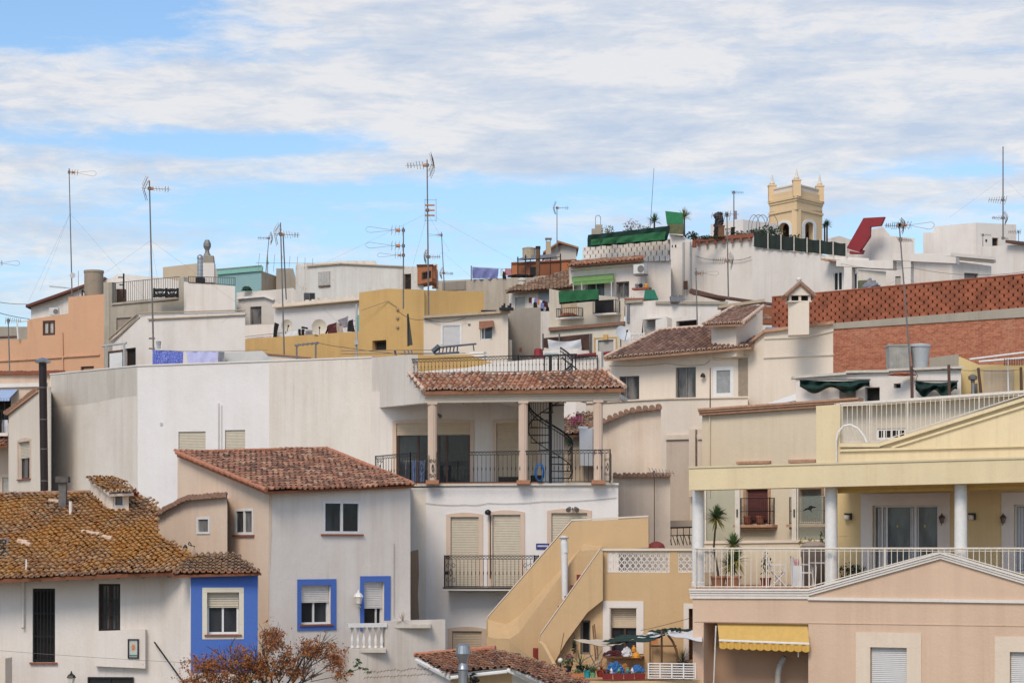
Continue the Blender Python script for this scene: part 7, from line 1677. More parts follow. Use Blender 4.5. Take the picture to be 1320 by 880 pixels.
_, sv2 = body(HV, [(929, 108, 396), (975, 107, 393)], WHITED, back=3, name='rear_wall')
g = MB(); A, B = P(926, 397, 107.8), P(985, 388.5, 106.5); g.hexa([A+Vector((0, -.3, -.04)), B+Vector((0, -.3, -.04)), B+Vector((0, .5, -.04)), A+Vector((0, .5, -.04)), A+Vector((0, -.3, .1)), B+Vector((0, -.3, .1)), B+Vector((0, .5, .1)), A+Vector((0, .5, .1))]); g.build('roof_slab', TAN, HV)
t = thing('roof_planter', 'dark rectangular planter on the white flat roof, upper right of centre', 'planter'); g = MB(); c = P(872, 389.5, 111); g.hexa([c+Vector(v) for v in ((-.3, -.2, 0), (.3, -.2, 0), (.3, .2, 0), (-.3, .2, 0), (-.34, -.24, .28), (.34, -.24, .28), (.34, .24, .28), (-.34, .24, .28))]); g.build('trough', GREYC, t); g = MB(); leaves(g, c+Vector((0, 0, .3)), (.3, .2, .04), 40, .05, random.Random(4)); g.build('foliage', LEAFD, t)
_l = Seg((812, 104), (832, 103.7)); lt = thing('lattice_block_wall', 'small white pierced-block wall beside the satellite dish, upper centre', 'wall'); lattice('lattice_panel', lt, _l, _l.u(812), _l.u(831), _l.z(820, 445), _l.z(820, 429.5), 4, 3, WTRIM, w=.05)
g = MB(); A = P(986, 395, 100); g.box(A+Vector((-.5, 0, -.8)), A+Vector((.45, .5, -.0))); tag(g.build('roof_clutter', RUST), 'rust-brown hutch against the left end of the brick parapet', 'hutch'); coping(None, [P(983, 409, 97.5), P(994, 408, 97.3)], r=.1); tag(LAST[0], 'short row of old roof tiles at the left foot of the brick parapet', 'tiles')
# ================================================================== upper right group
HP = thing('red_panel_house', 'white stepped house with a big red slanting roof panel, right of the bell tower', 'house')
_, sp1 = body(HP, [(1104, 128, 322), (1121, 127.6, 296), (1138, 127, 292), (1148, 127, 304), (1179, 126, 307)], WHITE, back=5)
g = MB(); sr_ = Seg((1090, 127), (1142, 125.6)); sr_.poly(g, [(1091, 320), (1113, 281), (1140, 279.5), (1135, 291), (1121.5, 292.5), (1121, 305), (1107.5, 325)], -.12, .1); sr_.poly(g, [(1095, 323), (1108, 325.5), (1112, 322), (1110, 327), (1095, 327)], -.3, .05); g.build('red_panel', REDROOF, HP)
g = MB(); g.box(P(1091, 330, 127), P(1094, 322, 127)+Vector((0, .3, 0))); g.build('pier', WTRIM, HP)
_, _x = body(thing('distant_white_house', 'pale low house between the tower palms and the red panel', 'house'), [(1066, 150, 308), (1082, 150, 304), (1104, 150, 311)], WHITED, back=6)
HQ = thing('pergola_house', 'white house with long concrete pergola beams and black shuttered windows, right', 'house')
hQ = {0: [(1074, 350, 1086, 375), (1099, 351, 1110, 373)]}
_, sq1 = body(HQ, [(1058, 118, 335), (1142, 115, 340)], WHITE, back=5, holes=hQ)
for h in hQ[0]:
    wq = window(HQ, sq1[0], h, frame=WPAINT, glass=DARK, sash=2, r=.1)
g = MB(); sq1[0].poly(g, [(1058, 333), (1096, 336), (1096, 338), (1058, 335.5)], .0, .8); g.build('tile_ledge', TERRAL, HQ)
g = MB(); sb_ = Seg((1078, 113), (1252, 109.5))
for poly in ([(1078, 335), (1151, 335.5), (1151, 347), (1078, 343)], [(1151, 326.5), (1232, 331), (1232, 339.5), (1151, 335.4)]): sb_.poly(g, poly, -.6, 0)
sb_.poly(g, [(1088, 343), (1098, 343.5), (1098, 380), (1088, 380)], -.5, -.02); sb_.poly(g, [(1164, 336), (1174, 336.5), (1174, 380), (1164, 380)], -.5, -.02); g.build('pergola', WHITED if 0 else WTRIM, HQ)
_, sq3 = body(HQ, [(1142, 114.5, 338), (1227, 112.5, 336), (1278, 113.5, 343)], WHITE, back=5, name='penthouse_wall', holes={0: [(1154, 356, 1161, 372)], 1: [(1243, 352, 1261, 363)]})
window(HQ, sq3[0], (1154, 356, 1161, 372), frame=PVC, shut=1, shm=SHUTG, sash=1); window(HQ, sq3[1], (1243, 352, 1261, 363), frame=STEELD, glass=GLASSC, sash=1)
g = MB()
for dy, oo in ((0, .5), (3.5, .3)):
    for s_, pts in ((sq3[0], [(1151, 331+dy), (1227, 330+dy)]), (sq3[1], [(1227, 330+dy), (1284, 335+dy)])):
        A, B = s_.pt(*pts[0], oo), s_.pt(*pts[1], oo); n = s_.n; g.hexa([A, B, B-n*oo, A-n*oo]+[q+Vector((0, 0, .16)) for q in (A, B, B-n*oo, A-n*oo)])
g.build('roof_moulding', WTRIM, HQ)
g = MB(); 
_, _y = body(HQ, [(1106, 112.6, 347), (1142, 112, 350)], WHITED, back=1.5, zb=P(0, 385, 112).z, name='low_wall')
heap('covered_heap', 'dark covered heap on the white terrace between the shuttered windows and the beams', 'heap', P(1121, 372, 110.5), (.5, .3, .45), GREYC, 8); g = MB(); c = P(1116, 372, 110.4); g.box(c+Vector((-.35, 0, 0)), c+Vector((.1, .3, .42))); tag(g.build('terrace_unit', OLIVEP), 'small olive unit left of the dark covered heap', 'unit')
HX = thing('stepped_white_house', 'plain white stepped block with one small dark window at the upper right', 'house')
_, sx1 = body(HX, [(1190, 132, 300), (1204, 131.5, 299.5), (1204.2, 131.5, 292), (1258, 130, 287), (1310, 131, 289.5), (1310.2, 131, 312)], WHITED if 0 else WHITE, back=6, holes={3: [(1279, 306.5, 1287, 318)]})
window(HX, sx1[3], (1279, 306.5, 1287, 318), frame=WOOD, glass=DARK, sash=1)
_, _z = body(HX, [(1258, 126, 318), (1345, 123, 314)], WHITE, back=4, name='side_wall')
g = MB(); _z[0].poly(g, [(1296, 309), (1345, 314), (1345, 317), (1296, 313)], -.5, .4); g.build('dark_roof_sheet', RUSTM, HX)
g = MB(); sx1[3].pbox(g, (1270.5, 308.5, 1272.5, 311.5), .004, .03); g.build('vent', DARK, HX)
# ================================================================== brown roofed house, clothes, terracotta rooftop
HO = thing('old_tile_house', 'old white house with sloping tan tiled roof under the rust terrace, upper centre', 'house')
_, so1 = body(HO, [(656, 128, 375), (742, 125, 369)], WHITED, back=4, holes={0: [(664, 383, 677, 410)]})
window(HO, so1[0], (664, 383, 677, 410), frame=CONW, shut=1, shm=SHUTG, sash=1)
g = MB(); so1[0].pbox(g, (694, 374, 722, 390), .003, .02); g.build('blue_grey_patch', stucco('blue_grey_wall', (.33, .35, .38), (.2, .18, .16), .5), HO)
roof(HO, (653, 376, 127.5), (740, 370, 124.6), (700, 354, 131), [(652, 377), (740, 370.5), (738, 350.5), (722, 351.5), (690, 362)], TILE_TAN, tw=.26, rl=.38, jit=.03, h=.08, under=WOOD, edge=TILE_CAPD, th=.08)
g = MB(); c = P(673, 369, 128.5); g.lathe(c-Vector((0, 0, .2)), [(.22, 0), (.22, .5), (.26, .52), (.26, .6), (.1, .7)], 10); g.build('chimney', CONW, HO)
t = thing('bright_laundry', 'coloured clothes crowded on a line beside the old tiled roof', 'laundry'); sL_ = Seg((680, 123), (708, 122)); 
for i, (x, m) in enumerate(((682, REDC), (686, WCLOTH), (689, PERI), (693, ORANGEP), (696, WCLOTH), (699, BLACKC), (702, REDC), (688, BLACKC), (697, PERI))): cloth('garment', sL_, [(x, 383+i*.9), (x+4, 383.4+i*.9), (x+4, 391+i*.9), (x, 390+i*.9)], m, waves=1.5, amp=.05, parent=t, nx=6, nz=5, off=.1*i)
for i, (x, m) in enumerate(((697, BLACKC), (701, WCLOTH), (704, BLACKC))): cloth('garment', sL_, [(x, 395), (x+4, 396), (x+3, 401), (x, 401)], m, waves=1.5, amp=.05, parent=t, nx=6, nz=5)
HRU = thing('rust_terrace_house', 'house with rust-brown terrace wall, black posts and a chimney, upper centre', 'house')
_, sru = body(HRU, [(659, 140, 338), (742, 137, 334)], RUST if 0 else stucco('rust_terrace_wall', (.27, .10, .05), (.1, .05, .035), .5), back=3)
g = MB(); sru[0].poly(g, [(659, 338.5), (742, 334), (742, 335.5), (659, 340)], .003, .12); g.build('terrace_edge', SILL, HRU)
g = MB(); sru[0].poly(g, [(724, 336), (742, 335), (742, 356), (724, 356)], .004, .03); sru[0].poly(g, [(660, 340), (667, 340), (667, 356), (660, 356)], .004, .03); g.build('orange_corner', BRICKO, HRU)
g = MB(); sru[0].pbox(g, (684, 344, 691, 355), .004, .03); g.build('doorway', DARK, HRU)
g = MB()
for x, y in ((667.5, 331), (677.5, 328.5), (683.5, 333), (709.5, 331.5), (722.5, 327)): g.tube(P(x, 355, 136.5), P(x, y, 136.5), .055 if x in (667.5, 677.5, 722.5) else .04, n=4)
g.tube(P(667, 336, 136.5), P(723, 331, 136.5), .03, n=4); g.build('black_post', IRON, HRU)
g = MB(); g.tube(P(693.5, 355, 136.7), P(693.5, 319, 136.7), .15, n=8); fl4 = g.build('brick_flue', WOOD, HRU); g = MB(); g.tube(P(693.5, 321, 136.7), P(693.5, 317.5, 136.7), .17, n=8); g.build('flue_cap', IRON, fl4)
_, so2 = body(HRU, [(702, 146, 325), (721, 146, 314), (743, 145, 320)], WTRIM if 0 else stucco('off_white_gable', (.62, .58, .53), (.35, .3, .24), .4), back=5, name='gable_wall')
g = MB(); 
for (a, b) in (((700, 326.5, 145.5), (721, 313, 145.5)), ((718.5, 312, 145.5), (746, 320.5, 144.5))): A, B = P(*a), P(*b); g.hexa([A, B, B+Vector((0, 4, 0)), A+Vector((0, 4, 0))]+[q+Vector((0, 0, .12)) for q in (A, B, B+Vector((0, 4, 0)), A+Vector((0, 4, 0)))])
g.build('roof', TERRA, HRU)
g = MB(); c = P(707, 326, 144); g.box(c+Vector((-.17, 0, -.3)), c+Vector((.17, .4, .78))); ch = g.build('chimney', TAN, HRU)
g = MB(); g.box(c+Vector((-.22, -.05, .92)), c+Vector((.22, .45, 1.0))); 
for dx in (-.17, .11): g.box(c+Vector((dx, 0, .78)), c+Vector((dx+.06, .4, .919)))
g.build('chimney_cap', CONL if 'CONL' in globals() else CONC, ch)
t = thing('old_tank', 'beige rounded tank behind the black posts of the rust terrace', 'water tank'); g = MB(); g.lathe(P(682, 334, 139), [(.42, 0), (.42, .62), (.44, .64), (.44, .70), (.2, .76)], 18); g.build('tank_body', plain('beige_tank', (.42, .35, .24), .7), t)
g = MB(); g.prism([P(666, 334, 138.6), P(680, 330, 138.6), P(715, 327, 138.6), P(719, 333, 138.6)], Vector((0, .3, 0))); tag(g.build('roof_clutter', GREYC), 'grey sheet clutter behind the rust terrace posts', 'clutter')
HLW = thing('long_stained_wall', 'long low stained beige wall across the upper centre skyline', 'wall')
_, slw = body(HLW, [(562, 136, 362), (660, 133, 358), (722, 131, 354)], stucco('streaked_old_beige', (.54, .47, .38), (.16, .12, .09), .95, .7), back=4)
g = MB(); slw[0].pbox(g, (570, 363, 600, 374), .004, .04); g.build('patched_panel', CONC, HLW)
sK = Seg((606, 134), (645, 133)); tag(cloth('hanging_sheet', sK, [(609, 344.5), (643, 346.5), (642, 359), (609.5, 359)], PERI, waves=3, amp=.10, off=-.4), 'large periwinkle sheet drying on the skyline above the stained wall', 'sheet')
t = thing('line_pole', 'thin pole holding the line of the periwinkle sheet', 'pole'); g = MB(); g.tube(P(607.5, 362, 134), P(607.5, 342.5, 134), .035, n=5); g.build('pole', STEELD, t); g = MB(); g.tube(P(607.5, 344, 134), P(660, 347, 133), .012, n=3); g.build('line', STEELD, t)
t = thing('skyline_laundry', 'small pink and dark clothes drying right of the periwinkle sheet', 'laundry')
for x, m, y in ((645, WCLOTH, 347), (648, BLACKC, 350), (651, PINKS, 346), (655, PINKS, 346)): cloth('garment', sK, [(x, y), (x+4, y), (x+4, y+9), (x, y+9)], m, waves=1.5, amp=.05, parent=t, nx=6, nz=5, off=-.3)
heap('roof_clutter', 'dark heap at the foot of the rust terrace, right of the small clothes', 'heap', P(671, 357, 131.5), (.8, .3, .15), BLACKC, 11)
# concrete blocks in the middle
HCB = thing('bare_concrete_wall', 'tall bare grey-brown cement wall, centre', 'wall')
_, _c1 = body(HCB, [(655, 106, 398), (697, 105, 396)], CONC, back=4, zb=P(0, 480, 105).z); _, _c2 = body(HCB, [(625, 104, 439), (636, 103.8, 436.5), (660, 103.6, 438)], CONC, back=1.5, zb=P(0, 480, 104).z)
g = MB(); _c1[0].pbox(g, (669.5, 448, 672.5, 453), .003, .02); g.build('red_patch', SILL, HCB)
# ================================================================== ochre block and cream penthouse
HOC = thing('ochre_block_house', 'ochre-orange flat-roofed house with small dark window, centre left', 'house')
_, soc = body(HOC, [(316, 112, 437), (463, 108, 427)], OCHRE, back=4, name='lower_wall', zb=P(0, 490, 108).z); 
_, soc2 = body(HOC, [(463, 107.5, 377), (500, 106.5, 372), (547, 106, 373.5)], OCHRE, back=5, holes={0: [(480, 438.5, 498, 451.5)]}, r=.4)
_, soc3 = body(HOC, [(547, 106.3, 374), (624, 108, 376)], OCHRE, back=2.5, name='rear_wall'); window(HOC, soc2[0], (480, 438.5, 498, 451.5), frame=WOOD, glass=DARK, sash=1, r=.3)
g = MB(); s = soc2[1]; 
for y in (398, 409, 421): g.tube(s.pt(512, y, 0), s.pt(512, y, .12), .07, n=6)
g.build('wall_anchors', TAN, HOC)
g = MB(); g.path([s.pt(466, 400, .05), s.pt(500, 388, .05), s.pt(512, 396, .05)], .014, 4); g.build('wall_cable', STEELD, HOC)
tag(cloth('furled_parasol', Seg((522, 104.5), (534, 104.5)), [(524.5, 405), (526.5, 404), (532, 444), (525, 446)], plain('grey_green_canvas', (.10, .10, .085), .9), waves=1, amp=.08, th=.12), 'furled dark grey parasol standing against the ochre wall', 'parasol')
HPC = thing('cream_penthouse', 'low cream flat-roofed house with white shutter and brown-awned window, centre', 'house')
_, spc = body(HPC, [(546, 105, 407.5), (655, 103.5, 401)], CREAM2, back=5, holes={0: [(571, 420, 593, 444), (619, 414, 635, 438)]})
s = spc[0]; window(HPC, s, (571, 420, 593, 444), frame=WPAINT, shut=1, shm=plain('white_lilac_shutter', (.60, .58, .58), .5, var=.06), sash=1, r=.1, sur=WPAINT, surw=.10); window(HPC, s, (619, 414, 635, 438), frame=WPAINT, glass=GLASSG, sash=1, mull=[.28], r=.15)
g = MB(); A, B, C1, D1 = s.pt(617.5, 414, .04), s.pt(636, 413, .04), s.pt(617.5, 424, .35), s.pt(636, 420, .35); g.prism([A, B, D1, C1], Vector((0, 0, -.03))); g.build('brown_awning', plain('brown_awning_cloth', (.26, .12, .07), .85), HPC)
g = MB(); s.poly(g, [(545, 406.5), (656, 400), (656, 403), (545, 410)], .003, .22); g.build('roof_edge', TAN, HPC); g = MB(); s.pbox(g, (603, 417, 606, 419), .003, .05); g.build('vent', STEELD, HPC)
g = MB(); 
for i in range(7): g.box(P(645+i*2.6, 399.5, 103)-Vector((.05, 0, 0)), P(645+i*2.6, 399.5, 103)+Vector((.05, .3, .12+.1*(i % 3))))
for x0, x1 in ((620, 640),): g.box(P(x0, 402, 104), P(x1, 399.5, 104)+Vector((0, .4, 0)))
tag(g.build('roof_rubble', IRON), 'dark low clutter on the cream penthouse roof', 'clutter')
# white steps, pipes, ladders on the terrace
t = thing('stacked_white_slats', 'stack of white slatted boards behind the roof terrace railing', 'slats'); g = MB(); sS2 = Seg((600, 98), (630, 97.5))
for i in range(5): sS2.pbox(g, (604.5, 453.5+i*4.5, 623.5, 455.8+i*4.5), -.2, .1)
g.build('boards', WPAINT, t)
_, _w1 = body(thing('white_terrace_wall', 'low white sloping terrace wall seen through the roof railing', 'wall'), [(528, 90, 480), (600, 89.5, 474), (640, 89, 467), (700, 88.5, 462), (742, 88, 467)], WTRIM, back=1)
_, _w2 = body(thing('low_ochre_wall', 'low ochre wall behind the roof terrace railing', 'wall'), [(528, 97, 458), (606, 96.5, 457), (640, 96, 470)], OCHRE, back=1.5)
t = thing('folded_ladder', 'blue-grey folded ladder and loungers lying behind the roof terrace railing', 'ladder'); g = MB()
for i in range(6): x = 566+i*4.6; g.tube(P(x, 455, 95.5), P(x+1, 446, 95.5), .04, n=4)
g.tube(P(560, 456, 95.5), P(592, 454, 95.4), .05, n=5); g.tube(P(563, 448, 95.5), P(614, 443, 95.2), .045, n=5); g.tube(P(558, 453, 95.5), P(566, 446, 95.4), .12, n=6); g.tube(P(610, 444, 95.2), P(611, 452, 95.2), .04, n=4); g.build('ladder_frame', plain('blue_grey_metal', (.09, .11, .14), .5), t)
t = thing('clothes_airer', 'grey tubular airer on the ochre terrace left of the folded ladder', 'airer'); g = MB(); g.tube(P(509, 452, 96), P(509, 457, 96), .05, n=4)
for y in (451, 455): g.tube(P(440, y+1, 96.5), P(560, y, 95.8), .02, n=4)
for x in (509, 521, 526, 530): g.tube(P(x, 451, 96), P(x+2, 458, 96), .05, n=4)
g.build('frame', STEELD, t)
wire('pair of thin cables crossing in front of the ochre wall', [P(408, 441, 98), P(440, 447, 97.5), P(516, 456, 96.5), P(600, 455, 95.5)], .014, .03)
# ================================================================== laundry terrace and whites, left centre
HLT = thing('laundry_terrace_house', 'white house with a long open laundry terrace under a thin parapet, centre left', 'house')
_, slt = body(HLT, [(353, 118, 395), (463, 114, 384.5)], WHITEC if 0 else stucco('lilac_white_stucco', (.68, .66, .65), (.45, .38, .32), .25), back=4)
g = MB(); s = slt[0]; s.poly(g, [(351, 392), (464, 382), (464, 386), (351, 396)], .003, .3); g.build('parapet_edge', CREAM2, HLT)
g = MB(); s.poly(g, [(352, 396), (464, 386), (464, 387.2), (352, 397.2)], .003, .34); g.build('parapet_edge_line', TAN, HLT)  # thin solid tan strip along the bottom of the parapet edge
g = MB()
for x in (356, 366, 378, 396, 404, 420, 436, 448, 454): A = s.pt(x, 393.5-(x-352)*.09, .0); g.box(A+Vector((-.10, 0, 0)), A+Vector((.10, .2, .13)))
g.build('parapet_blocks', CREAM2, HLT)
_, sx3 = body(thing('left_white_house', 'white house with dark window left of the laundry terrace', 'house'), [(305, 122, 377), (352, 121, 373.5), (378, 120.5, 371), (388, 120, 381)], WTRIM if 0 else stucco('off_white_stucco', (.64, .59, .53), (.38, .3, .22), .5), back=4, holes={0: [(322.5, 395, 337, 418)]})
hx3 = bpy.data.objects['left_white_house']; window(hx3, sx3[0], (322.5, 395, 337, 418), frame=STEELD, glass=GLASSC, sash=1, r=.15)
g = MB(); sx3[0].poly(g, [(305, 383), (340, 380), (352, 385), (352, 387), (340, 382.5), (305, 385.5)], .003, .2); g.build('string_course', WTRIM, hx3)
_, sx4 = body(hx3, [(316, 116.5, 419), (354, 116, 418)], WHITE, back=1.5, name='low_wall')
# clothes
t = thing('dark_laundry', 'black and dark red clothes hanging on the white laundry terrace', 'laundry'); sY = Seg((350, 113.3), (463, 110.5))
for q, m in (([(354, 415), (360, 418), (357, 436), (352.5, 435)], BLACKC), ([(384.5, 424), (388, 424), (389, 433.5), (385.5, 433.5)], BLACKC), ([(389, 420.5), (397, 422), (398, 424.5), (389, 423)], BLACKC), ([(389, 424), (393, 424), (393, 433), (389, 433)], BLACKC), ([(394, 427), (403, 426), (404, 433), (394, 433)], GREYC),
              ([(423, 419), (434, 415), (435, 430), (423, 430)], REDC), ([(422, 420), (427, 418), (421, 432), (419, 432)], BLACKC), ([(435, 413), (449, 407), (449, 422), (443, 421)], GREYC), ([(434, 416), (442, 416), (443, 430), (435, 429)], plain('beige_cloth', (.42, .35, .31), .9)), ([(449, 414), (455, 411), (458, 417), (458, 428), (447, 428)][:2]+[(458, 428), (448, 427)], BLACKC)):
    cloth('garment', sY, q, m, waves=1.2, amp=.06, parent=t, nx=10, nz=6, off=.2)
cloth('garment', sY, [(366, 428), (384, 426), (384, 434), (367, 435)], WCLOTH, waves=3, amp=.05, parent=t, nx=12, nz=5, off=-.1); cloth('garment', sY, [(318, 436), (350, 432), (350, 437), (318, 441)], plain('pale_pink_cloth', (.55, .47, .48), .9), waves=3, amp=.05, parent=t, nx=12, nz=5, off=-.1)
g = MB(); g.path([P(316, 434, 114), P(352, 430, 113.5), P(462, 420, 110.5)], .018, 4); g.path([P(430, 421, 111), P(462, 412, 110.5)], .015, 4); g.build('washing_line', STEELD, t)
g = MB(); sY.pbox(g, (459.5, 406, 463.5, 428), .02, .3); tag(g.build('teal_towel', TEALC), 'teal towel hanging at the right end of the laundry terrace', 'towel')
dish('large cream satellite dish on the ochre parapet among the dark laundry', P(411.5, 422, 109.5), .385, .12, DISHM, tilt=.05)
dish('smaller cream satellite dish left of the large one, behind a mast', P(369.5, 420, 110.5), .30, .35, DISHM, tilt=.05)
t = dish('pale grey tilted satellite dish before the ochre-framed window', P(802.5, 431, 105), .40, .45, DISHW, tilt=.45)
t = thing('steam_pole', 'pale pole with small box in front of the ochre block', 'pole'); g = MB(); g.tube(P(459.5, 464, 105), P(459.5, 392, 105), .05, n=6); g.build('pole', PLGREY, t); g = MB(); g.box(P(459.5, 444, 104.8)-Vector((.09, 0, 0)), P(459.5, 444, 104.8)+Vector((.09, .12, .2))); g.build('box', PLGREY, t)
t = thing('roof_bracket', 'low grey pipe frame standing on the white parapet before the ochre wall', 'pipe frame'); g = MB(); g.tube(P(382.5, 466, 80.5), P(382.5, 444, 80.5), .035, n=5); g.tube(P(407, 466, 80), P(407, 443, 80), .035, n=5); g.tube(P(380, 445, 80.5), P(410, 441.5, 80), .035, n=5)
for x in (384, 390, 396, 402, 408): g.tube(P(x-1, 445.5-(x-384)*.1, 80.2), P(x+2, 443.5-(x-384)*.1, 80.2), .05, n=5)
g.build('pipes', STEELD, t)
_, _w3 = body(thing('terrace_parapet', 'low parapet with terracotta edge behind the white central wall', 'parapet'), [(338, 92, 456.5), (400, 90.5, 462)], CREAM2, back=.6); 
g = MB(); A, B = P(338, 456, 91.9), P(400, 461.5, 90.4); g.hexa([A, B, B+Vector((0, .6, 0)), A+Vector((0, .6, 0))]+[q+Vector((0, 0, .05)) for q in (A, B, B+Vector((0, .6, 0)), A+Vector((0, .6, 0)))]); g.build('coping', TERRA, bpy.data.objects['terrace_parapet'])
_, _w4 = body(thing('grey_white_parapet', 'grey-white parapet block at the right end of the washing line', 'parapet'), [(289, 91, 454.5), (316, 91, 453), (338, 90.5, 452), (352, 90, 464)], stucco('grey_white_stucco', (.60, .59, .56), (.35, .32, .28), .3), back=.8)
# old white house behind
HWO = thing('peeling_white_house', 'white flat house with peeling plaster and closed shutter on the skyline, centre left', 'house')
_, swo = body(HWO, [(381, 135, 344), (395, 134.5, 343), (395.2, 134.5, 339), (440, 133, 339.5), (519, 131.5, 343), (546, 131, 344)], PEEL, back=5, holes={3: [], 4: [(521, 353, 530, 373)]}, r=.3)
_, swo2 = body(HWO, [(381, 138, 341), (440, 137, 336), (484, 136, 336), (486, 136, 340)], WHITED, back=5, name='rear_wall')
s = swo[2]; 
wq = MB(); sw5 = swo[2]; sw5.pbox(wq, (410, 350, 425, 368), .004, .06); sh_ = wq.build('shutter', plain('pale_grey_shutters', (.46, .44, .41), .7), HWO); g = MB()
for i in range(4): sw5.pbox(g, (411+i*3.4, 350.7, 413.9+i*3.4, 367.3), .061, .075)
g.build('shutter_boards', plain('pale_grey_shutters', (.46, .44, .41), .7), sh_); g = MB(); sw5.pbox(g, (410, 368.2, 425, 369.3), .004, .1); g.build('sill', WOOD, sh_)
window(HWO, swo[4], (521, 353, 530, 373), frame=WOOD, glass=DARK, sash=1, r=.15)
g = MB(); swo[3].poly(g, [(440, 339), (519, 342.5), (519, 344), (440, 340.5)], .003, .12); swo[2].poly(g, [(395, 342), (440, 338.6), (440, 340.3), (395, 344)], .003, .12); g.build('parapet_edge', TAN, HWO)
t = thing('air_conditioner', 'grey louvred condenser unit on the white roof behind the laundry terrace', 'air conditioner', 'air conditioners'); g = MB(); c = P(399, 387, 119); g.box(c+Vector((-.32, 0, 0)), c+Vector((.28, .35, .42))); ac2 = g.build('casing', plain('grey_louvre', (.30, .29, .28), .6), t); g = MB()
for i in range(9): g.box(c+Vector((-.30, -.015, .03+i*.042)), c+Vector((-.02, -.002, .05+i*.042)))
g.box(c+Vector((.0, -.02, .03)), c+Vector((.27, -.002, .38))); g.build('fan_grille', IRON, ac2)
heap('dark_roof_plant', 'dark rounded shrub on the low white roof near the teal house', 'shrub', P(318, 374.5, 121.5), (.28, .2, .22), LEAFD, 5)
_, _cc = body(HWO, [(356, 136, 346), (378, 136, 346), (381, 136, 358)], CONCL, back=3, name='concrete_side')
t = thing('orange_roof_hut', 'small orange-red brick rooftop hut with a dark barred window on the skyline', 'hut'); _, sh5 = body(t, [(538, 131, 343), (557, 129.5, 343), (563, 131, 341)], BRICKO, back=2, zb=P(0, 364, 130).z, holes={0: [(543.5, 349.5, 556, 360)]}); window(t, sh5[0], (543.5, 349.5, 556, 360), frame=WOOD, glass=plain('dark_brown_interior', (.05, .02, .015), .9), sash=1, grille=5, bars=(.1, .9), r=.08); g = MB(); A, B = P(537, 342.5, 130.9), P(558.5, 342.2, 129.3); g.hexa([A, B, B+Vector((0, 1.6, 0)), A+Vector((0, 1.6, 0))]+[q+Vector((0, 0, .08)) for q in (A, B, B+Vector((0, 1.6, 0)), A+Vector((0, 1.6, 0)))]); g.build('roof_slab', WOOD, t); _, _ = body(t, [(557, 133, 340), (565, 133, 340)], WTRIM, back=1, name='rear_pier', zb=P(0, 362, 130).z)
# teal house
HTL = thing('teal_house', 'pale teal flat house with green-teal parapet on the left skyline', 'house')
_, stl = body(HTL, [(280, 138, 347), (337, 135, 343)], TEAL, back=4); g = MB(); stl[0].poly(g, [(279.5, 348), (337.5, 343), (337.5, 349), (279.5, 354)], .003, .12); g.build('parapet_band', TEALG, HTL)
_, _ = body(HTL, [(337, 135, 349), (362, 137, 358)], CREAM2 if 0 else TAN, back=2, name='side_wall')
g = MB(); g.path([stl[0].pt(280, 347.5, .1), stl[0].pt(337, 342.6, .1)], .06, 4); g.build('parapet_cap', stucco('dull_cap', (.25, .3, .27), (.1, .1, .1), .5), HTL)
# tan house, metal flues
_, _ = body(thing('tan_skyline_house', 'plain tan flat-roofed block on the left skyline', 'house'), [(210, 140, 344.5), (253, 138, 339.5), (283, 138, 347)], stucco('tan_skyline_stucco', (.58, .47, .34), (.36, .26, .18), .4), back=4)
t = thing('white_chimney_stack', 'white chimney stack with ridged cap and hexagonal metal cowl, left skyline', 'chimney'); c = P(268.5, 364, 126); k_ = 126/F; g = MB(); g.box(c+Vector((-8*k_, 0, 0)), c+Vector((7.5*k_, .6, 25*k_))); g.build('stack', WTRIM, t); g = MB()
for i in range(4): g.box(c+Vector((-(7.4-.3*i)*k_, .03, (25+2.6*i)*k_+.002)), c+Vector(((6.9-.3*i)*k_, .57, (27+2.6*i)*k_)))
g.box(c+Vector((-6*k_, .06, 27*k_)), c+Vector((5.6*k_, .5, 34.5*k_))); g.build('ridged_cap', CONCL, t); g = MB(); g.lathe(c+Vector((-.1, .25, 35*k_)), [(5*k_, 0), (3*k_, 4*k_), (2.6*k_, 7*k_), (5*k_, 12*k_), (4.8*k_, 16*k_), (2.6*k_, 20.5*k_)], 6); g.build('metal_cowl', STEELD if 0 else plain('weathered_zinc', (.22, .22, .21), .6, .3), t)
t = thing('steel_flue', 'shiny segmented steel flue left of the white chimney stack', 'flue'); c = P(258, 362, 124.5); g = MB(); prof = [(.0, 0)]
for i in range(6): prof += [(.16, .02+i*.21), (.16, .18+i*.21), (.175, .19+i*.21), (.175, .21+i*.21)]
prof += [(.19, 1.3), (.17, 1.42), (.06, 1.5)]; g.lathe(c, prof, 14); g.build('pipe', STEEL, t, smooth=False); g = MB(); c = P(258, 367, 124); g.box(c+Vector((-.24, -.05, 0)), c+Vector((.24, .4, .42))); g.build('black_base', BLACKC, t)
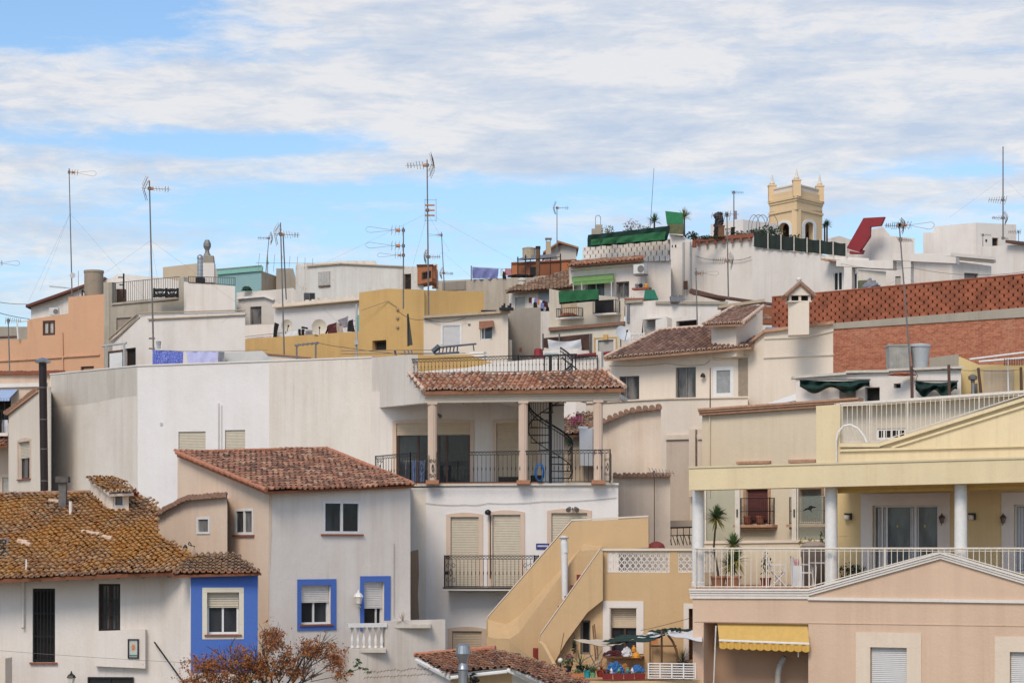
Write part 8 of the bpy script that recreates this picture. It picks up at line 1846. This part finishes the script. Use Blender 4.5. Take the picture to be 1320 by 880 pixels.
# grey building with railing
HGB = thing('grey_terrace_house', 'weathered grey house with railed roof terrace and a white wing, left', 'house')
_, sgb = body(HGB, [(133, 121, 392), (147, 120.6, 392), (230, 118.5, 384), (237, 118.3, 384)], GREYST, back=6, holes={1: [(150, 409, 177, 430)]}, r=.2)
window(HGB, sgb[1], (150, 409, 177, 430), frame=CONC, shut=1, shm=plain('dusty_blind', (.36, .30, .25), .8), sash=1)
for s9, q9 in ((sgb[0], (133.2, 364, 144, 392.3)), (sgb[2], (230.2, 357, 237, 384.3))): g = MB(); s9.pbox(g, q9, -.35, -.002); g.build('corner_pier', GREYST, HGB)
g = MB(); s = sgb[1]; g.path([s.pt(144, 392, .03), s.pt(230, 384, .03)], .08, 4); g.build('ledge', GREYST, HGB)
zA_, zB2 = s.pt(144, 391.5, -.1), s.pt(231, 383.5, -.1); railing(HGB, [zA_, lerp(zA_, zB2, .47), zB2], 1.12, .15, .014, hs=[1.14, 1.14, 1.14], name='roof_railing')
g = MB(); g.tube(s.pt(159.5, 384, 0), s.pt(159.5, 352.5, 0), .05, n=5); g.path([s.pt(152.5, 357.5, 0), s.pt(159.5, 357.5, 0)], .04, 4); g.path([s.pt(154, 367, 0), s.pt(160, 367, 0)], .04, 4); tag(g.build('short_aerial_post', IRON), 'short black post with two stubs on the grey roof terrace', 'post')
_, _ = body(HGB, [(141, 128, 367), (150, 128, 353), (212, 127, 358), (230, 127, 362)], WARMW if 0 else WTRIM, back=4, name='roof_room')
_, sgw = body(HGB, [(237, 118.2, 363), (303, 116.5, 369)], WHITE if 0 else WTRIM, back=5, name='white_wing'); zA_, zB2 = P(243, 364, 118), P(303, 368, 116.5); railing(HGB, [zA_, zB2], .34, .12, .013, hs=[.32, .42], name='wing_railing')
g = MB(); A = P(148, 391, 123.5); g.box(A, A+Vector((.58, .5, .82))); g2_ = g.build('hut_wall', WOOD, None); tag(g2_, 'small brown board hut behind the railing of the grey roof terrace', 'hut')
t = thing('black_bench', 'black ornate cast bench backed against the roof terrace railing', 'bench'); sbn = Seg((198, 118.6), (230, 117.8)); g = MB()
for u_, v_ in ((198, 214.5), (214, 229.5)):
    cu = (u_+v_)/2; w2_ = (v_-u_)/2; out = []
    for k2 in range(25): a = 2*math.pi*k2/24; out.append(sbn.pt(cu+w2_*.96*math.cos(a), 377.5-4.6*math.sin(a)-abs(math.cos(a))**3*2.2, .2))
    g.path(out, .055, 5)
    for dx in (-.55, -.2, .2, .55): g.path([sbn.pt(cu+w2_*dx*.3, 380, .2), sbn.pt(cu+w2_*dx, 375, .2)], .035, 4)
    g.tube(sbn.pt(cu-w2_*.9, 381, .2), sbn.pt(cu+w2_*.9, 380.3, .2), .10, n=5); g.tube(sbn.pt(cu-w2_*.8, 374.3, .2), sbn.pt(cu+w2_*.8, 373.6, .2), .07, n=5)
for x in (199, 214.3, 229): g.tube(sbn.pt(x, 383.5, .2), sbn.pt(x, 371.3, .2), .07, n=5)
g.build('bench_back', IRON, t)
# white house with tile verge
HWV = thing('white_verge_house', 'long white single-storey house with thin tile edge behind the washing line', 'house')
_, swv = body(HWV, [(145, 104.5, 436), (178, 103, 406), (190, 102.6, 405), (316, 99.5, 401.5)], WHITE, back=5, zb=P(0, 480, 102).z, holes={0: [(161, 448.5, 175, 480)]}, r=.3)
window(HWV, swv[0], (161, 448.5, 175, 480), frame=BROWNW, glass=DARK, sash=1, r=.2)
g = MB()
for (a, b) in (((140, 437, 104.4), (177, 404.5, 102.9)),): A, B = P(*a), P(*b); g.tube(A, B, .055, n=6); g.tube(A+Vector((.12, 0, -.12)), B+Vector((.12, 0, -.16)), .035, n=6)
g.tube(P(178, 403.5, 102.8), P(316, 399.5, 99.4), .03, n=6); g.build('roof_verge', TAN, HWV)
g = MB(); swv[2].poly(g, [(190, 410.5), (316, 404.5), (316, 406), (190, 412)], .003, .10); g.build('moulding', TAN, HWV)
t = thing('open_door', 'open white door leaf with brown frame at the left end of the white verge house', 'door'); sdo = Seg((138, 103.6), (165, 102.2)); g = MB(); u0, u1, z0, z1 = sdo.rect((140, 451.5, 160, 482)); ring(sdo, g, u0, u1, z0, z1, .11, -.03, .03, 'LRT'); g.build('door_frame', BROWNW, t); g = MB(); sdo.box(g, u0+.11, u1-.11, z0, z1-.11, -.02, .02); g.build('door_leaf', WPAINT, t)
t = thing('pipe_pergola', 'thin grey pipe frame over the open door, left', 'pipe frame'); g = MB(); g.tube(P(132, 446, 102), P(163, 442, 101), .05, n=6); g.tube(P(160, 480, 101), P(160, 443, 101), .05, n=6); g.tube(P(137, 480, 101.8), P(137, 446, 101.8), .035, n=6); g.build('pipes', PLGREY, t)
t = thing('wall_mast_lamp', 'small grey lantern-like meter behind the mast on the white verge house', 'meter'); g = MB(); g.lathe(P(204.5, 449, 100.5), [(.10, 0), (.09, .1), (.12, .3), (.13, .32), (.04, .36)], 8); g.build('body', PLGREY, t)
# washing line
sWL = Seg((190, 92), (340, 90)); tag(cloth('patterned_cloth', sWL, [(197, 451), (236.5, 453), (235.5, 476), (197, 476)], PATT, waves=3, amp=.05, nx=30), 'blue patterned cloth on the washing line, leftmost', 'cloth', 'washing line cloths')
tag(cloth('lavender_sheet', sWL, [(240, 453), (281.5, 453), (279, 476), (244, 476)], LAV, waves=3, amp=.05, nx=30), 'pale lavender sheet in the middle of the washing line', 'cloth', 'washing line cloths')
tag(cloth('grey_cloth', sWL, [(281.5, 453), (289, 453.5), (289, 476), (281, 476)], GREYC, waves=1, amp=.05, nx=8), 'narrow grey cloth right of the lavender sheet', 'cloth', 'washing line cloths')
g = MB(); g.path([sWL.pt(196, 451), sWL.pt(240, 452.6), sWL.pt(290, 452.6), sWL.pt(345, 451)], .012, 4); tag(g.build('washing_line', STEELD), 'washing line strung above the white parapet', 'washing line')
# salmon building
HSA = thing('salmon_house', 'salmon-orange stepped house with one small brown window, far left', 'house')
_, ssa = body(HSA, [(-40, 112.5, 440), (35, 111, 437), (35.2, 111, 412), (88, 110, 404), (88.2, 110, 383), (134, 109, 379)], SALMON, back=5, holes={2: [(55, 413, 71, 432)], 4: [(104, 472, 121, 485)]}, r=.15)
window(HSA, ssa[2], (55, 413, 71, 432), frame=BROWNW, glass=plain('pale_curtain_pane', (.46, .44, .40), .5), sash=2, r=.08, fw=.11, off=.0); window(HSA, ssa[4], (104, 472, 121, 485), frame=BROWNW, glass=DARK, sash=1)
g = MB(); g.path([ssa[0].pt(-20, 466, .05), ssa[0].pt(35, 463, .05)], .05, 4); g.path([ssa[2].pt(35.5, 463, .05), ssa[2].pt(88, 459.5, .05)], .05, 4); g.path([ssa[4].pt(88.5, 459.5, .05), ssa[4].pt(128, 457, .05)], .05, 4); g.path([ssa[2].pt(80, 428, .05), ssa[2].pt(81, 478, .05)], .05, 4); g.build('moulding', SALMON, HSA)
_, _e = body(HE, [(-40, 103, 482), (83, 101, 480)], PINKC, back=2, name='rear_wall'); coping(HE, [P(-10, 481, 102.5), P(83, 480, 100.9)], r=.09, mat=TILE_CAPD if 0 else SILL, wid=.5)
t = thing('water_cistern', 'round cement cistern on top of the salmon house', 'cistern'); c = P(121, 385, 110.5); k_ = 110.5/F; g = MB(); g.lathe(c, [(12.3*k_, 0), (12.2*k_, 33*k_), (12.9*k_, 33.2*k_), (12.9*k_, 36*k_), (11*k_, 36.3*k_)], 26); g.build('tank_body', stucco('cement_cistern', (.34, .28, .21), (.16, .13, .1), .8), t)
for z in (11, 22): g = MB(); g.lathe(c+Vector((0, 0, z*k_)), [(12.35*k_, 0), (12.35*k_, .25*k_)], 26); g.build('joint_band', CONC, t)
HGA = thing('gabled_rear_house', 'white house with dark brown sloping verge behind the salmon house', 'house')
_, sga = body(HGA, [(40, 125, 392), (72, 124, 381), (118, 122, 366), (150, 121, 356)], WTRIM, back=4); g = MB(); A, B = P(33, 396, 124.6), P(135, 360, 121.2); g.hexa([A, B, B+Vector((0, 3, 0)), A+Vector((0, 3, 0))]+[q+Vector((0, 0, .14)) for q in (A, B, B+Vector((0, 3, 0)), A+Vector((0, 3, 0)))]); g.build('roof_verge', SILL if 0 else plain('dark_red_brown_verge', (.15, .06, .045), .8), HGA)
t = thing('air_conditioner', 'white air-conditioner unit on the gabled house behind the salmon wall', 'air conditioner', 'air conditioners'); g = MB(); c = P(70, 406, 121.5); g.box(c+Vector((-.28, 0, 0)), c+Vector((.22, .35, .42))); a_ = g.build('casing', ACW, t); g = MB(); q = c+Vector((.08, -.004, .2)); g.tube(q, q+Vector((0, -.02, 0)), .14, n=14); g.build('fan_grille', STEELD, a_)
_, _ = body(thing('far_grey_wall', 'distant grey wall at the far left skyline', 'wall'), [(-40, 160, 421), (36, 160, 421)], CONCL, back=3); g = MB(); A, B = P(-40, 436, 118), P(22, 434, 117.5); g.tube(A, B, .07, n=5); tag(g.build('brown_rail', RUSTM), 'brown rail along the far left wall top', 'rail')
t = thing('white_roof_pole', 'white pipe post on the low salmon parapet, far left', 'post'); g = MB(); g.tube(P(23.5, 437, 111), P(22, 417, 111), .05, n=6); g.tube(P(21, 415, 111), P(38, 413, 111), .035, n=5); g.build('pipe', WPAINT, t)
g = MB(); g.path([P(106, 383, 110), P(106, 374, 110), P(109, 377, 110)], .05, 4); tag(g.build('small_bracket', IRON), 'small black bracket left of the cement cistern', 'bracket')

# ================================================================== aerials
antenna(93, 217, 388, 112, [(222, .35, 'loop', 1.0)], 'tall thin aerial with loop head rising over the cement cistern, far left', lean=-4, guys=3, r=.04, glen=4)
antenna(198, 233, 460, 100.5, [(243, .3, 'uhf', 1.1, .6)], 'tallest left aerial with wide bristling head, bolted to the white verge house', lean=-5.5, guys=4, r=.052, brk=(413, 436, 449), glen=4, g0=2.5)
antenna(342, 303, 360, 134, [(307, 3.3, 'uhf', .8, .3)], 'small slim aerial with head pointing left, above the teal house', lean=5, r=.035)
antenna(345, 330, 372, 118, [(339, .05, 'yagi', 3.2)], 'long horizontal comb aerial with a small frame above the teal house', r=.03)
antenna(366.5, 287, 464, 98, [(302, .35, 'uhf', 1.0, .9)], 'twin-strut aerial passing in front of the laundry terrace', lean=-5, r=.045, guys=2, glen=3, g0=1.5)
g = MB(); g.tube(P(369, 386, 98.5), P(365, 303, 98), .03, n=5); tag(g.build('second_strut', STEELD), 'thin second strut beside the twin-strut aerial', 'strut')
antenna(520, 293, 398, 104, [(297, 3.3, 'loop', 1.3), (317, 3.3, 'loop', 1.3), (329, 3.2, 'loop', .9)], 'triple-headed aerial left of the tall central mast', r=.045)
antenna(552.5, 206, 409, 105, [(213, 3.05, 'uhf', 1.2, .5), (271, 0, 'grid', 1.0, .15), (331, .1, 'uhf', .7)], 'tallest central aerial with three heads before the ochre block', lean=-2, r=.05, guys=4, glen=5, g0=2.5)
antenna(573, 299, 375, 128, [(303, 3.2, 'loop', .6), (352, .4, 'uhf', .7)], 'short thin aerial right of the tall central mast', lean=-4, r=.035, guys=2, glen=3)
antenna(718, 266, 327, 143, [(268, .1, 'uhf', .9, .3)], 'aerial rising from the gabled house by the chimney, upper centre', r=.04)
antenna(838, 217, 297, 126, [], 'very thin whip aerial above the draped green net', lean=5, r=.022)
antenna(946, 246, 302, 130, [(248, .05, 'yagi', .6)], 'aerial with small grid head beside the wrapped chimney', r=.05, cat='aerial')
g = MB(); c = P(947, 276, 130); g.box(c+Vector((-.06, 0, -.3)), c+Vector((.14, .1, .2))); tag(g.build('amplifier_box', plain('mauve_grey_box', (.25, .2, .25), .6)), 'small mauve-grey box fixed low on the grid-headed aerial', 'box')
antenna(939, 273, 384, 119, [(278, 3.25, 'yagi', .9, .8), (336, 3.25, 'uhf', 1.0, .8), (276, .15, 'yagi', .7, .1)], 'aerial standing before the high white wall with a head at mid-height', lean=-2, r=.05)
antenna(899, 345, 424, 106, [(352, .1, 'loop', .8)], 'aerial rising from the white block in front of the high white wall', lean=-2, r=.04)
antenna(798, 378, 424, 112, [(384, .25, 'yagi', .9)], 'short aerial before the small dark-framed window, upper centre', r=.035)
antenna(1175, 287, 492, 79, [(291, 3.2, 'uhf', .62, .9), (290, .15, 'loop', .95), (309, .4, 'yagi', .5)], 'large leaning aerial in front of the brick wall by the water tanks', lean=-16, r=.04, guys=2, glen=2, g0=3)
antenna(1293, 189, 309, 128, [(258, 3.2, 'yagi', .9), (281, 3.3, 'uhf', .8, .6), (307, .5, 'yagi', .4)], 'tall mast with low-mounted heads on the stepped white block, right', r=.055, guys=2, glen=4, g0=1)
antenna(1267, 302, 322, 127, [(303, 0, 'yagi', .5)], 'tiny T-shaped aerial before the stepped white block, right', r=.03)
antenna(12.5, 410, 482, 100, [(413, .1, 'yagi', .6, .9)], 'dark aerial with swept head in front of the salmon house, far left', lean=-2, r=.04)
antenna(101, 349, 392, 118, [], 'thin short whip right of the far left aerial', r=.02)
antenna(-8, 330, 480, 100, [(339, .05, 'loop', .85)], 'aerial head poking in from the left edge of the photo', r=.04)
g = MB(); g.tube(P(64, 369, 120), P(84, 371, 119.5), .05, n=4); g.tube(P(84, 371, 119.5), P(93, 372, 112), .03, n=4); tag(g.build('aerial_boom', PLGREY), 'pale horizontal boom fixed near the foot of the far left aerial', 'boom')
g = MB(); c = P(93.5, 355, 111.8); g.tube(c, c+Vector((.02, -.06, 0)), .14, n=12); tag(g.build('small_dish', DISHW), 'tiny white dish on the far left aerial', 'dish')
antenna(1313, 299, 318, 126, [(299, 3.1, 'yagi', .6)], 'small aerial tip near the right edge above the dark roof sheet', r=.03)
wire('cable crossing the sky at the far left edge, upper one', [P(-30, 383, 105), P(35, 392, 118)], .018, .1)
wire('cable crossing the sky at the far left edge, lower one', [P(-30, 393, 105), P(38, 411, 110.8)], .018, .1)

s = sL[0]
wire('thin cable looping along the white wall under the columned balcony', [s.pt(549, 648, .03), s.pt(600, 650, .03), s.pt(629, 648, .03), s.pt(700, 646, .03), s.pt(795, 641, .03)], .007, .04, STEELD)
wire('thin cable running down the white wall from the blue-framed door', [sB[1].pt(508, 700, .03), sB[1].pt(508, 795, .03)], .008, 0, STEELD)
wire('cable run along the cream wall under the brown tiled roof', [sm[0].pt(785, 471, .03), sm[0].pt(860, 468, .03), sm[0].pt(905, 470, .03), sm[0].pt(915, 464, .03)], .010, .06, STEELD)
wire('cables stapled across the high white wall below the red coping', [P(897, 330, 126.6), P(935, 334, 125.2), P(968, 331, 123.9)], .02, .12, STEELD)
wire('slack cable from the ochre block to the cream penthouse', [P(512, 400, 105.8), P(548, 411, 104.9), P(600, 409, 104.0)], .014, .2)
wire('overhead wire from the aerials to the brick wall across the upper right', [P(1062, 333, 118), P(1175, 345, 96), P(1330, 349, 91)], .010, .25)
wire('thin wire over the tan courtyard wall to the villa', [P(826, 812, 66.6), P(893, 795, 64.3)], .008, .02)
# ================================================================== put every thing's origin at its own base
def kids(o):
    r_ = [o]
    for c in o.children: r_ += kids(c)
    return r_
bpy.context.view_layer.update()
for o in list(COL.objects):
    if o.parent or o.type in ('CAMERA', 'LIGHT') or o.get('kind') == 'structure': continue
    ks = [k for k in kids(o) if k.type == 'MESH' and len(k.data.vertices)]
    if not ks:
        bpy.data.objects.remove(o); continue
    lo = Vector((1e9,)*3); hi = Vector((-1e9,)*3)
    for k in ks:
        for v in k.data.vertices:
            for i in range(3): lo[i] = min(lo[i], v.co[i]); hi[i] = max(hi[i], v.co[i])
    b = Vector(((lo.x+hi.x)/2, (lo.y+hi.y)/2, lo.z)); M = Matrix.Translation(-b)
    for k in ks: k.data.transform(M)
    o.location = b
